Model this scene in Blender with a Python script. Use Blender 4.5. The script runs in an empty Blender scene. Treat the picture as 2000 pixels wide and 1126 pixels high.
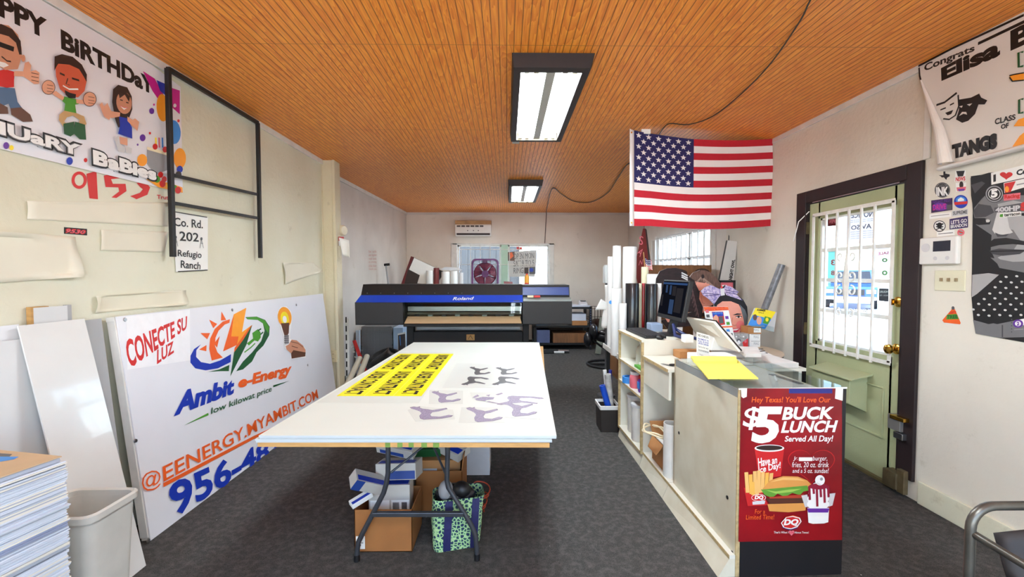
import bpy, bmesh, math, random
from mathutils import Vector, Matrix
R = math.radians
rnd = random.Random(7)
scene = bpy.context.scene
COL = scene.collection

# ------------------------------------------------------------------ camera
FPX, EYE = 846.0, 1.42                      # focal length in pixels of the 2000 x 1126 frame, eye height
PITCH, YAW = 2.03, 0.68
cam_data = bpy.data.cameras.new('camera')
cam_data.sensor_width = 36.0
cam_data.lens = FPX / 2000.0 * 36.0
cam_data.clip_start = 0.02
cam = bpy.data.objects.new('camera', cam_data)
COL.objects.link(cam)
cam.location = (0, 0, EYE)
cam.rotation_euler = (R(90 - PITCH), 0, R(-YAW))
scene.camera = cam

# ------------------------------------------------------------------ sky, sun, exposure
world = bpy.data.worlds.new('sky')
scene.world = world
world.use_nodes = True
_n = world.node_tree.nodes; _l = world.node_tree.links
_sky = _n.new('ShaderNodeTexSky')
_sky.sky_type = 'NISHITA'
_sky.sun_disc = False
_sky.sun_elevation = R(58)
_sky.sun_rotation = R(250)
_n['Background'].inputs['Strength'].default_value = 0.8
_l.new(_sky.outputs[0], _n['Background'].inputs['Color'])

sun_data = bpy.data.lights.new('sun', 'SUN')
sun_data.energy = 9.5
sun_data.angle = R(0.6)
sun_data.color = (1.0, 0.95, 0.88)
sun = bpy.data.objects.new('sun', sun_data)
COL.objects.link(sun)
sun.location = (-3, 2, 9)
sun.rotation_euler = Vector((0.5, 0.04, -0.86)).to_track_quat('-Z', 'Y').to_euler()

TUBE_POWER = 56.0                            # emission of the fluorescent tubes
scene.view_settings.view_transform = 'Standard'
scene.view_settings.look = 'None'
scene.view_settings.exposure = 0.80
scene.view_settings.gamma = 1.0
scene.view_settings.use_curve_mapping = False
scene.cycles.use_denoising = True
scene.cycles.max_bounces = 12
scene.cycles.diffuse_bounces = 8
scene.cycles.transparent_max_bounces = 24
scene.cycles.caustics_reflective = False
scene.cycles.caustics_refractive = False
scene.cycles.sample_clamp_indirect = 6.0

# ------------------------------------------------------------------ where a point of the frame lies in the room
_p, _q = R(PITCH), R(YAW)
_F = Vector((math.sin(_q) * math.cos(_p), math.cos(_q) * math.cos(_p), -math.sin(_p)))
_RT = Vector((math.cos(_q), -math.sin(_q), 0))
_UP = _RT.cross(_F)
CAM = Vector((0, 0, EYE))
def ray(x, y): return (x - 1000) * _RT - (y - 563) * _UP + FPX * _F
def _at(i, x, y, v):
    d = ray(x, y); return CAM + d * ((v - CAM[i]) / d[i])
def aX(x, y, v): return _at(0, x, y, v)
def aY(x, y, v): return _at(1, x, y, v)
def aZ(x, y, v): return _at(2, x, y, v)
def aPl(x, y, O, N):
    d = ray(x, y); return CAM + d * ((O - CAM).dot(N) / d.dot(N))

# ------------------------------------------------------------------ materials
def lin(c):
    c = c / 255.0
    return c / 12.92 if c <= 0.04045 else ((c + 0.055) / 1.055) ** 2.4
def rgb(c): return (lin(c[0]), lin(c[1]), lin(c[2]), 1.0)
MATS = {}
def mat(name, c, rough=0.55, metal=0.0, var=0.06, scale=6.0, bump=0.0, bscale=60.0, stretch=None, c2=None, emit=0.0, coat=0.0, spec=0.5):
    """procedural surface: a base colour, a noise that varies it towards c2, a roughness and an optional bump"""
    if name in MATS: return MATS[name]
    m = bpy.data.materials.new(name); m.use_nodes = True
    n = m.node_tree.nodes; l = m.node_tree.links
    b = n['Principled BSDF']
    b.inputs['Roughness'].default_value = rough
    b.inputs['Metallic'].default_value = metal
    b.inputs['Specular IOR Level'].default_value = spec
    if coat: b.inputs['Coat Weight'].default_value = coat
    tc = n.new('ShaderNodeTexCoord'); mp = n.new('ShaderNodeMapping')
    l.new(tc.outputs['Object'], mp.inputs['Vector'])
    if stretch: mp.inputs['Scale'].default_value = stretch
    ns = n.new('ShaderNodeTexNoise'); ns.inputs['Scale'].default_value = scale; ns.inputs['Detail'].default_value = 5.0
    l.new(mp.outputs[0], ns.inputs['Vector'])
    mx = n.new('ShaderNodeMix'); mx.data_type = 'RGBA'
    a = rgb(c); 
    d = rgb(c2) if c2 else tuple(x * (1 - 2.2 * var) for x in a[:3]) + (1.0,)
    mx.inputs['A'].default_value = a; mx.inputs['B'].default_value = d
    rp = n.new('ShaderNodeMapRange'); rp.inputs['From Min'].default_value = 0.35; rp.inputs['From Max'].default_value = 0.68
    l.new(ns.outputs['Fac'], rp.inputs['Value']); l.new(rp.outputs[0], mx.inputs['Factor'])
    l.new(mx.outputs['Result'], b.inputs['Base Color'])
    if emit:
        b.inputs['Emission Strength'].default_value = emit; l.new(mx.outputs['Result'], b.inputs['Emission Color'])
    if bump:
        n2 = n.new('ShaderNodeTexNoise'); n2.inputs['Scale'].default_value = bscale; n2.inputs['Detail'].default_value = 4.0
        l.new(mp.outputs[0], n2.inputs['Vector'])
        bp = n.new('ShaderNodeBump'); bp.inputs['Strength'].default_value = bump; bp.inputs['Distance'].default_value = 0.01
        l.new(n2.outputs['Fac'], bp.inputs['Height']); l.new(bp.outputs[0], b.inputs['Normal'])
    MATS[name] = m
    return m
def glass_mat(name, tint=(245, 250, 250), gloss=0.08):
    """thin pane: lets the light straight through and mirrors a little"""
    m = bpy.data.materials.new(name); m.use_nodes = True
    n = m.node_tree.nodes; l = m.node_tree.links
    n.remove(n['Principled BSDF'])
    t = n.new('ShaderNodeBsdfTransparent'); t.inputs[0].default_value = rgb(tint)
    g = n.new('ShaderNodeBsdfGlossy'); g.inputs['Roughness'].default_value = 0.03
    fr = n.new('ShaderNodeFresnel'); fr.inputs['IOR'].default_value = 1.35
    mul = n.new('ShaderNodeMath'); mul.operation = 'MULTIPLY'; mul.inputs[1].default_value = gloss * 12
    l.new(fr.outputs[0], mul.inputs[0])
    ge = n.new('ShaderNodeNewGeometry'); inv = n.new('ShaderNodeMath'); inv.operation = 'SUBTRACT'; inv.inputs[0].default_value = 1.0; l.new(ge.outputs['Backfacing'], inv.inputs[1])
    m2 = n.new('ShaderNodeMath'); m2.operation = 'MULTIPLY'; l.new(mul.outputs[0], m2.inputs[0]); l.new(inv.outputs[0], m2.inputs[1])
    cl = n.new('ShaderNodeClamp'); l.new(m2.outputs[0], cl.inputs[0])
    mx = n.new('ShaderNodeMixShader')
    l.new(cl.outputs[0], mx.inputs[0]); l.new(t.outputs[0], mx.inputs[1]); l.new(g.outputs[0], mx.inputs[2])
    l.new(mx.outputs[0], n['Material Output'].inputs['Surface'])
    return m
def emit_mat(name, c, s):
    m = bpy.data.materials.new(name); m.use_nodes = True
    n = m.node_tree.nodes; l = m.node_tree.links
    n.remove(n['Principled BSDF'])
    e = n.new('ShaderNodeEmission'); e.inputs[0].default_value = rgb(c); e.inputs[1].default_value = s
    l.new(e.outputs[0], n['Material Output'].inputs['Surface'])
    return m

# ------------------------------------------------------------------ mesh building
def frame_for(d, up=Vector((0, 0, 1))):
    d = d.normalized()
    if abs(d.dot(up)) > 0.98: up = Vector((0, 1, 0))
    s = d.cross(up).normalized(); u = s.cross(d).normalized()
    return d, s, u
class MB:
    def __init__(self): self.v = []; self.f = []; self.m = []; self.mats = []
    def mi(self, m):
        if m not in self.mats: self.mats.append(m)
        return self.mats.index(m)
    def add(self, vs, fs, m):
        o = len(self.v); k = self.mi(m)
        self.v += [Vector(p) for p in vs]
        for f in fs: self.f.append([i + o for i in f]); self.m.append(k)
        return self
    def box(self, a, b, m, T=None):
        x0, y0, z0 = a; x1, y1, z1 = b
        vs = [Vector(p) for p in ((x0,y0,z0),(x1,y0,z0),(x1,y1,z0),(x0,y1,z0),(x0,y0,z1),(x1,y0,z1),(x1,y1,z1),(x0,y1,z1))]
        if T is not None: vs = [T @ p for p in vs]
        return self.add(vs, [(3,2,1,0),(4,5,6,7),(0,1,5,4),(1,2,6,5),(2,3,7,6),(3,0,4,7)], m)
    def hexa(self, b4, t4, m):
        return self.add(list(b4) + list(t4), [(3,2,1,0),(4,5,6,7),(0,1,5,4),(1,2,6,5),(2,3,7,6),(3,0,4,7)], m)
    def beam(self, p0, p1, w, h, m, up=(0, 0, 1)):
        p0 = Vector(p0); p1 = Vector(p1); d, s, u = frame_for(p1 - p0, Vector(up))
        q = [s * (-w/2) + u * (-h/2), s * (w/2) + u * (-h/2), s * (w/2) + u * (h/2), s * (-w/2) + u * (h/2)]
        return self.hexa([p0 + k for k in q], [p1 + k for k in q], m)
    def cyl(self, p0, p1, r0, r1, m, n=16, cap=True):
        p0 = Vector(p0); p1 = Vector(p1); d, s, u = frame_for(p1 - p0)
        vs = []
        for p, r in ((p0, r0), (p1, r1)):
            for i in range(n):
                a = 2 * math.pi * i / n; vs.append(p + s * (r * math.cos(a)) + u * (r * math.sin(a)))
        fs = [(i, (i+1) % n, n + (i+1) % n, n + i) for i in range(n)]
        if cap: fs += [tuple(range(n))[::-1], tuple(range(n, 2*n))]
        return self.add(vs, fs, m)
    def pipe(self, p0, p1, r, ri, m, n=20):
        """open tube with a wall"""
        p0 = Vector(p0); p1 = Vector(p1); d, s, u = frame_for(p1 - p0)
        vs = []
        for p, q in ((p0, r), (p1, r), (p1, ri), (p0, ri)):
            for i in range(n):
                a = 2 * math.pi * i / n; vs.append(p + s * (q * math.cos(a)) + u * (q * math.sin(a)))
        fs = []
        for k in range(4):
            for i in range(n):
                j = (i+1) % n; a, b = k * n, ((k+1) % 4) * n
                fs.append((a+i, a+j, b+j, b+i))
        return self.add(vs, fs, m)
    def tube(self, pts, r, m, n=8, closed=False, cap=True):
        pts = [Vector(p) for p in pts]; N = len(pts); vs = []; up = None
        for i, p in enumerate(pts):
            a = pts[(i-1) % N] if (closed or i) else p
            b = pts[(i+1) % N] if (closed or i < N-1) else p
            d = (b - a).normalized()
            if up is None: d, s, u = frame_for(d)
            else:
                s = d.cross(up); s = s.normalized() if s.length > 1e-6 else frame_for(d)[1]; u = s.cross(d).normalized()
            up = u
            rr = r[i] if isinstance(r, (list, tuple)) else r
            for k in range(n):
                t = 2 * math.pi * k / n; vs.append(p + s * (rr * math.cos(t)) + u * (rr * math.sin(t)))
        fs = []
        for i in range(N if closed else N-1):
            a = i * n; b = ((i+1) % N) * n
            for k in range(n): fs.append((a+k, a+(k+1) % n, b+(k+1) % n, b+k))
        if cap and not closed: fs += [tuple(range(n))[::-1], tuple(range((N-1)*n, N*n))]
        return self.add(vs, fs, m)
    def lathe(self, prof, o, m, n=20, axis=(0, 0, 1), cap=True):
        o = Vector(o); d, s, u = frame_for(Vector(axis)); vs = []
        for r, z in prof:
            for i in range(n):
                a = 2 * math.pi * i / n; vs.append(o + d * z + s * (r * math.cos(a)) + u * (r * math.sin(a)))
        K = len(prof); fs = []
        for k in range(K-1):
            for i in range(n):
                j = (i+1) % n; fs.append((k*n+i, k*n+j, (k+1)*n+j, (k+1)*n+i))
        if cap: fs += [tuple(range(n))[::-1], tuple(range((K-1)*n, K*n))]
        return self.add(vs, fs, m)
    def ball(self, c, r, m, n=12, sc=(1, 1, 1)):
        c = Vector(c); prof = [(math.sin(math.pi*k/n), -math.cos(math.pi*k/n)) for k in range(n+1)]
        vs = []; w = n + 4
        for q, z in prof:
            for i in range(w):
                a = 2*math.pi*i/w; vs.append(c + Vector((r*sc[0]*max(q,1e-4)*math.cos(a), r*sc[1]*max(q,1e-4)*math.sin(a), r*sc[2]*z)))
        fs = [(k*w+i, k*w+(i+1) % w, (k+1)*w+(i+1) % w, (k+1)*w+i) for k in range(n) for i in range(w)]
        return self.add(vs, fs, m)
    def poly(self, pts, m): return self.add(pts, [tuple(range(len(pts)))], m)
    def slab(self, pts, off, m, mside=None):
        """flat outline given thickness along off"""
        off = Vector(off); pts = [Vector(p) for p in pts]; n = len(pts)
        self.add(pts + [p + off for p in pts], [tuple(range(n))[::-1], tuple(range(n, 2*n))], m)
        return self.add(pts + [p + off for p in pts], [(i, (i+1) % n, n + (i+1) % n, n + i) for i in range(n)], mside or m)
    def grid(self, fn, nu, nv, m, thick=0.0, mfn=None):
        vs = [Vector(fn(i/nu, j/nv)) for j in range(nv+1) for i in range(nu+1)]
        w = nu + 1
        fs = [(j*w+i, j*w+i+1, (j+1)*w+i+1, (j+1)*w+i) for j in range(nv) for i in range(nu)]
        if mfn is None: self.add(vs, fs, m)
        else:
            o = len(self.v); self.v += vs
            for k, f in enumerate(fs):
                self.f.append([q + o for q in f]); self.m.append(self.mi(mfn((k % nu + .5)/nu, (k // nu + .5)/nv)))
        return self
    def bbox(self):
        return [min(p[i] for p in self.v) for i in range(3)], [max(p[i] for p in self.v) for i in range(3)]
    def build(self, name, parent=None, loc=None, bevel=0.0, smooth=False, recalc=True, seg=2, thick=0.0, sub=0):
        if parent is not None: inv = INV[parent]
        else:
            if loc is None:
                a, b = self.bbox(); loc = ((a[0]+b[0])/2, (a[1]+b[1])/2, a[2])
            inv = Matrix.Translation(Vector(loc)).inverted()
        me = bpy.data.meshes.new(name)
        me.from_pydata([inv @ p for p in self.v], [], self.f)
        for m in self.mats: me.materials.append(m)
        me.polygons.foreach_set('material_index', self.m)
        if recalc:
            bm = bmesh.new(); bm.from_mesh(me); bmesh.ops.recalc_face_normals(bm, faces=bm.faces[:]); bm.to_mesh(me); bm.free()
        if smooth:
            me.polygons.foreach_set('use_smooth', [True] * len(me.polygons))
            me.set_sharp_from_angle(angle=R(38))
        me.update()
        o = bpy.data.objects.new(name, me); COL.objects.link(o)
        if parent is not None: o.parent = parent; INV[o] = inv
        else: o.location = loc; INV[o] = inv
        if thick:
            s = o.modifiers.new('thickness', 'SOLIDIFY'); s.thickness = thick; s.offset = 0
        if bevel:
            b = o.modifiers.new('bevel', 'BEVEL'); b.width = bevel; b.segments = seg; b.limit_method = 'ANGLE'; b.angle_limit = R(40)
        if sub:
            s = o.modifiers.new('subdivision', 'SUBSURF'); s.levels = sub; s.render_levels = sub
        return o
    def thing(self, name, label, cat, group=None, **k):
        return tag(self.build(name, **k), label, cat, group)
    def struct(self, name, **k):
        o = self.build(name, **k)
        if o.parent is None: o['kind'] = 'structure'
        return o
INV = {}
def tag(o, label, cat, group=None, kind=None):
    o['label'] = label; o['category'] = cat
    if group: o['group'] = group
    if kind: o['kind'] = kind
    return o
def thing(name, label, cat, loc, group=None, rz=0.0, structure=False):
    o = bpy.data.objects.new(name, None); COL.objects.link(o)
    o.empty_display_size = 0.05
    o.location = loc; o.rotation_euler = (0, 0, rz)
    INV[o] = (Matrix.Translation(Vector(loc)) @ Matrix.Rotation(rz, 4, 'Z')).inverted()
    if structure: o['kind'] = 'structure'
    if label: tag(o, label, cat, group)
    return o
def dup(o, delta, label=None, group=None, rz=0.0):
    """a copy of a thing with copies of its parts and sub-parts"""
    c = o.copy(); COL.objects.link(c); c.location = o.location + Vector(delta); c.rotation_euler.z = o.rotation_euler.z + rz
    if label: c['label'] = label
    if group: c['group'] = group
    for ch in o.children:
        d = ch.copy(); COL.objects.link(d); d.parent = c
        for g in ch.children:
            e = g.copy(); COL.objects.link(e); e.parent = d
    return c

# ------------------------------------------------------------------ lettering and printed artwork on flat sheets
_TXT = {}
def textgeo(s, bold=0.0, shear=0.0):
    key = (s, bold, shear)
    if key not in _TXT:
        cu = bpy.data.curves.new('lettering', 'FONT'); cu.body = s; cu.offset = bold; cu.shear = shear
        cu.resolution_u = 3; cu.fill_mode = 'FRONT'
        ob = bpy.data.objects.new('lettering', cu); COL.objects.link(ob)
        dg = bpy.context.evaluated_depsgraph_get(); dg.update()
        me = bpy.data.meshes.new_from_object(ob.evaluated_get(dg))
        vs = [(p.co.x, p.co.y) for p in me.vertices]; fs = [tuple(p.vertices) for p in me.polygons]
        bpy.data.objects.remove(ob); bpy.data.curves.remove(cu); bpy.data.meshes.remove(me)
        xs = [p[0] for p in vs]; ys = [p[1] for p in vs]
        x0, x1, y0, y1 = min(xs), max(xs), min(ys), max(ys)
        _TXT[key] = ([((x-x0)/(x1-x0), (y-y0)/(y1-y0)) for x, y in vs], fs)
    return _TXT[key]
class Art:
    """print on a plane; points are given in frame pixels (looked up on the plane) or in plane metres"""
    def __init__(self, O, N, U=None, mb=None, start=0.0006, step=0.00012):
        self.O = Vector(O); self.N = Vector(N).normalized()
        if self.N.dot(CAM - self.O) < 0: self.N = -self.N
        self.mb = mb or MB(); self.h = start; self.step = step; self.warp = None
        U = Vector(U) if U else Vector((0, 0, 1)).cross(self.N)
        self.U = U.normalized(); self.V = self.N.cross(self.U).normalized()
    def at(self, px, py): return aPl(px, py, self.O, self.N)
    def pt(self, u, v): return self.O + self.U * u + self.V * v
    def _put(self, pts, fs, m):
        q = [p + self.N * self.h for p in pts]
        if self.warp: q = [self.warp(p) for p in q]
        self.mb.add(q, fs, m); self.h += self.step
        return self
    def poly(self, px, m): return self._put([self.at(*p) for p in px], [tuple(range(len(px)))], m)
    def mpoly(self, uv, m): return self._put([self.pt(*p) for p in uv], [tuple(range(len(uv)))], m)
    def ell(self, cx, cy, rx, ry, m, rot=0.0, n=20, a0=0, a1=360, metres=False):
        c, s = math.cos(R(rot)), math.sin(R(rot)); full = abs(a1 - a0) >= 360; pts = []
        for i in range(n if full else n + 1):
            t = R(a0 + (a1 - a0) * i / n); x, y = rx * math.cos(t), ry * math.sin(t)
            pts.append((cx + x*c - y*s, cy + x*s + y*c))
        return self.mpoly(pts, m) if metres else self.poly(pts, m)
    def ring(self, cx, cy, rx, ry, w, m, rot=0.0, n=28, a0=0, a1=360, w2=None, metres=False):
        c, s = math.cos(R(rot)), math.sin(R(rot)); P = []; fs = []
        for i in range(n + 1):
            f = i / n; t = R(a0 + (a1 - a0) * f); ww = w + ((w2 - w) * f if w2 is not None else 0)
            for k in (0, ww):
                x, y = (rx - k) * math.cos(t), (ry - k) * math.sin(t)
                q = (cx + x*c - y*s, cy + x*s + y*c); P.append(self.pt(*q) if metres else self.at(*q))
        fs = [(2*i, 2*i+2, 2*i+3, 2*i+1) for i in range(n)]
        return self._put(P, fs, m)
    def line(self, px, w, m, metres=False):
        P = [self.pt(*p) if metres else self.at(*p) for p in px]; L = []; n = len(P)
        for i, p in enumerate(P):
            d = (P[min(i+1, n-1)] - P[max(i-1, 0)]).normalized(); s = self.N.cross(d).normalized(); L += [p + s*w/2, p - s*w/2]
        return self._put(L, [(2*i, 2*i+1, 2*i+3, 2*i+2) for i in range(n-1)], m)
    def text(self, s, quad, m, bold=0.0, shear=0.0, metres=False, arc=0.0):
        """quad: top-left, top-right, bottom-right, bottom-left corners of the lettering"""
        vs, fs = textgeo(s, bold, shear)
        q = [self.pt(*p) if metres else self.at(*p) for p in quad]
        P = []
        for u, v in vs:
            t = q[0].lerp(q[1], u); b = q[3].lerp(q[2], u); P.append(b.lerp(t, v + arc * (1 - (2*u-1)**2)))
        return self._put(P, fs, m)
    def mtext(self, s, x, y, w, h, m, **k):
        return self.text(s, [(x, y+h), (x+w, y+h), (x+w, y), (x, y)], m, metres=True, **k)
def jitter(a): return rnd.uniform(-a, a)
# ------------------------------------------------------------------ room shell
XL, XR, YB, YF, ZC = -2.10, 2.55, 9.22, -1.9, 2.70
def wall_mat(name, c, c2, dirt=(150, 138, 112)):
    m = mat(name, c, 0.75, var=0.03, scale=1.3, c2=c2, bump=0.25, bscale=35)
    n = m.node_tree.nodes; l = m.node_tree.links; b = n['Principled BSDF']
    old = b.inputs['Base Color'].links[0].from_socket
    tc = [k for k in n if k.type == 'TEX_COORD'][0]
    ns = n.new('ShaderNodeTexNoise'); ns.inputs['Scale'].default_value = 5.5; ns.inputs['Detail'].default_value = 9; ns.inputs['Roughness'].default_value = 0.72
    l.new(tc.outputs['Object'], ns.inputs['Vector'])
    mr = n.new('ShaderNodeMapRange'); mr.inputs['From Min'].default_value = 0.60; mr.inputs['From Max'].default_value = 0.80; mr.inputs['To Max'].default_value = 0.55
    l.new(ns.outputs['Fac'], mr.inputs['Value'])
    mx = n.new('ShaderNodeMix'); mx.data_type = 'RGBA'; mx.inputs['B'].default_value = rgb(dirt)
    l.new(mr.outputs[0], mx.inputs['Factor']); l.new(old, mx.inputs['A']); l.new(mx.outputs['Result'], b.inputs['Base Color'])
    return m
CREAM = wall_mat('cream wall paint', (220, 219, 199), (210, 205, 180))
RCREAM = wall_mat('off white wall paint', (222, 217, 204), (210, 203, 190))
GREYW = wall_mat('grey white wall paint', (222, 217, 210), (204, 197, 190))
BACKW = wall_mat('back wall paint', (230, 223, 212), (216, 206, 194))
TRIMW = mat('white trim paint', (228, 226, 220), 0.5, var=0.06, scale=9)
def carpet_mat():
    m = mat('charcoal carpet', (88, 87, 86), 0.95, var=0.3, scale=260, bump=0.6, bscale=420, spec=0.1)
    n = m.node_tree.nodes; l = m.node_tree.links; b = n['Principled BSDF']
    old = b.inputs['Base Color'].links[0].from_socket
    tc = [k for k in n if k.type == 'TEX_COORD'][0]
    ns = n.new('ShaderNodeTexNoise'); ns.inputs['Scale'].default_value = 26; ns.inputs['Detail'].default_value = 8; ns.inputs['Roughness'].default_value = 0.75
    l.new(tc.outputs['Object'], ns.inputs['Vector'])
    mr = n.new('ShaderNodeMapRange'); mr.inputs['From Min'].default_value = 0.45; mr.inputs['From Max'].default_value = 0.72; mr.inputs['To Max'].default_value = 0.5
    l.new(ns.outputs['Fac'], mr.inputs['Value'])
    mx = n.new('ShaderNodeMix'); mx.data_type = 'RGBA'; mx.inputs['B'].default_value = rgb((126, 123, 118))
    l.new(mr.outputs[0], mx.inputs['Factor']); l.new(old, mx.inputs['A'])
    # pale lint: sparse little flecks
    vo = n.new('ShaderNodeTexVoronoi'); vo.inputs['Scale'].default_value = 5.0; vo.inputs['Randomness'].default_value = 1.0
    l.new(tc.outputs['Object'], vo.inputs['Vector'])
    lt = n.new('ShaderNodeMath'); lt.operation = 'LESS_THAN'; lt.inputs[1].default_value = 0.018
    l.new(vo.outputs['Distance'], lt.inputs[0])
    m2 = n.new('ShaderNodeMix'); m2.data_type = 'RGBA'; m2.inputs['B'].default_value = rgb((190, 188, 182))
    l.new(lt.outputs[0], m2.inputs['Factor']); l.new(mx.outputs['Result'], m2.inputs['A'])
    l.new(m2.outputs['Result'], b.inputs['Base Color'])
    return m
def ceiling_mat():
    """stained beadboard: grain along the boards, a bead groove every 4 cm, sheet seams across"""
    m = bpy.data.materials.new('orange stained beadboard'); m.use_nodes = True
    n = m.node_tree.nodes; l = m.node_tree.links; b = n['Principled BSDF']
    b.inputs['Roughness'].default_value = 0.42
    tc = n.new('ShaderNodeTexCoord'); sx = n.new('ShaderNodeSeparateXYZ'); l.new(tc.outputs['Object'], sx.inputs[0])
    def mth(op, a, v=None, c=None):
        k = n.new('ShaderNodeMath'); k.operation = op
        if hasattr(a, 'links'): l.new(a, k.inputs[0])
        else: k.inputs[0].default_value = a
        if v is not None:
            if hasattr(v, 'links'): l.new(v, k.inputs[1])
            else: k.inputs[1].default_value = v
        return k.outputs[0]
    mp = n.new('ShaderNodeMapping'); mp.inputs['Scale'].default_value = (5.0, 0.55, 1.0); l.new(tc.outputs['Object'], mp.inputs[0])
    g1 = n.new('ShaderNodeTexNoise'); g1.inputs['Scale'].default_value = 1.6; g1.inputs['Detail'].default_value = 4; g1.inputs['Distortion'].default_value = 0.6
    l.new(mp.outputs[0], g1.inputs['Vector'])
    # cathedral grain: rings of a stretched noise
    rings = mth('FRACT', mth('MULTIPLY', g1.outputs['Fac'], 16.0))
    mp2 = n.new('ShaderNodeMapping'); mp2.inputs['Scale'].default_value = (60.0, 2.2, 1.0); l.new(tc.outputs['Object'], mp2.inputs[0])
    g2 = n.new('ShaderNodeTexNoise'); g2.inputs['Scale'].default_value = 2.0; g2.inputs['Detail'].default_value = 6; l.new(mp2.outputs[0], g2.inputs['Vector'])
    fac = mth('ADD', mth('MULTIPLY', rings, 0.34), mth('MULTIPLY', g2.outputs['Fac'], 0.66))
    cr = n.new('ShaderNodeValToRGB'); l.new(fac, cr.inputs[0])
    cr.color_ramp.elements[0].position = 0.30; cr.color_ramp.elements[0].color = rgb((250, 164, 62))
    cr.color_ramp.elements[1].position = 0.78; cr.color_ramp.elements[1].color = rgb((212, 108, 26))
    # groove
    fx = mth('FRACT', mth('MULTIPLY', sx.outputs['X'], 1 / 0.0405))
    d = mth('ABSOLUTE', mth('SUBTRACT', fx, 0.5))
    gr = n.new('ShaderNodeMapRange'); gr.inputs['From Min'].default_value = 0.41; gr.inputs['From Max'].default_value = 0.47; l.new(d, gr.inputs['Value'])
    fy = mth('FRACT', mth('ADD', mth('MULTIPLY', sx.outputs['Y'], 1 / 1.45), 0.29))
    dy = mth('LESS_THAN', fy, 0.004)
    gg = mth('MAXIMUM', mth('MULTIPLY', gr.outputs[0], 0.68), mth('MULTIPLY', dy, 0.5))
    mx = n.new('ShaderNodeMix'); mx.data_type = 'RGBA'; mx.inputs['B'].default_value = rgb((96, 46, 14))
    l.new(gg, mx.inputs['Factor']); l.new(cr.outputs[0], mx.inputs['A']); l.new(mx.outputs['Result'], b.inputs['Base Color'])
    bp = n.new('ShaderNodeBump'); bp.invert = True; bp.inputs['Strength'].default_value = 0.6; bp.inputs['Distance'].default_value = 0.004
    l.new(gr.outputs[0], bp.inputs['Height']); l.new(bp.outputs[0], b.inputs['Normal'])
    return m
T = 0.14
fl = MB(); fl.box((XL - .6, YF - .3, -.1), (XR + .4, YB + .3, 0), carpet_mat()); fl.struct('floor', loc=(0, 0, 0))
ce = MB(); ce.box((XL - .6, YF - .3, ZC), (XR + .4, YB + .3, ZC + .12), ceiling_mat()); ce.struct('ceiling', loc=(0, 0, ZC))
w = MB(); w.box((XL - T, YF, 0), (XL, 5.04, ZC), CREAM); w.struct('wall_left', loc=(XL, 2, 0))
w = MB()
w.hexa([(-2.27, 5.0, 0), (-2.27 - T, 5.0, 0), (-2.125 - T, YB + T, 0), (-2.125, YB + T, 0)], [(-2.27, 5.0, ZC), (-2.27 - T, 5.0, ZC), (-2.125 - T, YB + T, ZC), (-2.125, YB + T, ZC)], GREYW)
w.struct('wall_left_rear', loc=(-2.2, 7, 0))
def wall_x(mb, x0, x1, ya, yb, holes, m):
    """wall across x0..x1 running along Y with openings (y0, y1, z0, z1)"""
    y = ya
    for (a, b, z0, z1) in sorted(holes):
        mb.box((x0, y, 0), (x1, a, ZC), m)
        if z0 > 0: mb.box((x0, a, 0), (x1, b, z0), m)
        mb.box((x0, a, z1), (x1, b, ZC), m); y = b
    mb.box((x0, y, 0), (x1, yb, ZC), m)
def wall_y(mb, y0, y1, xa, xb, holes, m):
    x = xa
    for (a, b, z0, z1) in sorted(holes):
        mb.box((x, y0, 0), (a, y1, ZC), m)
        if z0 > 0: mb.box((a, y0, 0), (b, y1, z0), m)
        mb.box((a, y0, z1), (b, y1, ZC), m); x = b
    mb.box((x, y0, 0), (xb, y1, ZC), m)
DOOR = (2.76, 3.70, 0.0, 2.03)               # opening in the right wall
WIN2 = (5.42, 7.46, 1.05, 2.02)
WIN1 = (-1.05, 0.90, 1.02, 2.02)
w = MB(); wall_x(w, XR, XR + T, YF, 5.02, [DOOR], RCREAM); w.struct('wall_right', loc=(XR, 2, 0))
w = MB(); wall_x(w, XR + .035, XR + T, 5.02, YB + T, [WIN2], GREYW); w.struct('wall_right_rear', loc=(XR, 7, 0))
w = MB(); wall_y(w, YB, YB + T, -2.125, XR + .035, [WIN1], BACKW); w.struct('wall_back', loc=(0, YB, 0))
w = MB(); wall_y(w, YF - T, YF, XL, XR, [(-1.95, 2.40, .12, 2.60)], CREAM); w.struct('wall_front', loc=(0, YF, 0))  # unseen front wall; opening enlarged so more daylight reaches in
# ceiling-line trim boards
t = MB(); t.box((XL, YF, ZC - .05), (XL + .018, 5.0, ZC), TRIMW); t.struct('trim_1', bevel=.003)
t = MB(); t.box((XR - .018, YF, ZC - .045), (XR, 5.0, ZC), TRIMW); t.struct('trim_2', bevel=.003)
t = MB(); t.hexa([(-2.266, 5.05, ZC - .05), (-2.245, 5.05, ZC - .05), (-2.103, YB, ZC - .05), (-2.125, YB, ZC - .05)], [(-2.266, 5.05, ZC), (-2.245, 5.05, ZC), (-2.103, YB, ZC), (-2.125, YB, ZC)], TRIMW); t.struct('trim_3')
t = MB(); t.box((-2.12, YB - .018, ZC - .05), (XR + .03, YB, ZC), GREYW); t.struct('trim_4')
b = MB(); b.box((XR - .016, YF, 0), (XR, 2.60, .14), CREAM); b.struct('baseboard_right', bevel=.004)
b = MB(); b.box((XR - .016, 3.82, 0), (XR, 5.0, .14), CREAM); b.struct('baseboard_right_rear', bevel=.004)
b = MB(); b.box((XL, YF, 0), (XL + .016, 4.95, .14), TRIMW); b.struct('baseboard_left', bevel=.004)

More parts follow.
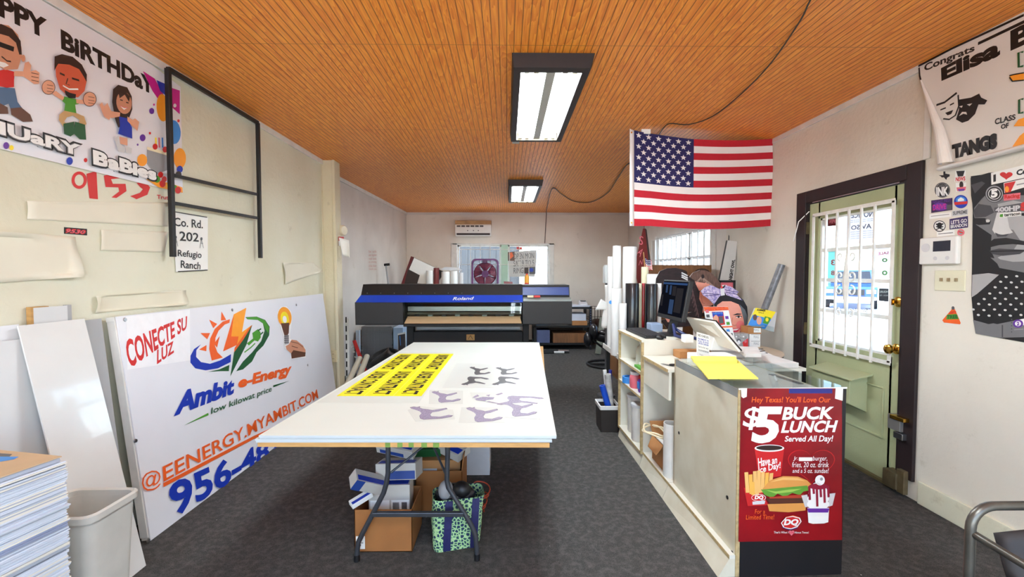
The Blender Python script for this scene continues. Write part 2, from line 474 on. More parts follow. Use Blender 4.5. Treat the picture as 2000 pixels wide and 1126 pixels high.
# pillar where the old partition stood, leaning a little
PILM = wall_mat('pillar paint', (220, 212, 186), (206, 196, 164), (120, 104, 70))
b = MB(); b.box((XR - .012, 2.60, 2.11), (XR, 2.64, ZC - .045), TRIMW); b.struct('trim_5', bevel=.003)
pl = MB()
a0 = [Vector((XL, 5.0, 0)), Vector((-1.935, 5.0, 0)), Vector((-1.935, 5.16, 0)), Vector((XL, 5.16, 0))]
a1 = [Vector((p.x - .02, p.y - .02, ZC)) for p in a0]
pl.hexa(a0, a1, PILM)
for k, (xa, xb) in enumerate(((-2.10, -2.075), (-1.965, -1.93))):       # corner battens down the front face
    pl.hexa([Vector((xa, 4.985, 0)), Vector((xb, 4.985, 0)), Vector((xb, 5.0, 0)), Vector((xa, 5.0, 0))],
            [Vector((xa - .02, 4.965, ZC)), Vector((xb - .02, 4.965, ZC)), Vector((xb - .02, 4.98, ZC)), Vector((xa - .02, 4.98, ZC))], PILM)
pl.struct('pillar', bevel=.006)

# ------------------------------------------------------------------ world outside the windows
PAVE = mat('pale concrete', (226, 224, 220), 0.9, var=0.06, scale=2)
g = MB(); g.box((-40, -40, -.22), (60, 60, -.12), PAVE); g.struct('ground_outside', loc=(0, 0, -.12))
STUC = mat('white stucco', (246, 246, 244), 0.9, var=0.02, scale=3)
DKR = mat('dark red brown paint', (120, 62, 56), 0.6)
# ------------------------------------------------------------------ light fixtures
BRN = mat('dark brown stained frame', (38, 26, 24), 0.55, var=0.12, scale=14)
REFL = mat('white reflector enamel', (240, 238, 226), 0.35, var=0.01)
SPINE = mat('grey ballast cover', (168, 166, 156), 0.4, var=0.03)
SOCK = mat('ivory lamp socket', (226, 214, 180), 0.4)
TUBE = emit_mat('lit fluorescent tube', (232, 245, 255), TUBE_POWER)
def fixture(x0, y0, label):
    W, L, H = .485, 1.46, .082
    t = thing('ceiling_light', label, 'ceiling light', (x0 + W/2, y0 + L/2, ZC), 'fluorescent ceiling fixtures')
    x1, y1, zb = x0 + W, y0 + L, ZC - H
    f = MB(); i = .042
    top = [(x0, y0), (x1, y0), (x1, y1), (x0, y1)]; mid = [(x0 + .008, y0 + .006), (x1 - .02, y0 + .006), (x1 - .02, y1 - .02), (x0 + .008, y1 - .02)]
    q = .055; inn = [(x0 + q, y0 + q + .02), (x1 - q - .01, y0 + q + .02), (x1 - q - .01, y1 - q), (x0 + q, y1 - q)]
    vs = [Vector((x, y, ZC)) for x, y in top] + [Vector((x, y, zb)) for x, y in mid] + [Vector((x, y, zb)) for x, y in inn] + [Vector((x, y, ZC - .03)) for x, y in inn]
    fs = [(a + k, a + (k+1) % 4, a + 4 + (k+1) % 4, a + 4 + k) for a in (0, 4, 8) for k in range(4)]
    f.add(vs, fs, BRN); f.build('frame', t, bevel=.004)
    (ix0, iy0), (ix1, iy1) = inn[0], inn[2]
    r = MB(); r.box((ix0, iy0, ZC - .022), (ix1, iy1, ZC - .002), REFL)
    r.box((ix0 + .001, iy1 - .012, zb + .004), (ix1 - .001, iy1, ZC - .022), SOCK); r.build('reflector', t)
    xm = (ix0 + ix1) / 2
    s = MB(); s.hexa([(xm - .028, iy0, zb + .012), (xm + .028, iy0, zb + .012), (xm + .028, iy1 - .012, zb + .012), (xm - .028, iy1 - .012, zb + .012)],
                     [(xm - .045, iy0, ZC - .022), (xm + .045, iy0, ZC - .022), (xm + .045, iy1 - .012, ZC - .022), (xm - .045, iy1 - .012, ZC - .022)], SPINE)
    s.build('ballast_cover', t)
    for sx in (-1, 1):
        for k in (0, 1):
            cx = xm + sx * (.088 + .058 * k)
            tb = MB(); tb.cyl((cx, iy0 + .035, zb + .034), (cx, iy1 - .05, zb + .034), .017, .017, TUBE, 12); tb.build('tube', t, smooth=True)
            for ye, yw in ((iy0, .035), (iy1 - .05, .038)):
                so = MB(); so.box((cx - .016, ye, zb + .01), (cx + .016, ye + yw, ZC - .022), SOCK); so.build('socket', t, bevel=.003)
    c = MB(); c.box((x0 + .02, y1 - .02, zb + .0), (x0 + .085, y1 + .035, zb + .006), SPINE); c.build('corner_clip', t)
    return t
fixture(.03, 2.565, 'dark brown framed fluorescent fixture nearer the camera, lit')
fixture(.02, 5.98, 'dark brown framed fluorescent fixture farther away, above the wide printer, lit')
fixture(.03, -.85, 'dark brown framed fluorescent fixture added over the unseen front of the shop, lit')  # unseen fixture, added by continuing the spacing of the row
# ------------------------------------------------------------------ inks and common surfaces
def ink(name, c, rough=0.45): return mat('ink ' + name, c, rough, var=0.02, scale=20)
BLK = ink('black', (20, 18, 20)); WHT = ink('white', (238, 238, 236)); RED = ink('red', (206, 38, 36)); ORG = ink('orange', (236, 98, 34))
AMB = ink('amber', (248, 160, 40)); BLU = ink('blue', (20, 52, 168)); DGR = ink('dark green', (24, 84, 44)); GRN = ink('green', (74, 150, 44))
YEL = ink('yellow', (250, 226, 40)); PUR = ink('purple', (98, 44, 150)); MAG = ink('magenta', (196, 30, 140)); SKY = ink('sky blue', (60, 140, 220))
GRY = ink('grey', (150, 150, 152)); DGY = ink('dark grey', (82, 82, 86)); BRW = ink('brown', (96, 60, 42)); DBR = ink('dark brown', (48, 30, 26))
SKN = ink('skin', (226, 164, 134)); SKN2 = ink('skin flushed', (206, 92, 62)); SKN3 = ink('skin tan', (204, 142, 112)); PINK = ink('pink', (222, 110, 124))
KHA = ink('khaki', (196, 158, 106)); DEN = ink('denim', (74, 104, 138)); CRE = ink('cream', (240, 226, 190)); LGR = ink('light grey', (204, 204, 206))
VINYL = mat('glossy white banner vinyl', (232, 232, 238), 0.32, var=0.02, scale=3, bump=0.15, bscale=6)
PAPER = mat('white paper', (238, 238, 234), 0.6, var=0.02, scale=5)
COROW = mat('white corrugated plastic', (226, 229, 232), 0.38, var=0.03, scale=4, stretch=(1, 1, 1))
BLKMET = mat('black painted steel', (20, 19, 21), 0.5, var=0.1, scale=30)
CARD = mat('brown corrugated cardboard', (178, 124, 74), 0.8, var=0.08, scale=7)
WOODP = mat('raw plywood edge', (196, 152, 92), 0.7, var=0.1, scale=12, stretch=(1, 1, 6))
CHROME = mat('brushed aluminium', (190, 190, 194), 0.28, metal=1.0, var=0.04)
BRASS = mat('polished brass', (214, 164, 70), 0.22, metal=1.0, var=0.05)

# ------------------------------------------------------------------ birthday banner on the left wall
def c1(*p): return [(x * .35511, y * .35511) for x, y in p]
def cs(s, ox, oy, *p): return [(ox + x * s, oy + y * s) for x, y in p]
XB = -2.092
bn = MB()
bn.slab([(XB, 1.50, 1.932), (XB, 2.84, 1.934), (XB, 2.845, 2.612), (XB, 2.62, 2.645), (XB, 1.50, 2.645)], (.0018, 0, 0), VINYL)
A = Art((XB + .002, 0, 0), (1, 0, 0), mb=bn)
A.mtext('HAPPY', 1.69, 2.478, .345, .092, BLK, bold=.045)
A.mtext('BiRTHDaY', 2.095, 2.47, .535, .092, BLK, bold=.045)
# party scatter at the right end
A.poly(c1((785,390),(850,432),(905,530),(880,560),(838,500)), MAG); A.poly(c1((860,440),(930,470),(930,540),(880,500)), BLU)
A.poly(c1((940,482),(988,498),(988,628),(945,590)), MAG)
A.ell(893*.3551, 592*.3551, 33*.3551, 76*.3551, AMB, rot=-4); A.ell(955*.3551, 726*.3551, 38*.3551, 66*.3551, SKY, rot=-4); A.ell(988*.3551, 870*.3551, 12, 20, AMB)
for x, y, r, m in ((833,610,14,PUR),(783,757,16,PUR),(823,732,6,RED),(980,664,7,RED),(845,575,5,MAG),(960,580,9,VINYL),(755,795,5,PUR),(468,880,10,RED),(780,880,28,AMB),(380,885,18,BLU),(60,812,12,YEL),(30,800,16,PUR)):
    A.ell(x*.3551, y*.3551, r*.3551, r*.43, m, n=12)
A.poly(c1((808,808),(930,840),(930,930),(850,960),(806,900)), GRY); A.poly(c1((806,806),(930,838),(930,858),(806,822)), CRE)
for x in (850, 868, 886): A.poly(c1((x,755),(x+8,757),(x+10,812),(x+2,810)), (PINK, SKY, YEL)[(x//18) % 3])
for x, y in ((850,806),(905,822),(880,960),(900,985)): A.ell(x*.3551, y*.3551, 5, 6, RED, n=12)
A.poly(c1((800,985),(930,1005),(1000,1030),(1002,1060),(870,1030)), AMB)
for x, y, m in ((860,985,GRN),(890,1010,RED),(930,1020,YEL),(955,1035,GRN),(975,1045,RED),(985,930,BLU),(978,960,DBR)): A.ell(x*.3551, y*.3551, 6, 7, m, n=10)
# printed figure on the left: red shirt, jeans, thumb up
A.poly(c1((22,480),(75,485),(90,560),(120,600),(55,610),(40,570),(-10,590),(-10,480)), DEN)
A.poly(c1((50,595),(110,590),(160,630),(175,668),(120,670),(55,630)), BRW); A.poly(c1((-20,560),(35,590),(40,626),(-20,626)), BRW)
A.poly(c1((-40,395),(20,380),(75,395),(70,440),(70,478),(30,482),(-30,470)), RED)
A.poly(c1((70,390),(120,392),(122,420),(70,418)), SKN)
A.poly(c1((120,392),(130,345),(150,338),(165,360),(160,392),(190,385),(210,400),(208,460),(180,462),(150,440),(122,420)), SKN)
for y in (400, 420, 440): A.line(c1((165,y),(205,y+8)), .003, BRW)
A.poly(c1((-60,150),(-20,130),(40,140),(90,190),(110,260),(112,310),(90,380),(20,385),(-40,350)), SKN3)
A.poly(c1((-60,130),(0,132),(60,160),(105,225),(112,300),(98,300),(80,235),(40,200),(-10,185),(-60,190)), DBR)
A.ell(120*.3551, 320*.3551, 4, 7, SKN3, n=12); A.poly(c1((-30,222),(70,258),(66,284),(-30,250)), BLK); A.line(c1((0,310),(30,335),(52,338)), .006, DBR)
A.poly(c1((-20,335),(20,345),(40,360),(10,372),(-20,360)), WHT)
# middle figure: green shirt, khaki trousers, flushed face, dark beard
A.poly(c1((345,608),(410,620),(455,640),(468,680),(450,700),(425,690),(430,660),(395,635),(360,645),(345,668),(368,690),(340,695),(315,660),(318,630)), KHA)
A.poly(c1((340,680),(400,668),(402,735),(380,750),(345,735)), DGR); A.poly(c1((405,668),(460,685),(466,768),(430,765),(398,735)), DGR)
A.poly(c1((330,540),(345,530),(412,545),(425,572),(405,575),(412,622),(345,608),(350,570),(335,555)), GRN)
A.poly(c1((270,505),(300,500),(345,535),(335,553),(290,525)), SKN); A.poly(c1((410,545),(455,550),(460,572),(412,568)), SKN)
A.ell(257*.3551, 480*.3551, 13, 14, SKN); A.ell(484*.3551, 545*.3551, 12.5, 13.5, SKN)
for cx, cy in ((257,480),(484,545)):
    A.ring(cx*.3551, cy*.3551, 13.3, 14.3, 1.0, DBR)
    for k in (-14, 4, 20): A.line(c1((cx-8,cy+k),(cx+26,cy+k+6)), .0025, BRW)
A.poly(c1((292,340),(330,320),(400,340),(450,390),(468,440),(455,500),(420,535),(370,530),(320,490),(298,420)), SKN2)
A.poly(c1((288,390),(290,310),(330,297),(390,312),(440,355),(468,410),(466,450),(450,420),(425,380),(370,355),(310,350),(296,372)), DBR)
A.poly(c1((345,495),(375,510),(408,518),(405,540),(368,538),(350,520)), BLK); A.line(c1((335,470),(370,490),(420,490)), .007, WHT)
A.line(c1((318,402),(345,414)), .009, DBR); A.line(c1((385,430),(425,442)), .009, DBR); A.line(c1((362,430),(352,462),(372,468)), .005, BRW)
# right figure: long hair, blue dress, waving
A.poly(c1((612,490),(640,466),(690,480),(715,530),(718,600),(700,650),(700,740),(660,700),(640,700),(622,650),(607,560)), DBR)
A.poly(c1((645,640),(690,650),(716,700),(718,762),(640,735),(650,690)), BLU)
A.ell(672*.3551, 565*.3551, 15, 22, SKN3, rot=-8); A.poly(c1((640,505),(668,492),(705,530),(700,560),(676,520),(648,540)), DBR)
A.line(c1((650,548),(665,552)), .006, DBR); A.line(c1((683,562),(697,566)), .006, DBR); A.poly(c1((650,582),(670,592),(690,592),(672,604)), WHT); A.line(c1((650,581),(672,592),(691,591)), .004, PINK)
A.poly(c1((560,600),(610,612),(650,618),(648,640),(600,650)), SKN); A.poly(c1((535,575),(550,562),(560,585),(580,565),(590,590),(605,620),(590,660),(560,640)), SKN)
A.poly(c1((690,640),(720,660),(732,650),(755,670),(745,720),(725,700),(690,665)), SKN)
A.poly(c1((645,750),(690,760),(690,800),(650,790)), SKN); A.poly(c1((618,760),(640,745),(650,790),(680,815),(672,840),(640,830)), LGR); A.poly(c1((680,800),(715,815),(710,845),(680,838)), LGR)
# second line of lettering: white letters with a dark outline
A.mtext('JaNUaRY', 1.635, 1.960, .538, .092, BLK, bold=.10); A.mtext('BaBies', 2.214, 1.956, .412, .092, BLK, bold=.10)
A.mtext('JaNUaRY', 1.645, 1.970, .518, .074, GRY, bold=.055); A.mtext('BaBies', 2.223, 1.966, .394, .074, WHT, bold=.055)
A.mtext('JaNUaRY', 1.645, 1.974, .516, .068, WHT, bold=.04)
bn.thing('birthday_banner', 'white birthday banner with cartoon-bodied people and HAPPY BIRTHDAY lettering high on the wall', 'banner', recalc=False)

# red brush lettering on the wall below it (a vinyl decal), small black sticker, road-name sheet
d = MB(); A = Art((-2.0985, 0, 0), (1, 0, 0), mb=d)
A.ring(435*.3551, 990*.3551, 15, 17, 6, RED, n=24); A.poly(c1((475,955),(530,940),(538,1095),(492,1090)), RED)
A.poly(c1((570,965),(660,945),(690,960),(690,975),(610,985),(620,1010),(690,1010),(695,1050),(640,1088),(612,1085),(655,1052),(650,1030),(580,1028)), RED)
A.poly(c1((750,1005),(800,1000),(825,1030),(810,1070),(750,1095),(715,1078),(768,1060),(785,1040),(770,1028)), RED)
A.text('Trut', c1((862,1070),(925,1075),(925,1098),(862,1092)), RED, bold=.02)
d.thing('wall_decal', 'torn red brush-lettered vinyl numerals on the wall under the birthday banner', 'decal', recalc=False)
d = MB(); q = [aX(x, y, -2.099) for x, y in c1((352,1248),(478,1258),(478,1294),(352,1284))]
d.slab(q, (.001, 0, 0), BLK); A = Art((-2.0978, 0, 0), (1, 0, 0), mb=d)
A.text('9530', c1((358,1254),(472,1264),(472,1290),(358,1280)), RED, bold=.04, shear=.3); A.text('9530', c1((364,1260),(465,1268),(465,1284),(364,1276)), PINK, bold=.0, shear=.3)
d.thing('sticker', 'small black sticker with red brush numerals alone on the cream left wall', 'sticker', recalc=False)
d = MB()
def rsheet(u, v):
    top, bot = aX(338 + 69*u, 412 + 12*u, -2.09), aX(345 + 62*u, 531 - 4*u, -2.09)
    p = top.lerp(bot, v); p.x = -2.094 + .012 * max(0, u - .9) * 2 * abs(v - .5) 
    return p
d.grid(rsheet, 10, 12, PAPER)
A = Art((-2.0925, 0, 0), (1, 0, 0), mb=d)
def warp_rs(p): return p
A.text('Co. Rd.', [(339,424),(396,430),(396,446),(340,441)], BLK, bold=.015); A.text('202', [(350,451),(388,455),(388,472),(351,470)], BLK, bold=.015)
A.text('Refugio', [(347,487),(394,491),(393,508),(347,504)], BLK, bold=.012); A.text('Ranch', [(353,508),(392,512),(391,526),(353,523)], BLK, bold=.012)
for x, y in ((343,463),(393,466)):
    A.line([(x,y),(x-3,y+18)], .004, DGY); A.line([(x,y),(x+4,y+18)], .004, DGY); A.line([(x-2,y+9),(x+3,y+9)], .003, DGY); A.ell(x, y, 2.2, 3.2, DGY, n=10)
A.line([(339,413),(404,424)], .006, BLK); A.line([(347,530),(405,527)], .006, BLK)
d.thing('road_sheet', 'white county road paper sheet with black lettering taped beneath the black steel frame', 'sheet', recalc=False)

# plain papers and film stuck to the wall
PATCH = mat('aged masking paper', (226, 220, 200), 0.5, var=0.03, scale=4); PATCH2 = mat('clear transfer film', (224, 218, 196), 0.25, var=0.02, scale=5)
def patch(px, label, m, curl=.012, corner=None):
    pts = [aX(x, y, -2.099) for x, y in px]
    def fn(u, v):
        p = pts[0].lerp(pts[1], u).lerp(pts[3].lerp(pts[2], u), v)
        e = max(abs(u - .5), abs(v - .5)) * 2
        k = .4 + .6 * math.sin(5 * u + 3 * v)
        p.x = -2.0975 + curl * (max(0, e - .8) / .2) ** 2 * max(0.1, k) + .002 * math.sin(7 * u + 2) * math.sin(4 * v + 1)
        return p
    b = MB(); b.grid(fn, 16, 10, m)
    return b.thing('wall_paper_patch', label, 'paper', group='plain papers stuck on the left wall', smooth=True, thick=.0008)
patch([(-60,448),(145,462),(153,540),(-60,556)], 'large wrinkled blank paper stuck at the left edge of the cream wall', PATCH, .03)
patch([(195,448),(330,452),(318,492),(196,489)], 'blank pale paper stuck on the cream wall below the red vinyl numerals', PATCH, .006)
patch([(182,577),(362,566),(362,594),(182,611)], 'curling blank strip of film stuck just above the logo sign board', PATCH2, .022)
patch([(50,392),(330,395),(325,442),(52,428)], 'faint wide blank paper on the cream wall just under the birthday banner', PATCH, .006)
patch([(550,512),(612,512),(628,530),(555,555)], 'small blank paper peeling beside the cream pillar', PATCH, .02)

# hanging black steel frame
t = thing('steel_rack', 'black square-tube steel frame with two crossbars hung on the left wall below the ceiling', 'frame', (-2.05, 3.15, 1.52))
y0, y1 = 2.69, 3.635
for nm, p0, p1 in (('upright', (-2.05, y0, 1.52), (-2.05, y0, 2.655)), ('upright', (-2.05, y1, 1.545), (-2.05, y1, 2.655)), ('top_bar', (-2.05, y0, 2.655), (-2.05, y1, 2.655)),
                   ('crossbar', (-2.062, y0, 2.022), (-2.062, y1, 2.07)), ('crossbar', (-2.062, y0, 1.852), (-2.062, y1, 1.876))):
    k = .026 if nm != 'crossbar' else .02
    m = MB(); m.beam(p0, p1, k, k, BLKMET, up=(1, 0, 0)); m.build(nm, t, bevel=.002)

# ------------------------------------------------------------------ logo sign leaning on the left wall
SB = Vector((-1.888, 0, 0.004)); ST = Vector((-2.03, 0, 1.194)); SV = (ST - SB).normalized(); SN = Vector((SV.z, 0, -SV.x))
SY0, SY1 = 2.27, 4.80
SIGNW = mat('glossy white sign panel', (232, 233, 238), 0.22, var=0.015, scale=3, coat=0.3)
sg = thing('sign_board', 'big white sign board with sun and lightning logo, leaning on the left wall', 'sign', (-1.95, 3.5, 0))
H = (ST - SB).length
def sp(y, v, n): return Vector((0, y, 0)) + SB + SV * v + SN * n
m = MB()
m.hexa([sp(SY0, 0, -.006), sp(SY1, 0, -.006), sp(SY1, 0, 0), sp(SY0, 0, 0)], [sp(SY0, H, -.006), sp(SY1, H, -.006), sp(SY1, H, 0), sp(SY0, H, 0)], SIGNW)
panel = m.build('panel', sg)
fr = MB()
for a, b_ in (((SY0 + .005, .02), (SY0 + .005, H)), ((SY1 - .02, .02), (SY1 - .02, H)), ((SY0 - .01, H - .012), (SY1, H - .012)), ((SY0, .014), (SY1, .014))):
    fr.beam(sp(a[0], a[1], -.028), sp(b_[0], b_[1], -.028), .042, .024, TRIMW, up=SV if a[1] == b_[1] else (0, 1, 0))
fr.build('frame', sg, bevel=.002)
art = MB(); A = Art(sp(0, 0, 0), SN, mb=art)
def c3(*p): return cs(.46168, 200, 560, *p)
def cl(*p): return cs(.22204, 350, 590, *p)
WH2 = ink('patch white', (240, 240, 242), .3)
A.poly(c3((100,125),(370,95),(372,310),(105,350)), WH2)
A.text('CONECTE SU', c3((88,228),(358,122),(360,175),(118,345)), RED, bold=.03, shear=.15)
A.text('LUZ', c3((228,268),(300,228),(306,275),(230,328)), RED, bold=.03, shear=.1)
# the logo: blue and green swoosh, sun, two-tone bolt, leaf and plug
A.poly(cl((190,370),(150,420),(148,480),(190,525),(270,540),(360,510),(455,455),(452,525),(340,580),(230,598),(140,580),(97,530),(98,470),(130,410)), BLU)
A.poly(cl((580,130),(680,125),(755,155),(795,215),(790,290),(740,380),(680,440),(640,520),(560,590),(500,605),(560,520),(640,440),(720,340),(750,250),(735,185),(690,155),(600,150)), DGR)
A.poly(cl((590,132),(680,127),(755,160),(790,220),(780,270),(755,230),(735,185),(690,155),(602,150)), GRN)
A.poly(cl((250,612),(350,590),(440,550),(435,605),(360,605)), DGR)
A.poly(cl((445,148),(380,170),(310,235),(270,320),(262,410),(285,512),(382,485),(335,440),(312,380),(318,310),(345,250),(400,195),(440,180)), ORG)
for q in (((370,80),(365,160),(412,155)), ((262,152),(298,228),(332,190)), ((184,270),(245,325),(270,270)), ((172,415),(238,375),(236,430))): A.poly(cl(*q), ORG)
A.poly(cl((355,295),(305,360),(330,400)), ORG)
A.poly(cl((588,48),(478,105),(383,432),(505,375),(480,440),(640,198),(550,262)), AMB)
A.poly(cl((478,105),(383,432),(505,375),(520,300),(455,300)), ORG)
A.poly(cl((640,198),(600,240),(480,440),(447,652),(590,370)), DGR); A.poly(cl((640,198),(600,240),(485,400),(480,440),(560,330)), ORG)
A.poly(cl((640,270),(690,235),(712,262),(715,310),(690,345),(660,335),(610,380),(592,360),(648,318)), GRN)
A.line(cl((690,250),(718,232)), .012, DGR); A.line(cl((712,282),(736,262)), .012, DGR)
A.line(cl((560,480),(620,430),(680,360)), .012, SIGNW); A.line(cl((570,440),(630,395),(665,360)), .010, GRN)
# bulb in a hand, a cut-out print
A.poly(cl((862,90),(890,40),(940,36),(980,80),(990,150),(975,260),(970,320),(1040,340),(1105,400),(1110,485),(980,502),(975,450),(920,400),(915,300),(880,200)), WHT)
A.ell(350+925*.222, 590+130*.222, 13.4, 20, AMB, rot=-8); A.ell(350+925*.222, 590+140*.222, 8, 13, YEL, rot=-8); A.ell(350+925*.222, 590+150*.222, 4, 7, WHT, rot=-8)
A.poly(cl((890,185),(965,180),(960,270),(945,300),(925,300),(912,260)), BRW); A.poly(cl((920,290),(958,288),(962,365),(925,370)), GRY)
for k in range(4): A.line(cl((920, 300+18*k),(962, 296+18*k)), .008, DGY)
A.poly(cl((932,385),(960,370),(985,328),(1030,335),(1085,380),(1108,420),(1105,475),(985,495),(980,450),(940,415)), SKN3)
A.poly(cl((1000,420),(1050,430),(1108,440),(1105,475),(985,495),(980,450)), BRW); A.line(cl((975,345),(1040,360),(1085,395)), .006, BRW); A.line(cl((985,385),(1040,400)), .006, BRW)
A.text('Ambit', cl((-40,790),(475,668),(485,800),(-55,1005)), BLU, bold=.05, shear=.18)
A.text('e-Energy', cl((510,660),(985,535),(985,650),(520,785)), ORG, bold=.045, shear=.15)
A.text('low kilowat price', cl((272,930),(805,735),(812,795),(275,1000)), DGR, bold=.01, shear=.1)
A.poly(cl((35,1082),(248,972),(252,992)), GRN); A.poly(cl((822,730),(965,690),(822,748)), DGR)
A.text('@', c3((160,785),(245,770),(243,850),(165,872)), ORG, bold=.0)
A.text('EENERGY.MYAMBIT.COM', c3((250,760),(905,432),(912,470),(255,825)), ORG, bold=.012)
A.line(c3((254,838),(430,745),(640,635),(760,580)), .022, ORG)
A.text('956-482', c3((268,835),(752,622),(752,695),(300,980)), BLU, bold=.03)
art.build('printed_artwork', panel, recalc=False)
for x, y in ((95,138),(549,97),(820,75),(868,330),(140,650),(193,1072),(672,757)):
    px = c3((x, y))[0]; p = aPl(px[0], px[1], sp(0, 0, 0), SN)
    s = MB(); s.cyl(p, p + SN * .004, .011, .009, CHROME, 12); s.build('screw', panel)

# ------------------------------------------------------------------ boards leaning at the left, stack of sheets, bin
def lean(name, label, y0, y1, xb, xt, h, th, m, group='blank boards leaning on the left wall', z0=0.003, skew=0.0):
    b = MB(); B = Vector((xb, 0, z0)); Tp = Vector((xt, 0, z0 + h)); V = (Tp - B).normalized(); N = Vector((V.z, 0, -V.x)) * th
    q = [B + Vector((0, y0, 0)), B + Vector((0, y1, 0)), Tp + Vector((0, y1 + skew, 0)), Tp + Vector((0, y0 + skew, 0))]
    b.slab([p - N for p in q], N, m)
    return b.thing(name, label, 'board', group, bevel=.001)
GLOSSW = mat('glossy white board', (226, 227, 224), 0.14, var=0.04, scale=2.5, coat=0.5)
MATTW = mat('dull white board', (216, 218, 218), 0.5, var=0.03, scale=3)
GREYB = mat('grey strip and shaded board', (176, 178, 180), 0.5, var=0.06, scale=3)  # GREYB: shade of the leaning board put into its colour; offcut strip is plain grey
lean('leaning_board', 'glossy white narrow board leaning in front between sheet stack and logo sign', 1.79, 2.075, -1.752, -2.045, 1.197, .006, GLOSSW, skew=.04)
lean('leaning_board', 'dull white board behind the front glossy board, at the left edge of the photo', 1.46, 1.90, -1.93, -2.045, 1.14, .006, MATTW)
lean('leaning_board', 'tallest white board at the far left, standing against the wall behind the dull one', 1.42, 1.86, -1.965, -2.075, 1.20, .006, COROW)
lean('leaning_board', 'narrow board with its shade coloured grey, between the glossy white board and the logo sign', 2.10, 2.235, -1.96, -2.075, 1.185, .01, GREYB)
t = MB(); t.box((-2.092, 1.905, .6), (-2.072, 1.98, 1.272), WOODP); t.box((-2.0715, 1.915, .6), (-2.0695, 2.06, 1.268), MATTW); t.box((-2.092, 2.062, .6), (-2.075, 2.085, 1.27), GREYB)
t.box((-2.092, 1.99, .004), (-2.076, 2.055, .62), WOODP)
t.thing('wood_offcut', 'wooden offcut with a white face sticking up behind the leaning boards', 'board')
# the stack
SC = mat('stack sheet cool white', (204, 211, 222), 0.4, var=0.03); SG = mat('stack sheet grey', (168, 175, 188), 0.45, var=0.04)
SW = mat('stack sheet warm', (226, 222, 210), 0.45, var=0.04); SBL = mat('stack sheet bluish', (150, 160, 186), 0.4, var=0.05); SDK = mat('stack sheet dark grey', (128, 134, 146), 0.5)  # sheet tints, light and dark, mixed at random through the stack
CARDT = mat('tan cardboard top', (198, 172, 138), 0.8, var=0.05, scale=5)
def sheet_mesh(m):
    b = MB(); b.box((-.457, -.61, 0), (0, 0, .0040), m); return b
rz = R(-11.5); P0 = Vector((-1.455, 1.425, 0))
protos = []; zz = 0.003; ns_ = 0
GS = 'corrugated sheets in the tall stack'
LB = 'thin white corrugated plastic sheet lying in the tall stack beside the grey bin'
seqm = [SC, SC, SG, SC, SW, SC, SG, SC, SC, SDK, SC, SW]
base = {}
while zz < 0.800:
    m = rnd.choice(seqm)
    if 0.585 < zz < 0.60: m = SBL
    if m.name not in base:
        o = sheet_mesh(m).build('corrugated_sheet', loc=(0, 0, 0)); base[m.name] = o
    else:
        o = base[m.name].copy(); COL.objects.link(o)
    tag(o, LB, 'sheet', GS)
    jx = jitter(.0035)
    if abs(zz - .655) < .004: jx = .012
    o.location = P0 + Vector((jx, jitter(.005), zz)); o.rotation_euler = (0, 0, rz + jitter(R(.5)))
    zz += .00432
lid = thing('cardboard_sheet', 'tan cardboard sheet with a blue printed patch on top of the sheet stack', 'cardboard', P0 + Vector((-.004, -.006, zz + .001)), rz=rz)
Tm = Matrix.Translation(P0 + Vector((-.004, -.006, zz + .001))) @ Matrix.Rotation(rz, 4, 'Z')
m = MB(); m.box((-.457, -.61, 0), (-.004, -.004, .014), SG, T=Tm); m.build('edge', lid, bevel=.002)
m = MB(); m.box((-.458, -.612, .0145), (-.001, -.001, .0175), CARDT, T=Tm); m.build('top_sheet', lid)
m = MB(); zt = (Tm @ Vector((0, 0, .0182))).z; m.poly([aZ(x, y, zt) for x, y in ((-30,892),(0,891),(37,891),(28,896),(0,901),(-30,905))], SKY); m.poly([Tm @ Vector(p) for p in ((-.26, -.05, .018), (-.16, -.04, .018), (-.18, -.02, .018), (-.26, -.025, .018))], DGY); m.build('printed_patch', lid, recalc=False)
# grey bin
BIN = mat('grey bin plastic', (206, 204, 196), 0.45, var=0.08, scale=5); BIND = mat('bin scuffs', (168, 160, 144), 0.5, var=0.1)
def rrect(cx, cy, w, d, r, z, n=5):
    pts = []
    for sx, sy, a0 in ((1, -1, -90), (1, 1, 0), (-1, 1, 90), (-1, -1, 180)):
        for i in range(n + 1):
            a = R(a0 + 90 * i / n); pts.append(Vector((cx + sx * (w/2 - r) + r * math.cos(a), cy + sy * (d/2 - r) + r * math.sin(a), z)))
    return pts
def loft(mb, rings, m, cap0=True, cap1=True):
    n = len(rings[0]); vs = [p for r_ in rings for p in r_]
    fs = [(k*n+i, k*n+(i+1) % n, (k+1)*n+(i+1) % n, (k+1)*n+i) for k in range(len(rings)-1) for i in range(n)]
    if cap0: fs.append(tuple(range(n))[::-1])
    if cap1: fs.append(tuple(range((len(rings)-1)*n, len(rings)*n)))
    return mb.add(vs, fs, m)
cx, cy = -1.615, 1.632
t = thing('waste_bin', 'grey rectangular plastic bin standing between the sheet stack and the leaning board', 'bin', (cx, cy, 0))
m = MB(); loft(m, [rrect(cx, cy, .20, .16, .03, .003), rrect(cx, cy, .255, .205, .035, .53), rrect(cx, cy, .245, .195, .033, .53), rrect(cx, cy, .19, .15, .03, .012)], BIN); m.build('body', t, smooth=True)
m = MB(); loft(m, [rrect(cx, cy, .255, .205, .035, .525), rrect(cx, cy, .276, .226, .04, .527), rrect(cx, cy, .278, .228, .04, .55), rrect(cx, cy, .262, .212, .036, .556), rrect(cx, cy, .246, .196, .033, .55), rrect(cx, cy, .246, .196, .033, .53)], BIN, False, False); m.build('rim', t, smooth=True)

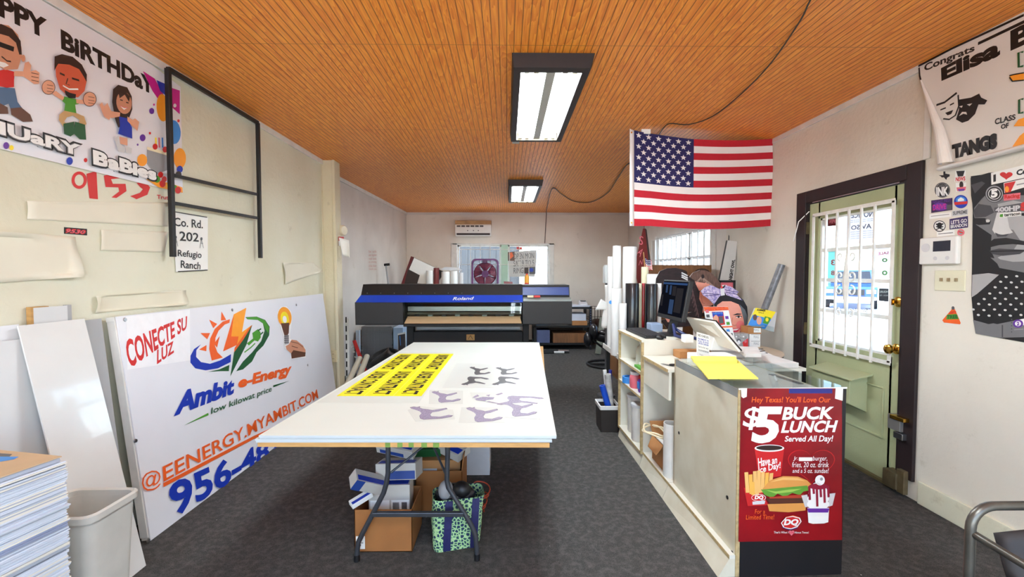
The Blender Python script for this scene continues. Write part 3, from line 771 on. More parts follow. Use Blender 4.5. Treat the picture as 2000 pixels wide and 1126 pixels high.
# things on the pillar
t = thing('door_chime', 'round cream plastic chime fixed on the side of the pillar', 'chime', (-1.95, 5.08, 2.0))
c = aX(668, 450, -1.945); m = MB(); m.lathe([(.062, 0), (.062, .022), (.052, .036), (.001, .038)], c, mat('cream plastic', (226, 216, 188), .4), 24, axis=(1, -.35, 0)); m.build('body', t, smooth=True)
m = MB(); q = [aX(661, 462, -1.94), aX(671, 462, -1.94), aX(672, 475, -1.94), aX(662, 478, -1.94)]; m.slab(q, (.003, 0, 0), RED); q = [aX(661, 470, -1.937), aX(671, 470, -1.937), aX(671, 478, -1.937), aX(662, 480, -1.937)]; m.slab(q, (.003, 0, 0), PAPER)
m.thing('tag', 'small red and white tag stuck on the pillar under the chime', 'tag')
def fl_(u, v):
    return Vector((-1.935 + .10*u + .02*v, 5.03 + .05*math.sin(2*u+v), 1.83 - .20*v - .03*u))
m = MB(); m.grid(fl_, 6, 8, PAPER); m.thing('hanging_paper', 'loose white paper flap hanging off the pillar side', 'paper', smooth=True, thick=.001)
t = thing('wall_outlet', 'cream double power outlet low on the front of the pillar', 'outlet', (-2.0, 4.98, 0.38))
p = aY(652, 695, 4.985); OUT = mat('ivory outlet', (222, 208, 170), .4)
m = MB(); m.box((p.x - .04, 4.97, p.z - .07), (p.x + .04, 4.99, p.z + .07), OUT); plate = m.build('cover_plate', t, bevel=.004)
for s in (-1, 1):
    m = MB(); m.cyl((p.x, 4.971, p.z + s*.026), (p.x, 4.966, p.z + s*.026), .019, .018, OUT, 16)
    for k in (-.007, .007): m.box((p.x + k - .0015, 4.9655, p.z + s*.026 - .006), (p.x + k + .0015, 4.9662, p.z + s*.026 + .006), BLK)
    m.build('socket', plate)
# ------------------------------------------------------------------ work table: folding table, plywood, four sheets, prints
TZ = 0.760
def tcorner(z, k=0.0):
    return [aZ(505 - k, 850, TZ), aZ(1087 + k, 850, TZ), aZ(1053 + k, 668, TZ), aZ(808 - k, 668, TZ)]
q = tcorner(TZ)
FOAM = mat('white foam board', (218, 225, 218), 0.38, var=0.015, scale=2)
FOAME = mat('foam board edge', (190, 200, 206), 0.6, var=0.04)
zz = TZ
labs = ['topmost white foam sheet on the work table, prints lying on it', 'second white foam sheet from the top on the work table', 'third white foam sheet from the top on the work table', 'lowest white foam sheet on the work table, on the plywood']
for i, (dx, dy, rot) in enumerate(((0, 0, 0), (-.002, .006, .1), (-.016, .004, -.15), (-.018, .010, .05))):
    c = sum(q, Vector()) / 4; M_ = Matrix.Translation(c) @ Matrix.Rotation(R(rot), 4, 'Z') @ Matrix.Translation(-c)
    pts = [M_ @ Vector((p.x + dx, p.y + dy, zz - .0072)) for p in q]
    b = MB(); b.slab(pts, (0, 0, .0072), FOAM, FOAME)
    b.thing('foam_sheet', labs[i], 'board', 'foam sheets on the work table', bevel=.0008); zz -= .0084
pz = zz + .0004
pq = [Vector((q[0].x - .012, q[0].y + .012, pz - .018)), Vector((q[1].x - .028, q[1].y + .004, pz - .018)), Vector((q[2].x + .035, q[2].y - .03, pz - .018)), Vector((q[3].x + .03, q[3].y - .02, pz - .018))]
pw = thing('plywood_sheet', 'plywood sheet with green tape on its front edge under the white foam sheets', 'plywood', (-.35, 2.9, pz - .018))
b = MB(); b.slab(pq, (0, 0, .018), WOODP); ply = b.build('panel', pw, bevel=.001)
TAPEG = mat('green masking tape', (110, 140, 60), .7, var=.1, scale=40)
for x0, x1 in ((752,762),(776,786),(798,808),(823,834),(846,858)):
    p0, p1 = aY(x0, 857, 1.753), aY(x1, 857, 1.753)
    b = MB(); d = (pq[1] - pq[0]); 
    u0 = (p0.x - pq[0].x) / d.x; u1 = (p1.x - pq[0].x) / d.x
    a0, a1 = pq[0] + d * u0, pq[0] + d * u1
    b.hexa([a0 + Vector((0, -.001, -.0005)), a1 + Vector((0, -.001, -.0005)), a1, a0], [a0 + Vector((0, -.001, .0185)), a1 + Vector((0, -.001, .0185)), a1 + Vector((0, 0, .0185)), a0 + Vector((0, 0, .0185))], TAPEG); b.build('tape', ply)
ft = thing('folding_table', 'folding table on curved grey steel legs carrying the plywood and white sheets', 'table', (-.44, 3.0, 0))
TGREY = mat('grey plastic table top', (150, 150, 148), .6); LEGM = mat('dark grey tubular steel', (74, 76, 82), .38, metal=.5, var=.08, scale=20)
tz = pz - .0185
b = MB(); b.box((-.84, 1.98, tz - .042), (-.06, 3.86, tz), TGREY); b.build('tabletop', ft, bevel=.008)
def legset(Y, sgn):
    def P(x, y, d=0.0): 
        p = aY(x, y, 2.10); return Vector((p.x, Y + d * sgn, p.z))
    for pts in (((756,866),(756,900),(756,926),(753,946),(748,964),(728,1003),(708,1041),(699,1060),(697,1078),(697,1096)), ((874,866),(873,900),(872,940),(875,954),(884,968),(906,1003),(922,1030),(929,1048),(931,1070),(932,1093))):
        n = len(pts); b = MB(); L = [P(x, y, .02 * (1 - i / n)) for i, (x, y) in enumerate(pts)]
        L[0].z = tz - .03; L[-1].z = .012
        b.tube(L, .0125, LEGM, 10); lgo = b.build('leg', ft, smooth=True)
        f = MB(); e = L[-1]; f.cyl((e.x, e.y, .0), (e.x, e.y, .03), .0155, .0145, BLK, 12); f.build('foot_cap', lgo, smooth=True)
    b = MB(); b.beam(P(728, 1003), P(906, 1003), .022, .022, LEGM); b.build('crossbar', ft, bevel=.003)
    for a, c in (((828,884),(761,926)), ((834,886),(870,930))):
        p0, p1 = P(*a, .14), P(*c, .02); b = MB(); b.tube([Vector((p0.x, p0.y + .08 * sgn, tz - .04)), p0, p1], .006, LEGM, 8); b.build('brace', ft, smooth=True)
legset(2.10, 1); legset(3.72, -1)

# prints on the top sheet
HZ = TZ + .0004
PAP2 = mat('thin print paper', (207, 213, 206), 0.5, var=.01); FILM = mat('clear print film', (210, 216, 210), 0.3, var=.01)
YEL2 = ink('decal yellow', (252, 240, 20), .35)
def zy(*p): return cs(.13, 640, 680, *p)
def flat(px, m, th=.0006, z=HZ):
    b = MB(); b.slab([aZ(x, y, z) for x, y in px], (0, 0, th), m); return b
def lying(name, label, cat, px, m, group=None, z=HZ):
    b = flat(px, m, z=z); A = Art((0, 0, z + .0006), (0, 0, 1), U=(1, 0, 0), mb=b, start=.0003, step=.0001); return b, A
yb, A = lying('', '', '', [(618,786),(818,786),(886,688),(778,688)], PAP2)
A.poly(zy((130,715),(1410,715),(1895,80),(1070,80)), YEL2)
PALEY = ink('pale yellow', (255, 250, 150))
A.line(zy((545,712),(1325,82)), .003, PALEY); A.line(zy((985,712),(1600,82)), .003, PALEY)
for nl, nr, fl_, fr_, y0, y1 in ((225,490,720,930,690,345),(660,920,1065,1270,690,345),(1090,1340,1415,1620,690,345),(780,985,1090,1265,315,95),(1115,1310,1370,1545,315,95),(1450,1650,1660,1835,315,95)):
    A.text('UNDER CONTRACT', zy((fr_,y1),(nr,y0),(nl,y0),(fl_,y1)), BLK, bold=.035)
yb.thing('yellow_decals', 'sheet of yellow decals with black UNDER CONTRACT lettering on the work table', 'decal sheet', recalc=False)
LAV = mat('lavender print', (158, 148, 176), .5, var=.22, scale=170); LAVD = ink('lavender outline', (104, 94, 118)); DKH = ink('horse print dark', (58, 56, 58))
def th_(*p): return cs(.25, 600, 660, *p)
HORSE = [(.02,.86),(.16,.98),(.22,1.0),(.36,.97),(.30,.90),(.30,.80),(.40,.66),(.46,.64),(.70,.68),(.98,.66),(1.0,.73),(.86,.76),(.60,.76),(.50,.72),(.46,.56),(.44,.36),(.50,.26),(.72,.17),(.94,.20),(.98,.10),(.90,.05),(.60,.08),(.34,.02),(.12,.01),(.04,.10),(.02,.28),(.10,.45),(.12,.62),(.06,.76)]
HORSE = [(0,.92),(.10,.98),(.17,.94),(.24,1.0),(.23,.90),(.30,.82),(.42,.78),(.52,.72),(.60,.76),(.84,.88),(.87,.80),(.66,.62),(.52,.56),(.47,.40),(.50,.26),(.72,.22),(.92,.36),(1.0,.33),(.95,.22),(.74,.10),(.50,.06),(.32,.02),(.24,.10),(.22,.30),(.27,.50),(.22,.64),(.12,.76),(.03,.84)]
def horse(A, box, m, mo, skew=0.0, flip=False):
    x0, y0, x1, y1 = box
    def mp(u, v):
        if flip: v = 1 - v
        return th_((x0 + (x1-x0)*u + skew*(v-.5), y1 - (y1-y0)*v))[0]
    cxm, cym = .28, .5
    A.poly([mp(cxm + (u-cxm)*1.05, cym + (v-cym)*1.07) for u, v in HORSE], mo); A.poly([mp(u, v) for u, v in HORSE], m)
b, A = lying('', '', '', th_((1165,196),(1692,205),(1662,388),(1056,386)), FILM)
for bx, fl in (((1270,224,1430,286),0),((1475,228,1640,286),0),((1205,300,1415,366),1),((1445,300,1655,366),1)): horse(A, bx, DKH, LAVD, flip=bool(fl))
b.thing('print_film', 'clear film sheet with four small dark horse prints on the work table', 'print', recalc=False)
hp = [([(955,404),(1218,410),(1216,512),(950,512)], (975,415,1195,503), 'lavender horse print on paper beside the yellow decals, nearest to them'),
      ([(785,560),(880,530),(1140,560),(1155,632),(846,650)], (805,535,1130,635), 'lavender horse print on curled paper nearest the front table edge, left one'),
      ([(1205,540),(1545,540),(1550,660),(1182,660)], (1245,540,1520,655), 'lavender horse print on paper in the middle of the near row on the work table'),
      ([(1510,498),(1845,500),(1822,634),(1493,616)], (1545,500,1790,612), 'lavender horse print on paper nearest the right edge of the work table'),
      ([(1470,446),(1885,472),(1740,532),(1440,505)], (1485,450,1840,520), 'stretched lavender horse print on a slanting paper near the right table edge')]
for i, (pp, bx, lb) in enumerate(hp):
    b, A = lying('', '', '', th_(*pp), PAP2, z=HZ + .0001 * i); horse(A, bx, LAV, LAVD, flip=(i == 4))
    b.thing('horse_print', lb, 'print', 'lavender horse prints on the work table', recalc=False)
b, A = lying('', '', '', th_((1275,424),(1560,424),(1545,520),(1290,470)), PAP2, z=HZ - .0002)
for pp in (((1290,462),(1330,440),(1345,452),(1310,466)), ((1310,472),(1370,458),(1500,462),(1540,448),(1545,456),(1480,476),(1400,484),(1390,492),(1320,484)), ((1395,446),(1430,440),(1420,456)), ((1470,440),(1520,426),(1530,434),(1490,446)), ((1420,492),(1510,512),(1505,516),(1400,496))): A.poly(th_(*pp), LAV)
b.thing('horse_print', 'paper with broken lavender horse print fragments between film and near row', 'print', 'lavender horse prints on the work table', recalc=False)

# ------------------------------------------------------------------ cartons and bag under the table
def f8(x, y): return (660 + x*.24, 840 + y*.24)
CARD2 = mat('brown box board', (158, 102, 52), .8, var=.08, scale=6); CARDIN = mat('box board inside', (150, 100, 60), .85, var=.08)
def openbox(mb, x0, y0, x1, y1, z0, h, m, th=.005, mi=None, rz=0.0):
    c = Vector(((x0+x1)/2, (y0+y1)/2, 0)); Tm = Matrix.Translation(c) @ Matrix.Rotation(rz, 4, 'Z') @ Matrix.Translation(-c)
    mb.box((x0, y0, z0), (x1, y1, z0 + th), m, T=Tm)
    mb.box((x0, y0, z0), (x1, y0 + th, z0 + h), m, T=Tm); mb.box((x0, y1 - th, z0), (x1, y1, z0 + h), m, T=Tm)
    mb.box((x0, y0, z0), (x0 + th, y1, z0 + h), m, T=Tm); mb.box((x1 - th, y0, z0), (x1, y1, z0 + h), m, T=Tm)
    return Tm
bx = thing('cardboard_box', 'open brown cardboard box behind the left table leg, full of ink cartons', 'box', (-.63, 2.29, 0))
b = MB(); openbox(b, -.775, 2.165, -.482, 2.415, .002, .218, CARD2); bxb = b.build('body', bx, bevel=.001)
b = MB(); b.box((-.767, 2.162, .02), (-.722, 2.165, .085), PAPER); b.box((-.762, 2.1615, .05), (-.73, 2.1622, .053), BLK); b.box((-.752, 2.1615, .035), (-.742, 2.1622, .045), BLK); b.build('paper_label', bxb)
def carton(name, label, c, size, rot, m, extra=None, group='ink cartons under the work table'):
    t = thing(name, label, 'carton', c, group)
    M_ = Matrix.Translation(Vector(c)) @ Matrix.Rotation(R(rot[2]), 4, 'Z') @ Matrix.Rotation(R(rot[1]), 4, 'Y') @ Matrix.Rotation(R(rot[0]), 4, 'X')
    sx, sy, sz = size; b = MB(); b.box((-sx/2, -sy/2, -sz/2), (sx/2, sy/2, sz/2), m, T=M_); bo = b.build('body', t, bevel=.002)
    for nm, x0, z0, x1, z1, mm in (extra or []):
        e = MB(); e.box((-sx/2 + sx*x0, -sy/2 - .0008, -sz/2 + sz*z0), (-sx/2 + sx*x1, -sy/2 + .001, -sz/2 + sz*z1), mm, T=M_)
        e.build(nm, bo)
    for nm, x0, y0, x1, y1, mm in ([('top_print', .05, .1, .95, .5, BLU)] if m is PAPER or m is CARTW else []):
        e = MB(); e.box((-sx/2 + sx*x0, -sy/2 + sy*y0, sz/2 - .001), (-sx/2 + sx*x1, -sy/2 + sy*y1, sz/2 + .0008), mm, T=M_); e.build(nm, bo)
    return t
CARTW = mat('grey white carton', (196, 190, 182), .6, var=.06); CARTB = mat('blue carton print', (34, 66, 140), .5, var=.05)
carton('ink_carton', 'upright white carton with black printed labels inside the front brown box', (-.625, 2.315, .155), (.215, .11, .29), (0, 0, 2), CARTW,
       [('paper_label', .04, .3, .5, .72, PAPER), ('paper_label', .55, .3, .98, .72, PAPER), ('barcode', .58, .45, .74, .68, DGY), ('barcode', .80, .5, .93, .68, DGY), ('barcode', .1, .4, .22, .6, DGY)])
carton('ink_carton', 'tilted white carton with a blue end leaning over the front brown box, left side', (-.718, 2.205, .345), (.17, .08, .06), (25, 28, 38), CARTW, [('blue_band', 0, 0, .28, 1, CARTB)])
carton('ink_carton', 'white carton with blue band lying across the top of the front brown box', (-.585, 2.33, .358), (.22, .12, .085), (-8, -4, -6), CARTW, [('blue_band', .3, .05, .98, .55, CARTB)])
carton('ink_carton', 'opened pale carton lying on top of the other ink cartons under the table front', (-.60, 2.40, .468), (.22, .13, .06), (24, 6, -14), CARTW, [('blue_band', .1, .1, .75, .5, CARTB)])
carton('ink_carton', 'small white carton flap poking out at the far left of the ink cartons', (-.75, 2.195, .262), (.11, .045, .025), (10, -15, 40), PAPER, None)
bx = thing('cardboard_box', 'brown cardboard box farther back under the table holding a carton', 'box', (-.40, 2.64, 0))
b = MB(); openbox(b, -.535, 2.50, -.262, 2.79, .002, .262, CARD2); b.build('body', bx, bevel=.001)
b = MB(); b.hexa([(-.535, 2.785, .262), (-.262, 2.785, .262), (-.262, 2.79, .262), (-.535, 2.79, .262)], [(-.53, 2.86, .37), (-.27, 2.86, .37), (-.27, 2.865, .37), (-.53, 2.865, .37)], CARD2); b.build('flap', bx)
b = MB(); b.hexa([(-.267, 2.50, .262), (-.262, 2.50, .262), (-.262, 2.785, .262), (-.267, 2.785, .262)], [(-.255, 2.50, .36), (-.25, 2.50, .36), (-.25, 2.785, .37), (-.255, 2.785, .37)], CARD2); b.build('flap', bx)
carton('shipping_carton', 'closed brown carton with white label inside the rear brown box', (-.40, 2.65, .17), (.24, .20, .27), (0, 0, 1), CARD, [('paper_label', .08, .62, .42, .82, PAPER)], group=None)
b = MB(); b.box((-.60, 2.95, .0), (-.36, 3.2, .46), RED); b.thing('red_box', 'dark red box at the back under the work table', 'box', bevel=.004)
b = MB(); b.box((-.34, 3.0, 0), (-.12, 3.22, .47), LGR); b.thing('grey_box', 'pale grey box at the back under the work table beside the red one', 'box', bevel=.004)
for k, (x, y, z, r_) in enumerate(((-.49, 2.62, .352, 24), (-.32, 2.60, .352, -35))):
    carton('ink_carton', ['crumpled dark green and grey carton on the rear box, towards the middle', 'grey carton lying on the rear box under the table, towards the right'][k], (x, y, z), (.16, .11, .05), (14, 8, r_), [DGR, CARTW][k], group=None)
# patterned bag
def bag_mat():
    m = mat('green blue floral fabric', (44, 66, 78), .8, var=.05, scale=20)
    n = m.node_tree.nodes; l = m.node_tree.links; b = n['Principled BSDF']; tc = [k for k in n if k.type == 'TEX_COORD'][0]
    vo = n.new('ShaderNodeTexVoronoi'); vo.feature = 'DISTANCE_TO_EDGE'; vo.inputs['Scale'].default_value = 60
    l.new(tc.outputs['Object'], vo.inputs['Vector'])
    cr = n.new('ShaderNodeValToRGB'); cr.color_ramp.elements[0].position = .06; cr.color_ramp.elements[0].color = rgb((176, 208, 150)); cr.color_ramp.elements[1].position = .2; cr.color_ramp.elements[1].color = rgb((34, 62, 66))
    e = cr.color_ramp.elements.new(.14); e.color = rgb((86, 150, 112)); e = cr.color_ramp.elements.new(.30); e.color = rgb((30, 44, 84)); 
    l.new(vo.outputs['Distance'], cr.inputs[0]); l.new(cr.outputs[0], b.inputs['Base Color']); return m
NAVY = mat('navy webbing', (28, 28, 84), .7, var=.08, scale=60); DPLAS = mat('dark plastic bag', (40, 38, 44), .3, var=.1, bump=.8, bscale=25)
bg = thing('tote_bag', 'green and blue floral tote bag with navy straps behind the right table leg', 'bag', (-.27, 2.24, 0), rz=R(12))
B_ = bg.matrix_basis.copy() if False else Matrix.Translation((-.27, 2.24, 0)) @ Matrix.Rotation(R(12), 4, 'Z')
b = MB(); rings = []
for z, w_, d_, ox, oy in ((.003,.235,.13,0,0),(.03,.245,.145,0,0),(.12,.255,.16,.004,.004),(.20,.262,.16,.010,.01),(.262,.268,.15,.014,.016)):
    rings.append([B_ @ Vector((p.x + ox + .004*math.sin(17*p.y+z*30), p.y + oy + .004*math.sin(23*p.x+40*z), p.z)) for p in rrect(0, 0, w_, d_, .04, z)])
loft(b, rings, bag_mat(), True, False); b.build('body', bg, smooth=True)
for x in (-.052, .085):
    b = MB()
    for sgn in (1,):
        b.tube([B_ @ Vector(p) for p in ((x, -.066, .006), (x, -.079, .06), (x + .004, -.082, .13), (x + .008, -.078, .20), (x + .012, -.066, .26))], .004, NAVY, 4)
        pts = [(x, -.068, .006), (x, -.0785, .06), (x + .004, -.0835, .13), (x + .008, -.079, .20), (x + .014, -.066, .262)]
        L = []
        for p in pts: L += [B_ @ Vector((p[0] - .019, p[1] - .003, p[2])), B_ @ Vector((p[0] + .019, p[1] - .003, p[2]))]
        b.add(L, [(2*i, 2*i+1, 2*i+3, 2*i+2) for i in range(len(pts) - 1)], NAVY)
    b.build('strap', bg)
b = MB(); b.ball(B_ @ Vector((.0, .02, .25)), .075, DPLAS, 10, (1.45, .8, .75)); b.ball(B_ @ Vector((-.05, .0, .285)), .045, GRY, 8, (.9, .8, 1.2)); b.ball(B_ @ Vector((.03, -.01, .285)), .05, BLK, 8, (1, .8, .9)); b.build('contents', bg, smooth=True)
b = MB(); L = []
for i in range(70):
    a = i * .42; L.append(Vector((-.185 + .05 * math.cos(a) + .0006*i, 2.50 + .05 * math.sin(a), .02 + .0022 * i + .02 * math.sin(a * .5))))
b.tube(L, .004, ink('orange cord', (176, 70, 44)), 6); b.thing('extension_cord', 'coiled orange cord on the floor behind the floral tote bag', 'cord', smooth=True)
# ------------------------------------------------------------------ wide-format printer
PY = 5.12
def pp(x, y, Y=PY): return aY(x, y, Y)
PGREY = mat('charcoal printer plastic', (45, 44, 45), .6, var=.05, scale=8, bump=.1, bscale=90)
PBLK = mat('black printer plastic', (22, 18, 19), .65, var=.08, scale=6); PBLUE = mat('printer blue', (22, 70, 196), .28, var=.08, scale=2, coat=.3)
PBLUE2 = mat('printer panel blue', (36, 62, 134), .4, var=.05); PSIL = mat('printer silver grey', (150, 160, 156), .4, var=.04); PLAT = mat('tan platen', (206, 172, 132), .45, var=.05, scale=3, stretch=(1, 20, 20))
pr = thing('wide_format_printer', 'wide black and blue large-format printer on a black stand across the room', 'printer', (-.5, 5.5, 0))
XA, XBm, XC, XD = pp(694, 610).x, pp(787, 610).x, pp(1021, 610).x, pp(1117, 610).x
zlo, zbl, zbt, ztop = pp(700, 636).z, pp(700, 590).z, pp(700, 577).z, 1.285
def prof(mb, x0, x1, pts, m):      # cross-section (Y, z) swept along X
    n = len(pts); mb.slab([(x0, y, z) for y, z in pts], (x1 - x0, 0, 0), m); return mb
b = MB(); prof(b, XA, XBm, [(PY, zlo + .01), (PY - .012, zbl), (PY + .1, zbl + .01), (PY + .62, zbl + .01), (PY + .62, zlo)], PGREY); b.build('end_cover', pr, bevel=.012)
b = MB(); zr = pp(1022, 586).z; prof(b, XC, XD, [(PY, zlo + .012), (PY - .012, zr - .02), (PY, zr), (PY + .62, zr + .01), (PY + .62, zlo)], PGREY); b.build('end_cover', pr, bevel=.012)
b = MB(); prof(b, XC + .004, XD - .004, [(PY - .013, zr - .012), (PY - .002, zr + .004), (PY + .10, zr + .03), (PY + .12, zr + .03), (PY + .12, zr - .01)], PSIL); b.build('control_shelf', pr, bevel=.004)
x0, x1 = pp(705, 556, PY + .16).x, pp(1112, 556, PY + .16).x
b = MB(); prof(b, XA + .05, XC + .0, [(PY + .055, zbt), (PY + .14, ztop), (PY + .60, ztop - .005), (PY + .62, zbl), (PY + .12, zbl)], PBLK); tcv = b.build('top_cover', pr, bevel=.006)
b = MB(); prof(b, XC - .02, x1, [(PY + .13, zr + .02), (PY + .17, ztop - .01), (PY + .60, ztop - .01), (PY + .62, zbl), (PY + .13, zbl)], PBLK); b.build('rear_cover', pr, bevel=.006)
b = MB(); prof(b, XC + .003, x1 - .01, [(PY + .118, pp(1060, 577).z), (PY + .155, pp(1060, 561).z), (PY + .17, pp(1060, 561).z), (PY + .14, pp(1060, 577).z)], PBLUE2); b.build('control_panel', pr, bevel=.003)
b = MB(); b.hexa([(XA + .005, PY - .014, zbl + .0), (XC, PY - .014, zbl), (XC, PY + .05, zbl - .002), (XA + .005, PY + .05, zbl)], [(XA + .05, PY + .048, zbt + .004), (XC, PY + .048, zbt + .004), (XC, PY + .09, zbt), (XA + .05, PY + .09, zbt)], PBLUE); bband = b.build('blue_band', pr, bevel=.003)
lg = MB(); bo, bn_ = Vector((0, PY - .0145, zbl)), Vector((0, -(zbt - zbl + .004), .062))
A = Art(Vector((XA, PY - .0155, zbl)), bn_, mb=lg, start=.001); A.text('Roland', [(884,580),(926,579),(926,585),(884,586)], WHT, bold=.02, shear=.3); A.line([(1003,587),(1015,587)], .012, DGY); lg.build('lettering', bband, recalc=False)
# window of clear plastic, carriage rail and platen
b = MB(); b.box((XBm, PY + .30, zlo), (XC, PY + .34, zbl), PBLK); b.box((XBm, PY + .06, zbl - .02), (XC, PY + .34, zbl - .004), PBLK); b.build('inner_wall', pr)
b = MB(); b.box((XBm + .01, PY + .20, zlo + .155), (XC - .01, PY + .24, zlo + .215), CHROME); b.box((XBm + .01, PY + .18, zlo + .115), (XC - .01, PY + .25, zlo + .145), mat('dull rail', (120, 118, 104), .4, var=.2, scale=9)); b.build('carriage_rail', pr, bevel=.003)
for k in range(8):
    b = MB(); xx = XBm + .1 + k * .165; b.box((xx, PY + .15, zlo + .085), (xx + .06, PY + .2, zlo + .12), PSIL if k % 2 else PGREY); b.build('pinch_roller', pr, bevel=.004)
b = MB(); b.box((XBm + .02, PY + .13, zlo + .085), (XC - .02, PY + .28, zlo + .098), PLAT)
b.hexa([(XBm + .012, PY - .008, zlo + .028), (XC - .012, PY - .008, zlo + .028), (XC - .012, PY + .04, zlo + .02), (XBm + .012, PY + .04, zlo + .02)], [(XBm + .03, PY + .10, zlo + .10), (XC - .03, PY + .10, zlo + .10), (XC - .03, PY + .14, zlo + .09), (XBm + .03, PY + .14, zlo + .09)], PLAT); b.build('platen', pr, bevel=.004)
PCLEAR = glass_mat('clear printer cover', (226, 230, 226), .05)
b = MB(); b.hexa([(XBm + .015, PY + .0, zlo + .12), (XC - .015, PY + .0, zlo + .12), (XC - .015, PY + .003, zlo + .12), (XBm + .015, PY + .003, zlo + .12)], [(XBm + .015, PY + .03, zbl), (XC - .015, PY + .03, zbl), (XC - .015, PY + .033, zbl), (XBm + .015, PY + .033, zbl)], PCLEAR); b.build('clear_cover', pr)
b = MB(); b.box((XBm, PY + .01, zlo - .012), (XC, PY + .62, zlo + .02), PBLK); b.build('lower_body', pr, bevel=.004)
# stand
b = MB(); b.beam((pp(792, 650).x, PY + .3, zlo), (pp(792, 650).x, PY + .3, .06), .085, .12, PBLK, up=(0, 1, 0)); b.build('leg', pr, bevel=.006)
b = MB(); b.beam((pp(1029, 650).x, PY + .3, zlo), (pp(1029, 650).x, PY + .3, .06), .075, .12, PBLK, up=(0, 1, 0)); b.build('leg', pr, bevel=.006)
for x in (792, 1029):
    b = MB(); xx = pp(x, 650).x; b.box((xx - .045, PY - .02, .045), (xx + .045, PY + .66, .1), PBLK)
    ftp = b.build('foot', pr, bevel=.01)
    for yy in (PY + .03, PY + .6):
        c = MB(); c.cyl((xx - .02, yy, .024), (xx + .02, yy, .024), .024, .024, DGY, 14); c.build('caster', ftp, smooth=True)
b = MB(); b.box((pp(800, 660).x, PY + .22, pp(0, 690).z), (pp(1022, 660).x, PY + .36, pp(0, 654).z), PBLK); b.build('stand_beam', pr, bevel=.004)
b = MB(); b.cyl((pp(800, 650).x, PY + .42, pp(0, 650, PY).z), (pp(1018, 650).x, PY + .42, pp(0, 650, PY).z), .028, .028, mat('roll bar white', (205, 205, 210), .4), 16); b.build('take_up_bar', pr, smooth=True)
b = MB(); b.box((pp(806, 650).x, PY + .46, .10), (pp(1012, 650).x, PY + .47, zlo), mat('grey media sheet', (160, 158, 160), .5)); b.build('hanging_media', pr)
for x in (862, 915, 943): b = MB(); xx = pp(x, 650).x; b.box((xx, PY + .34, .56), (xx + .05, PY + .46, .61), PBLK); b.build('media_clamp', pr, bevel=.004)
b = MB(); p = pp(919, 659, PY + .2); b.box((p.x - .05, PY + .19, p.z - .03), (p.x + .05, PY + .22, p.z + .04), WOODP)
b.beam((p.x - .03, PY + .188, p.z - .02), (p.x, PY + .188, p.z + .03), .004, .012, BLK, up=(0, 1, 0)); b.beam((p.x, PY + .188, p.z + .03), (p.x + .03, PY + .188, p.z - .02), .004, .012, BLK, up=(0, 1, 0)); b.build('warning_plate', pr)
b = MB()
for k in range(8): p = pp(718 + 26.3*k, 572, PY + .085); b.cyl((p.x, PY + .066, p.z), (p.x, PY + .078, p.z), .006, .006, DGY, 8)
b.build('cover_screws', tcv)
for x0, x1, nm, lb, m in ((1030, 1042, 'sticky_note', 'small cream note pad on the printer control shelf', CRE), (1043, 1055, 'red_card', 'small red and white card on the printer control shelf', RED)):
    b = MB(); p, q_ = pp(x0, 582, PY + .06), pp(x1, 576, PY + .06); b.box((p.x, PY + .045, zr + .03), (q_.x, PY + .095, zr + .055), m); b.thing(nm, lb, 'note', bevel=.002)

# ------------------------------------------------------------------ left rear corner
FLUT = mat('grey fluted sheet edge', (128, 128, 130), .7, var=.15, scale=60, stretch=(8, 1, 1)); LBLU = mat('pale blue sheet face', (176, 200, 228), .5, var=.05)
cnt = 0; zz = .004; x0, x1 = pp(706, 640, 6.3).x, pp(766, 640, 6.3).x
base = None
while zz < .635:
    if base is None:
        b = MB(); b.box((0, 0, 0), (x1 - x0, .5, .0125), FLUT); base = b.build('fluted_sheet', loc=(0, 0, 0)); o = base
    else: o = base.copy(); COL.objects.link(o)
    o.location = (x0 + jitter(.006), 6.3 + jitter(.008), zz); zz += .0128
    tag(o, 'grey fluted sheet lying in the stack on the floor behind the printer', 'sheet', 'fluted sheets stacked behind the printer')
b = MB(); b.box((x1 + .02, 6.28, .004), (x1 + .16, 6.9, .63), LBLU); b.thing('blue_sheet_bundle', 'pale blue bundle of sheets beside the grey fluted stack', 'sheets', bevel=.003)
b = MB(); q = [pp(774, 650, 6.0), pp(783, 646, 6.0), pp(783, 690, 6.0), pp(781, 692, 6.0)]
s0, s1 = pp(773, 652, 6.05), pp(786, 647, 6.05)
b.hexa([(s0.x + .03, 6.05, .01), (s1.x + .05, 6.05, .01), (s1.x + .05, 6.062, .01), (s0.x + .03, 6.062, .01)], [(s0.x, 6.15, .56), (s1.x + .02, 6.15, .585), (s1.x + .02, 6.162, .585), (s0.x, 6.162, .56)], PAPER)
b.hexa([(s0.x + .036, 6.046, .03), (s1.x + .045, 6.046, .03), (s1.x + .045, 6.05, .03), (s0.x + .036, 6.05, .03)], [(s0.x + .008, 6.143, .54), (s1.x + .015, 6.143, .56), (s1.x + .015, 6.147, .56), (s0.x + .008, 6.147, .54)], DBR)
b.hexa([(s0.x + .05, 6.10, .40), (s0.x + .055, 6.10, .40), (s0.x + .055, 6.11, .40), (s0.x + .05, 6.11, .40)], [(s0.x + .03, 6.13, .53), (s0.x + .04, 6.13, .53), (s0.x + .04, 6.14, .53), (s0.x + .03, 6.14, .53)], SKY); b.thing('small_sign', 'small dark sign with white edge leaning on the blue bundle by the printer leg', 'sign')
b = MB(); p, q = pp(697, 640, 6.1), pp(704, 640, 6.1); b.box((p.x, 6.05, .004), (q.x, 6.1, .62), mat('blue white panel', (196, 206, 222), .5)); b.thing('white_board', 'narrow pale panel standing left of the grey fluted stack', 'panel', bevel=.003)
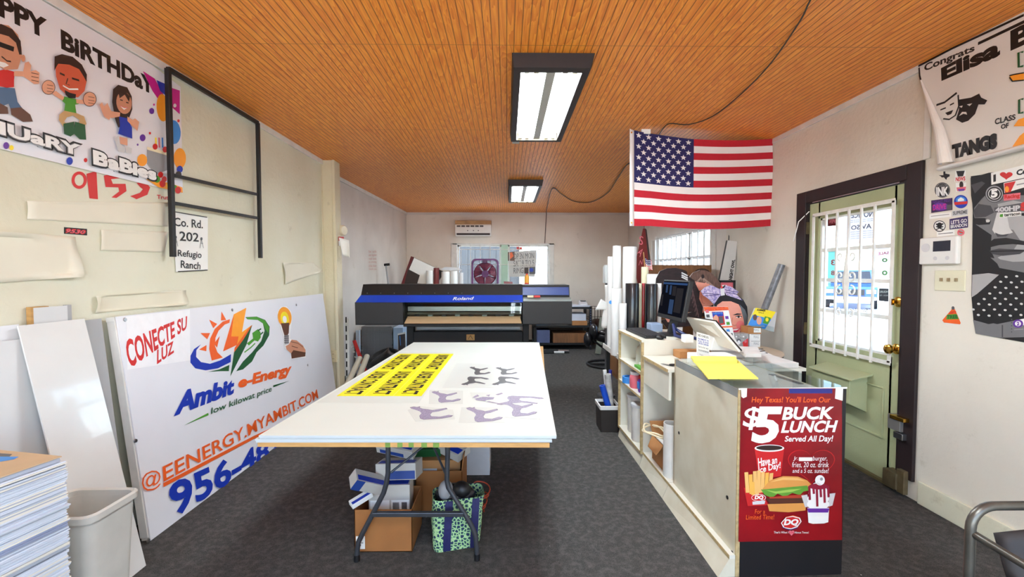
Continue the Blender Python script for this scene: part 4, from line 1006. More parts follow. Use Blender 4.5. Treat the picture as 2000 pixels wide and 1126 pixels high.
# strips leaning on the wall by the pillar
b = MB(); p, q = aY(674, 622, 5.35), aY(681, 622, 5.35)
b.box((p.x, 5.35, .004), (q.x, 5.36, p.z), PAPER)
for k in range(7): b.box((p.x + .004, 5.3485, .15 + .11*k), (p.x + .02, 5.3502, .15 + .11*k + .07), BLK)
b.thing('edge_sign', 'white strip sign with black blocks standing just behind the pillar', 'sign')
b = MB(); a_, b_ = aY(685, 667, 5.5), aY(698, 712, 5.42)
b.beam((a_.x, 5.62, a_.z), (b_.x + .09, 5.60, .01), .045, .006, RED, up=(0, -1, 0)); d_ = (Vector((b_.x + .09, 5.42, .01)) - Vector((a_.x, 5.52, a_.z)))
A = Art(Vector((a_.x, 5.60, a_.z)), Vector((0, -1, 0)), U=(1, 0, 0), mb=b, start=.006)
for k, ch in enumerate('FOR SALE'):
    if ch == ' ': continue
    A.text(ch, [(686 + 1.5*k + 0, 675 + 5.0*k), (690.5 + 1.5*k, 674 + 5.0*k), (691.5 + 1.5*k, 678 + 5.0*k), (687 + 1.5*k, 679 + 5.0*k)], WHT)
b.thing('red_strip_sign', 'narrow red strip with white letters leaning beside the pillar foot', 'sign', recalc=False)
RPAP = mat('cream paper roll', (212, 206, 186), .6, var=.05)
for i, (ex, ey, ox, ln) in enumerate(((703, 699, -.03, .06), (714, 695, .02, .0))):
    e = aY(ex + 3*i, ey, 5.55); s_ = aY(ex - 34, 755, 4.9); s_.z = .05
    b = MB(); s_.x += .05 * i; b.pipe(s_, e, .034, .027, RPAP, 18); b.thing('paper_roll', ['cream paper roll leaning low behind the pillar, nearer the wall', 'cream paper roll leaning low behind the pillar, nearer the table'][i], 'roll', 'cream rolls by the pillar', smooth=True)
GBAG = mat('black refuse bag', (22, 20, 22), .35, var=.2, bump=1.0, bscale=14)
b = MB()
def bagf(u, v):
    a = 2*math.pi*u; r = math.sin(math.pi*min(1, .08 + .92*v)) ** .6 if v < .98 else 0.02
    return Vector((-1.58 + (.27 + .03*math.sin(5*a) + .02*math.sin(9*a + 7*v)) * r * math.cos(a), 5.78 + (.22 + .02*math.sin(4*a + 3*v)) * r * math.sin(a), .003 + .40 * v * (1 + .06*math.sin(3*a))))
b.grid(bagf, 36, 14, GBAG); b.thing('refuse_bag', 'slumped black plastic bag on the floor in front of the grey fluted stack', 'bag', smooth=True)
# writing and stick on the left rear wall
ww = thing('wall_writing', 'faint red handwriting on the grey left wall behind the printer', 'writing', aY(727, 510, 7.0))
Nw = Vector((4.22, -.145, 0)).normalized(); Ow = Vector((-2.27, 5.0, 0))
RSC = ink('faint red marker', (206, 150, 140))
for k in range(6):
    d = MB(); A = Art(Ow, Nw, mb=d, start=.002); A.text(['be safe','use caution','wash hands','no smoking','close door','thank you'][k], [(720,488+7*k),(735,488+7*k),(735,493+7*k),(720,493+7*k)], RSC); d.build('writing_line', ww, recalc=False)

b = MB(); p0, p1 = aY(762, 560, 7.2), aY(754, 517, 7.3); b.cyl((p0.x + .1, 7.2, .003), p1, .014, .014, GRY, 10); b.cyl(p1 + Vector((-.03, 0, 0)), p1 + Vector((.06, 0, .01)), .022, .022, BLK, 10); b.thing('pole', 'grey pole with a black head leaning in the rear left corner', 'pole', smooth=True)

# ------------------------------------------------------------------ rear bench with its things, seen above the printer
bt = thing('rear_bench', 'tall bench below the back window, hidden behind the printer', 'bench', (-.65, 8.45, 0))
BZ = 1.10
b = MB(); b.box((-2.0, 7.55, BZ - .03), (.78, 8.95, BZ), mat('bench board', (188, 180, 164), .6)); b.build('bench_top', bt, bevel=.003)
for x in (-1.95, .0):
    for y in (7.6, 8.9): b = MB(); b.box((x - .03, y - .03, 0), (x + .03, y + .03, BZ - .03), BLKMET); b.build('leg', bt)
DRED = mat('dark red glossy board', (108, 24, 28), .3, var=.15, scale=4)
t = thing('framed_panel', 'dark framed panel with red side and white paper tilted behind the printer', 'panel', (-1.7, 7.9, BZ))
b = MB(); c = [aY(x, y, 7.85) for x, y in ((781,562),(803,500),(868,531),(848,562))]
b.slab(c, (0, .05, 0), DBR); b.build('panel', t, bevel=.004)
b = MB(); c = [aY(x, y, 7.848) for x, y in ((781,562),(803,500),(809,502),(796,528),(788,562))]; b.slab(c, (0, -.012, 0), DRED); b.build('red_edge', t)
b = MB(); c = [aY(x, y, 7.845) for x, y in ((809,503),(853,524),(846,540),(838,555),(815,553),(820,537),(799,526))]; b.slab(c, (0, -.003, 0), PAPER); b.build('paper_sheet', t)
RW = mat('white vinyl roll', (236, 237, 235), .42, var=.02)
for i, (xa, xb, y) in enumerate(((832,847,528),(862,879,530),(880,894,529),(896,905,532))):
    p, q = aY(xa, y, 7.75), aY(xb, y, 7.75); r = (q.x - p.x) / 2
    b = MB(); b.lathe([(r*.55, 0), (r*.97, .003), (r, .01), (r, p.z - BZ - .01), (r*.96, p.z - BZ), (r*.5, p.z - BZ), (r*.5, p.z - BZ - .02)], ((p.x + q.x)/2, 7.75, BZ), [RW, RW, RW, LGR][i], 22)
    b.thing('white_roll', ['white roll standing directly in front of the tilted framed panel', 'wide white roll standing right of the red roll behind the printer', 'white roll third along the bench, left of the slim grey one', 'slim grey cylinder standing below the left corner of the back window'][i], 'roll', 'rolls on the bench behind the printer', smooth=True)
p, q = aY(849, 523, 7.9), aY(861, 523, 7.9); b = MB(); b.cyl(((p.x + q.x)/2, 7.745, BZ + .001), ((p.x+q.x)/2, 7.745, p.z), .05, .05, DRED, 18); b.thing('red_roll', 'glossy red roll standing between white rolls behind the printer', 'roll', smooth=True)
b = MB(); c = [aY(x, y, 7.7) for x, y in ((858,526),(870,521),(893,522),(901,527),(880,528))]; b.slab([p + Vector((0, 0, .0)) for p in c], (0, .25, 0), LGR); b.thing('paper_pile', 'loose white and grey papers lying across the white rolls', 'papers')
# purple box fan
FP = mat('purple fan plastic', (92, 24, 96), .4, var=.05); FPD = mat('dark purple fan', (66, 18, 66), .5)
FO = mat('amber fan blade', (126, 48, 74), .45)
a_, b_ = aY(921, 505, 8.7), aY(974, 558, 8.7); fx0, fx1, fz1, fz0 = a_.x, b_.x, a_.z, BZ; cxf, czf = (fx0+fx1)/2, (fz0+fz1)/2; w_ = fx1 - fx0; h_ = fz1 - fz0
fan = thing('box_fan', 'purple box fan standing in front of the left back window pane', 'fan', (cxf, 8.7, BZ))
def rr2(w, h, r, n=6):
    return [(p.x, p.y) for p in rrect(0, 0, w, h, r, 0, n)]
b = MB(); o_, i_ = rr2(w_, h_, .09), rr2(w_ - .07, h_ - .07, .07); n = len(o_)
vs = [Vector((cxf + x, y_, czf + z)) for y_ in (8.64, 8.76) for lst in (o_, i_) for x, z in lst]
fs = []
for i in range(n):
    j = (i+1) % n; fs += [(i, j, n+j, n+i), (2*n+i, 2*n+j, 3*n+j, 3*n+i), (i, j, 2*n+j, 2*n+i), (n+i, n+j, 3*n+j, 3*n+i)]
b.add(vs, fs, FP); b.build('housing', fan, bevel=.006)
b = MB(); b.cyl((cxf, 8.66, czf), (cxf, 8.74, czf), .07, .075, FP, 20); b.build('hub', fan, smooth=True)
for k in range(5):
    a = k * 2 * math.pi / 5 + .3; b = MB()
    def bl(u, v): 
        rr_ = .06 + u * (min(w_, h_)/2 - .10); an = a + (v - .5) * (.95 + .35*u); return Vector((cxf + rr_*math.cos(an), 8.70 + (v - .5)*.05, czf + rr_*math.sin(an)))
    b.grid(bl, 6, 6, FO); b.build('blade', fan, smooth=True, thick=.004)
b = MB(); 
for k in range(9):
    z = czf - h_/2 + .05 + k*(h_ - .1)/8; b.beam((fx0 + .03, 8.645, z), (fx1 - .03, 8.645, z), .006, .006, FPD)
for k in range(5):
    x = fx0 + .05 + k*(w_ - .1)/4; b.beam((x, 8.645, fz0 + .03), (x, 8.645, fz1 - .03), .006, .006, FPD)
b.build('grille', fan)
b = MB(); b.box((cxf - .05, 8.62, fz1 - .09), (cxf + .05, 8.65, fz1 - .03), FPD); b.build('control_box', fan, bevel=.006)
# bottle and small box
bo = thing('spray_bottle', 'yellow and red spray bottle standing in front of the right back window pane', 'bottle', (aY(1029, 540, 8.4).x, 8.4, BZ))
x_, zt = aY(1029, 540, 8.4).x, aY(1029, 534, 8.4).z
b = MB(); b.lathe([(.001, 0), (.045, 0), (.048, .01), (.048, zt - BZ - .07), (.03, zt - BZ - .03), (.022, zt - BZ - .02)], (x_, 8.4, BZ), mat('yellow bottle', (226, 164, 60), .35), 18); b.build('body', bo, smooth=True)
b = MB(); b.cyl((x_, 8.4, zt - .025), (x_, 8.4, zt), .024, .02, RED, 14); b.build('cap', bo, smooth=True)
b = MB(); b.box((x_ - .0485, 8.351, BZ + .05), (x_ + .03, 8.36, BZ + .13), RED); b.build('label_band', bo)
b = MB(); p, q = aY(984, 549, 8.2), aY(1003, 556, 8.2); b.hexa([(p.x, 8.15, BZ), (q.x, 8.15, BZ), (q.x, 8.3, BZ), (p.x, 8.3, BZ)], [(p.x, 8.17, p.z), (q.x - .02, 8.17, p.z - .01), (q.x - .02, 8.28, p.z - .01), (p.x, 8.28, p.z)], DRED); b.thing('small_red_box', 'small dark red box on the bench below the window mullion', 'box')
# ------------------------------------------------------------------ back window with bars
GLASS = glass_mat('window glass', (248, 252, 252), .03)
wx0, wx1, wz0, wz1 = WIN1[0], WIN1[1], WIN1[2], WIN1[3]
wn = thing('window_1', None, None, (0, YB, wz0), structure=True)
b = MB()
for a, c in (((wx0 - .13, wz0 - .06), (wx0, wz1 + .03)), ((wx1, wz0 - .06), (wx1 + .10, wz1 + .03)), ((wx0 - .10, wz1), (wx1 + .10, wz1 + .035)), ((wx0 - .10, wz0 - .06), (wx1 + .10, wz0))):
    b.box((a[0], YB - .025, a[1]), (c[0], YB + .02, c[1]), TRIMW)
b.build('frame', wn, bevel=.004)
MUL = mat('pale green mullion', (180, 214, 192), .5, var=.04)
xm0, xm1 = aY(979, 520, YB).x, aY(992, 520, YB).x
b = MB(); b.box((xm0, YB - .03, wz0), (xm1, YB + .1, wz1), MUL); b.build('mullion', wn, bevel=.004)
for a, c in ((wx0, xm0), (xm1, wx1)):
    b = MB(); b.box((a, YB + .06, wz0), (c, YB + .064, wz1), GLASS); b.build('pane', wn)
    b = MB(); s_ = .035
    for p, q in (((a, wz0), (a + s_, wz1)), ((c - s_, wz0), (c, wz1)), ((a, wz1 - s_), (c, wz1)), ((a, wz0), (c, wz0 + s_))): b.box((p[0], YB + .045, p[1]), (q[0], YB + .085, q[1]), TRIMW)
    b.build('sash', wn)
b = MB()
for k in range(10): x = wx0 + .08 + k * (wx1 - wx0 - .1)/9; b.beam((x, YB - .035, wz0 - .03), (x, YB - .035, wz1 + .03), .012, .012, TRIMW, up=(0, 1, 0))
for z in (wz0 + .15, (wz0 + wz1)/2 + .08, wz1 - .1): b.beam((wx0 - .05, YB - .045, z), (wx1 + .08, YB - .045, z), .012, .012, TRIMW)
b.build('security_bars', wn)
HAND = mat('grey poster paper', (206, 206, 204), .6, var=.03)
d = MB(); c = [aY(x, y, YB + .02) for x, y in ((992,492),(1048,488),(1048,506),(1044,540),(994,540))]; d.slab(c, (0, .003, 0), HAND)
A = Art((0, YB + .02, 0), (0, -1, 0), U=(1, 0, 0), mb=d, start=.001)
for k, s_ in enumerate(('OPEN MON', 'SAT 9 TO 5', 'RING BELL')): A.text(s_, [(1003,495+14*k),(1043,493+14*k),(1043,504+14*k),(1003,506+14*k)], DGY)
A.poly([(992,492),(1005,491),(1005,509),(992,509)], BRW); A.poly([(994,494),(1000,492),(1003,500),(996,506)], ORG); A.poly([(1024,522),(1032,522),(1032,534),(1024,534)], DBR); A.poly([(1033,521),(1046,521),(1046,535),(1033,535)], DGY); A.ell(1038, 527, 4, 4, BLU)
d.thing('window_poster', 'grey hand-lettered poster with small photos taped inside the right back window pane', 'poster', recalc=False)
b = MB(); c = [aY(x, y, YB + .018) for x, y in ((1009,482),(1020,482),(1020,488),(1009,488))]; b.slab(c, (0, .003, 0), RED); b.thing('red_sticker', 'small red sticker at the top of the right back window pane', 'sticker')
# neighbours seen through the back window
SID = mat('grey metal siding', (84, 84, 84), .6, var=.06, scale=30, stretch=(6, .2, .2))
b = MB(); b.box((-3.2, 12.4, -.12), (.35, 14.5, 2.75), SID)
for k in range(18): b.box((-3.15 + k*.2, 12.38, -.12), (-3.12 + k*.2, 12.4, 2.75), SID)
o = b.thing('metal_shed', 'grey metal sided shed seen through the left back window pane', 'shed')
b = MB(); b.box((.9, 17, -.12), (6, 19, 3.0), STUC); b.thing('white_building', 'white rendered building outside the back window, far behind the shed', 'building')
# mini split
ac = thing('air_conditioner', 'white wall air conditioner high on the back wall with a stained top', 'air conditioner', (-.70, YB, 2.18))
ACW = mat('white air conditioner plastic', (232, 230, 226), .4, var=.03); ACT = mat('stained tan plastic', (190, 158, 118), .5, var=.14, scale=9)
b = MB(); prof(b, -1.067, -.328, [(YB, 2.20), (YB - .16, 2.19), (YB - .21, 2.25), (YB - .215, 2.41), (YB - .20, 2.43), (YB, 2.43)], ACW); acb = b.build('body', ac, bevel=.008)
b = MB(); prof(b, -1.07, -.325, [(YB, 2.43), (YB - .20, 2.43), (YB - .18, 2.51), (YB, 2.515)], ACT); b.build('top_grille', ac, bevel=.006)
for k in range(6):
    b = MB(); b.box((-1.035 + k*.095, YB - .2175, 2.375), (-1.035 + k*.095 + .075, YB - .212, 2.405), DBR); b.build('vent_slot', acb)
b = MB(); b.hexa([(-1.04, YB - .185, 2.215), (-.35, YB - .185, 2.215), (-.35, YB - .18, 2.21), (-1.04, YB - .18, 2.21)], [(-1.04, YB - .213, 2.245), (-.35, YB - .213, 2.245), (-.35, YB - .20, 2.25), (-1.04, YB - .20, 2.25)], DBR); b.build('louver', ac)
for x in (-.82, -.70, -.60): b = MB(); b.box((x, YB - .217, 2.29), (x + .02, YB - .212, 2.31), DGY); b.build('indicator', acb)
# ------------------------------------------------------------------ counter: display case, desk, shelf unit (own axes u to the right, w away from the camera)
CR = R(1.74); CO = Vector((1.066, 1.97, 0))
CT = Matrix.Translation(CO) @ Matrix.Rotation(CR, 4, 'Z')
def cw(u, w, z): return CT @ Vector((u, w, z))
def cthing(name, label, cat, u, w, z, group=None, structure=False):
    return thing(name, label, cat, cw(u, w, z), group, rz=CR)
MEL = mat('white melamine board', (226, 224, 210), .45, var=.05, scale=4); MELD = mat('worn white melamine', (216, 212, 192), .5, var=.10, scale=6, c2=(204, 196, 172))
RAW = mat('raw particle board edge', (196, 172, 124), .8, var=.15, scale=50)
PMB = mat('black board', (22, 20, 24), .5, var=.08)
def cbox(b, u0, w0, z0, u1, w1, z1, m): return b.box((u0, w0, z0), (u1, w1, z1), m, T=CT)
ca = cthing('display_case', 'white counter display case with a clear top and a black end board nearest the camera', 'display case', .25, .35, 0)
b = MB(); cbox(b, 0, .0, .003, .018, .698, .845, MELD); sp_l = b.build('side_panel', ca, bevel=.0015)
b = MB(); cbox(b, .49, .0, .003, .508, .698, .845, MELD); b.build('side_panel', ca, bevel=.0015)
b = MB(); cbox(b, .018, .67, .003, .49, .688, .845, MELD); b.build('back_panel', ca)
b = MB(); cbox(b, .0, -.008, .003, .020, .0, .888, RAW); cbox(b, .0185, -.012, .003, .510, -.001, .884, PMB); b.build('end_board', ca, bevel=.001)
b = MB(); cbox(b, .018, 0, .825, .49, .68, .845, mat('tray liner', (214, 216, 212), .4)); b.build('tray', ca)
b = MB(); cbox(b, .018, 0, .10, .49, .67, .115, MEL); b.build('bottom', ca)
b = MB(); cbox(b, .0, .680, .107, .02, .698, .885, RAW); b.build('edge_strip', ca)
PLEX = glass_mat('clear acrylic', (240, 244, 244), .05); SMOKE = mat('grey acrylic strip', (150, 154, 154), .18, var=.10, scale=6)
b = MB(); cbox(b, .0, .0, .845, .008, .685, .886, SMOKE); b.build('acrylic_side', ca, bevel=.001)
b = MB(); cbox(b, .500, .0, .845, .508, .698, .886, PLEX); b.build('acrylic_side', ca)
b = MB(); cbox(b, -.003, -.012, .8865, .512, .700, .891, PLEX); b.build('acrylic_top', ca)
b = MB(); cbox(b, -.003, -.013, .885, .512, -.0115, .892, TRIMW); b.build('acrylic_edge', ca)
for w_, z in ((.62,.45),(.07,.34),(.02,.10)): b = MB(); b.cyl(cw(-.003, w_, z), cw(.002, w_, z), .009, .009, BLK, 12); b.build('bolt_hole', sp_l)
# poster on the end board
po = MB()
PO = cw(0, -.0135, 0); PN = Matrix.Rotation(CR, 3, 'Z') @ Vector((0, -1, 0))
MARO = mat('dark red poster paper', (150, 16, 26), .35, var=.08, scale=3, c2=(104, 8, 18))
A = Art(PO, PN, mb=po, start=.0004)
def dq(*p): return cs(.3607, 1420, 720, *p)
A.poly(dq((76,105),(622,105),(622,925),(62,935)), MARO)
DQR = ink('poster red', (196, 34, 36)); DQB = ink('poster blue', (34, 40, 118)); BUN = ink('bun', (216, 150, 76)); BUN2 = ink('bun light', (232, 182, 108)); LET = ink('lettuce', (96, 150, 52)); PAT = ink('patty', (84, 44, 30)); FRY = ink('fries', (232, 176, 80))
A.poly(dq((335,107),(570,107),(570,132),(335,132)), DQB)
A.poly(dq((75,104),(108,104),(106,150),(88,158),(78,150)), PAPER); A.poly(dq((588,98),(628,98),(625,172),(584,160)), PAPER)
A.text("Hey Texas! You'll Love Our", dq((132,150),(560,150),(560,190),(132,190)), ORG, bold=.01, shear=.15)
A.text('$', dq((84,205),(182,205),(182,330),(84,330)), WHT, bold=.015, shear=.12)
A.text('5', dq((130,203),(300,203),(282,402),(130,402)), WHT, bold=.035, shear=.12)
A.text('BUCK', dq((302,205),(578,203),(570,272),(296,276)), WHT, bold=.035, shear=.12)
A.text('LUNCH', dq((300,282),(600,277),(590,342),(290,346)), WHT, bold=.035, shear=.12)
A.text('Served All Day!', dq((312,362),(574,358),(572,402),(310,402)), WHT, bold=.02, shear=.15)
A.poly(dq((148,430),(308,430),(290,580),(185,590),(168,570)), DQR); A.ell(1420+228*.3607, 720+428*.3607, 29, 7, WHT); A.ell(1420+228*.3607, 720+426*.3607, 26, 5, DBR)
A.text('Have an', dq((163,482),(270,470),(270,510),(168,530)), WHT, bold=.02, shear=.1); A.text('Ice Day!', dq((165,530),(288,500),(290,545),(172,572)), WHT, bold=.02, shear=.1)
HEART = [(math.sin(t)**3, (13*math.cos(t) - 5*math.cos(2*t) - 2*math.cos(3*t) - math.cos(4*t))/16) for t in [2*math.pi*k/40 for k in range(40)]]
A.poly([(1420+455*.3607 + x*46, 720+515*.3607 - y*38) for x, y in HEART], DQR); A.poly([(1420+455*.3607 + x*44.5, 720+515*.3607 - y*36.5) for x, y in HEART], MARO)
A.text('Jr.', dq((357,472),(382,472),(382,497),(357,497)), WHT, shear=.15); A.poly(dq((387,477),(460,477),(460,497),(387,497)), PAPER); A.text('burger,', dq((462,470),(540,470),(540,502),(462,502)), WHT, shear=.15)
A.text('fries, 20 oz. drink', dq((350,502),(548,502),(548,535),(350,535)), WHT, shear=.15); A.text('and a 5 oz. sundae!', dq((352,538),(548,536),(548,562),(352,560)), WHT, shear=.15)
A.poly(dq((88,640),(180,650),(222,735),(110,740)), DQR)
for x, y, r_, h in ((92,558,-12,110),(115,570,-8,105),(138,552,-4,120),(160,548,2,120),(182,556,6,110),(205,560,12,105),(228,562,16,90),(150,600,0,80),(125,610,-6,70)):
    A.poly([(1420 + (x + a)*.3607, 720 + (y + c)*.3607) for a, c in ((0,0),(20,-2),(20 - r_*.6,h),(-r_*.6,h))], FRY if (x % 2) else BUN2)
A.text('DQ', dq((146,682),(194,682),(194,706),(146,706)), WHT, bold=.05, shear=.15); A.ring(1420+168*.3607, 720+694*.3607, 14, 7, .8, WHT); A.poly(dq((134,715),(204,710),(200,728),(136,732)), LGR)
A.poly(dq((190,645),(230,600),(300,577),(380,580),(430,600),(455,625),(430,650),(200,660)), BUN); A.poly(dq((230,610),(300,584),(380,588),(420,604),(380,600),(300,598)), BUN2)
A.poly(dq((180,650),(430,628),(440,655),(410,660),(390,680),(350,668),(310,690),(270,672),(240,695),(200,678)), LET); A.poly(dq((205,652),(260,660),(330,650),(400,645),(350,662),(260,672)), ink('lettuce light', (150, 190, 84)))
A.poly(dq((225,690),(410,675),(420,700),(230,705)), ink('tomato', (176, 60, 40))); A.poly(dq((206,698),(420,695),(415,728),(230,730)), PAT); A.poly(dq((215,728),(425,722),(420,762),(330,772),(225,766)), BUN)
A.poly(dq((398,682),(430,676),(440,742),(418,745)), LGR); A.poly(dq((545,672),(582,668),(566,735),(545,742)), LGR); A.poly(dq((430,748),(548,748),(543,825),(520,832),(460,834),(436,828)), WHT)
BER = ink('berry sauce', (140, 20, 50))
for x, y, rx, ry in ((488,728,22,11),(488,700,21,12),(490,668,20,13),(490,640,16,11)): A.ell(1420+x*.3607, 720+y*.3607, rx, ry, WHT)
A.ell(1420+490*.3607, 720+632*.3607, 19, 6, BER)
for x, y0, y1 in ((440,630,705),(462,640,672),(500,640,690),(520,636,720),(541,628,690),(480,640,740)): A.line(dq((x,y0),(x + 3,y1)), .011, BER)
A.ell(1420+497*.3607, 720+598*.3607, 9.5, 10, WHT); A.ell(1420+505*.3607, 720+592*.3607, 3, 3, GRY); A.line(dq((478,612),(500,622)), .004, LGR)
A.poly(dq((428,750),(548,750),(540,772),(434,772)), PUR)
A.text('For a', dq((145,755),(200,755),(200,778),(145,778)), ORG, shear=.1); A.text('Limited Time!', dq((97,785),(250,782),(250,808),(97,810)), ORG, shear=.1)
A.poly(dq((286,828),(315,795),(350,790),(388,800),(397,820),(375,850),(340,862),(300,855)), WHT); A.poly(dq((291,828),(317,799),(350,795),(384,804),(391,820),(371,846),(340,857),(304,851)), DQR); A.text('DQ', dq((302,808),(382,806),(378,844),(300,846)), WHT, bold=.05, shear=.15)
A.line(dq((290,850),(330,865),(375,855)), .003, DQB); A.line(dq((310,797),(350,788),(385,798)), .003, ORG)
A.text("That's What I", dq((247,872),(325,872),(325,884),(247,884)), WHT); A.text('About Texas!', dq((358,873),(435,873),(435,884),(358,884)), WHT); A.poly([(1420+342*.3607 + x*5.5, 720+880*.3607 - y*6) for x, y in HEART], PINK); A.text('Love', dq((330,872),(354,872),(354,884),(330,884)), DQR)
po.thing('lunch_poster', 'red five buck lunch poster with burger, fries and sundae taped to the counter end', 'poster', recalc=False)

# things on and in the case
pd = cthing('legal_pad', 'yellow legal pad with folded top lying on the clear case top', 'pad', .15, .4, .891)
YPAD = mat('yellow pad paper', (250, 240, 110), .6, var=.02)
q = [aZ(x, y, .8915) for x, y in ((1383,740),(1481,740),(1440,704),(1352,703))]
b = MB(); b.slab(q, (0, 0, .006), YPAD); b.build('sheets', pd)
q = [aZ(x, y, .8975) for x, y in ((1355,708),(1440,709),(1437,700),(1349,699))]; b = MB(); b.slab(q, (0, 0, .014), YPAD); b.build('folded_top', pd, bevel=.005)
for uu, ww, rr, lb in ((.40, .33, 30, 'white pen inside the clear case, under its top'),):
    b = MB(); c = cw(uu, ww, .853); d = Vector((math.cos(R(62)), math.sin(R(62)), 0)) * .05; b.cyl(c - d, c + d, .006, .004, PAPER, 10); b.thing('pen', lb, 'pen', smooth=True)
b = MB(); c = cw(.455, .33, .8475); d = Vector((-.10, 1, 0)).normalized() * .11; b.beam(c - d, c + d, .03, .003, CHROME); 
for k in range(10): p = c - d + d * (k/5) + Vector((0, 0, .0017)); b.box((p.x - .014, p.y - .0006, p.z), (p.x - .004, p.y + .0006, p.z + .0004), BLK)
b.thing('ruler', 'short steel ruler lying inside the clear counter case', 'ruler')
b = MB(); b.slab([cw(*p) for p in ((.10, .06, .8465), (.20, .05, .8465), (.22, .14, .8465), (.12, .15, .8465))], (0, 0, .003), CRE); b.cyl(cw(.16, .10, .8495), cw(.16, .10, .8525), .03, .03, YPAD, 20); b.thing('tape_card', 'cream card with a yellow round sticker inside the near corner of the clear case', 'card')

# desk section
de = cthing('counter_desk', 'low white desk section with drawer front between display case and shelf unit', 'desk', .2, .95, 0)
b = MB(); cbox(b, -.04, .702, .800, .85, 1.165, .82, MEL); b.build('desktop', de, bevel=.0015)
b = MB(); cbox(b, -.043, .702, .800, -.04, 1.165, .82, RAW); b.build('edge_band', de)
b = MB(); cbox(b, -.03, .71, .62, -.012, 1.155, .80, MEL); b.build('drawer_front', de, bevel=.001)
b = MB(); cbox(b, .80, .702, .0, .82, 1.165, .80, MEL); b.build('back_panel', de)
b = MB(); cbox(b, -.028, .702, .088, .80, 1.165, .105, MEL); cbox(b, -.031, .702, .088, -.028, 1.165, .105, RAW); b.build('bottom_shelf', de)
def toe(w0, w1):
    f = lambda w: -.082 + .022 * w
    b = MB(); b.hexa([cw(f(w0), w0, .002), cw(-.001, w0, .002), cw(-.001, w1, .002), cw(f(w1), w1, .002)],
                     [cw(-.029, w0, .0875), cw(-.001, w0, .0875), cw(-.001, w1, .0875), cw(-.029, w1, .0875)], MELD); return b
toe(.705, 1.16).build('toe_board', de)
toe(-.006, .70).build('toe_board', ca)
b = MB(); cbox(b, -.028, -.006, .088, -.001, .698, .105, MEL); cbox(b, -.031, -.006, .088, -.028, .698, .105, RAW); b.build('base_rail', ca)
# shelf unit
su = cthing('shelf_unit', 'tall white open shelf unit at the far end of the counter under the keyboard', 'shelf unit', .2, 1.46, 0)
U0, U1, W0, W1 = -.045, .40, 1.167, 1.75
b = MB(); cbox(b, U0 + .016, W0, .003, U1, W0 + .016, .915, MEL); cbox(b, U0 - .002, W0, .088, U0 + .016, W0 + .016, .915, RAW); b.build('side_panel', su)
b = MB(); cbox(b, U0 + .016, W1 - .016, .003, U1, W1, .915, MEL); cbox(b, U0 - .002, W1 - .016, .088, U0 + .016, W1, .915, RAW); b.build('side_panel', su)
b = MB(); cbox(b, U0 - .004, W0 - .004, .915, U1, W1 + .01, .931, MEL); cbox(b, U0 - .006, W0 - .004, .915, U0 - .004, W1 + .01, .931, RAW); b.build('top_board', su)
b = MB(); cbox(b, .26, W0 + .016, .003, .275, W1 - .016, .915, MEL); b.build('back_panel', su)
for z in (.69, .51, .105):
    b = MB(); cbox(b, U0, W0 + .016, z - .016, .26, W1 - .016, z, MEL); cbox(b, U0 - .002, W0 + .016, z - .016, U0, W1 - .016, z, RAW); b.build('shelf', su)
toe(W0 + .002, W1).build('toe_board', su)
# desk-top things
b = MB(); cbox(b, .175, 1.02, .8205, .40, 1.14, .872, CARD); b.thing('cardboard_box', 'small closed tan cardboard box on the desk under the shelf unit riser', 'box', bevel=.003)
b = MB(); cbox(b, .16, .74, .8205, .42, .88, .895, PAPER); b.thing('white_box', 'white box on the desk behind the clear case, under the folded sign', 'box', bevel=.004)
t = cthing('scissors', 'pair of black-handled scissors on the desk edge by the display case', 'scissors', .02, .76, .8205)
for k, (du, dw) in enumerate(((0, 0), (.035, -.035))):
    b = MB(); b.tube([cw(.035 + du + .022*math.cos(a), .80 + dw + .014*math.sin(a), .827) for a in [2*math.pi*i/16 for i in range(16)]], .006, BLK, 6, closed=True); b.build('handle', t, smooth=True)
    b = MB(); b.beam(cw(.01 + du, .80 + dw, .824), cw(-.02 + du*.4, .86, .824), .012, .002, CHROME); b.build('blade', t)
# folded white notice sign
t = cthing('notice_sign', 'small white folding notice with blue and black lettering standing behind the legal pad', 'sign', .24, .735, .895)
q = [aY(x, y, cw(.2, .755, 0).y) for x, y in ((1362,697),(1385,699),(1386,655),(1362,648))]
b = MB(); b.slab(q, (0, .012, 0), PAPER); b.build('board', t, bevel=.001)
l_ = MB(); A = Art(q[0] + Vector((0, -.0005, 0)), (0, -1, 0), mb=l_, start=.0006)
A.text('NO CHECKS', [(1363,651),(1384,657),(1384,661),(1363,656)], BLK, bold=.02); 
for k, s_ in enumerate(('PAYMENT IN', 'FULL IS DUE', 'UPON ORDER')): A.text(s_, [(1363.5,659+4.3*k),(1384,664+4.3*k),(1384,667+4.3*k),(1363.5,662.5+4.3*k)], BLU, bold=.02)
for k, s_ in enumerate(('Sorry for any', 'inconvenience')): A.text(s_, [(1364,674+6*k),(1383.5,679+6*k),(1383.5,683+6*k),(1364,678.5+6*k)], BLK)
A.text('Thank you', [(1366,690),(1378,694),(1378,697),(1366,693)], DGY); l_.build('lettering', t, recalc=False)
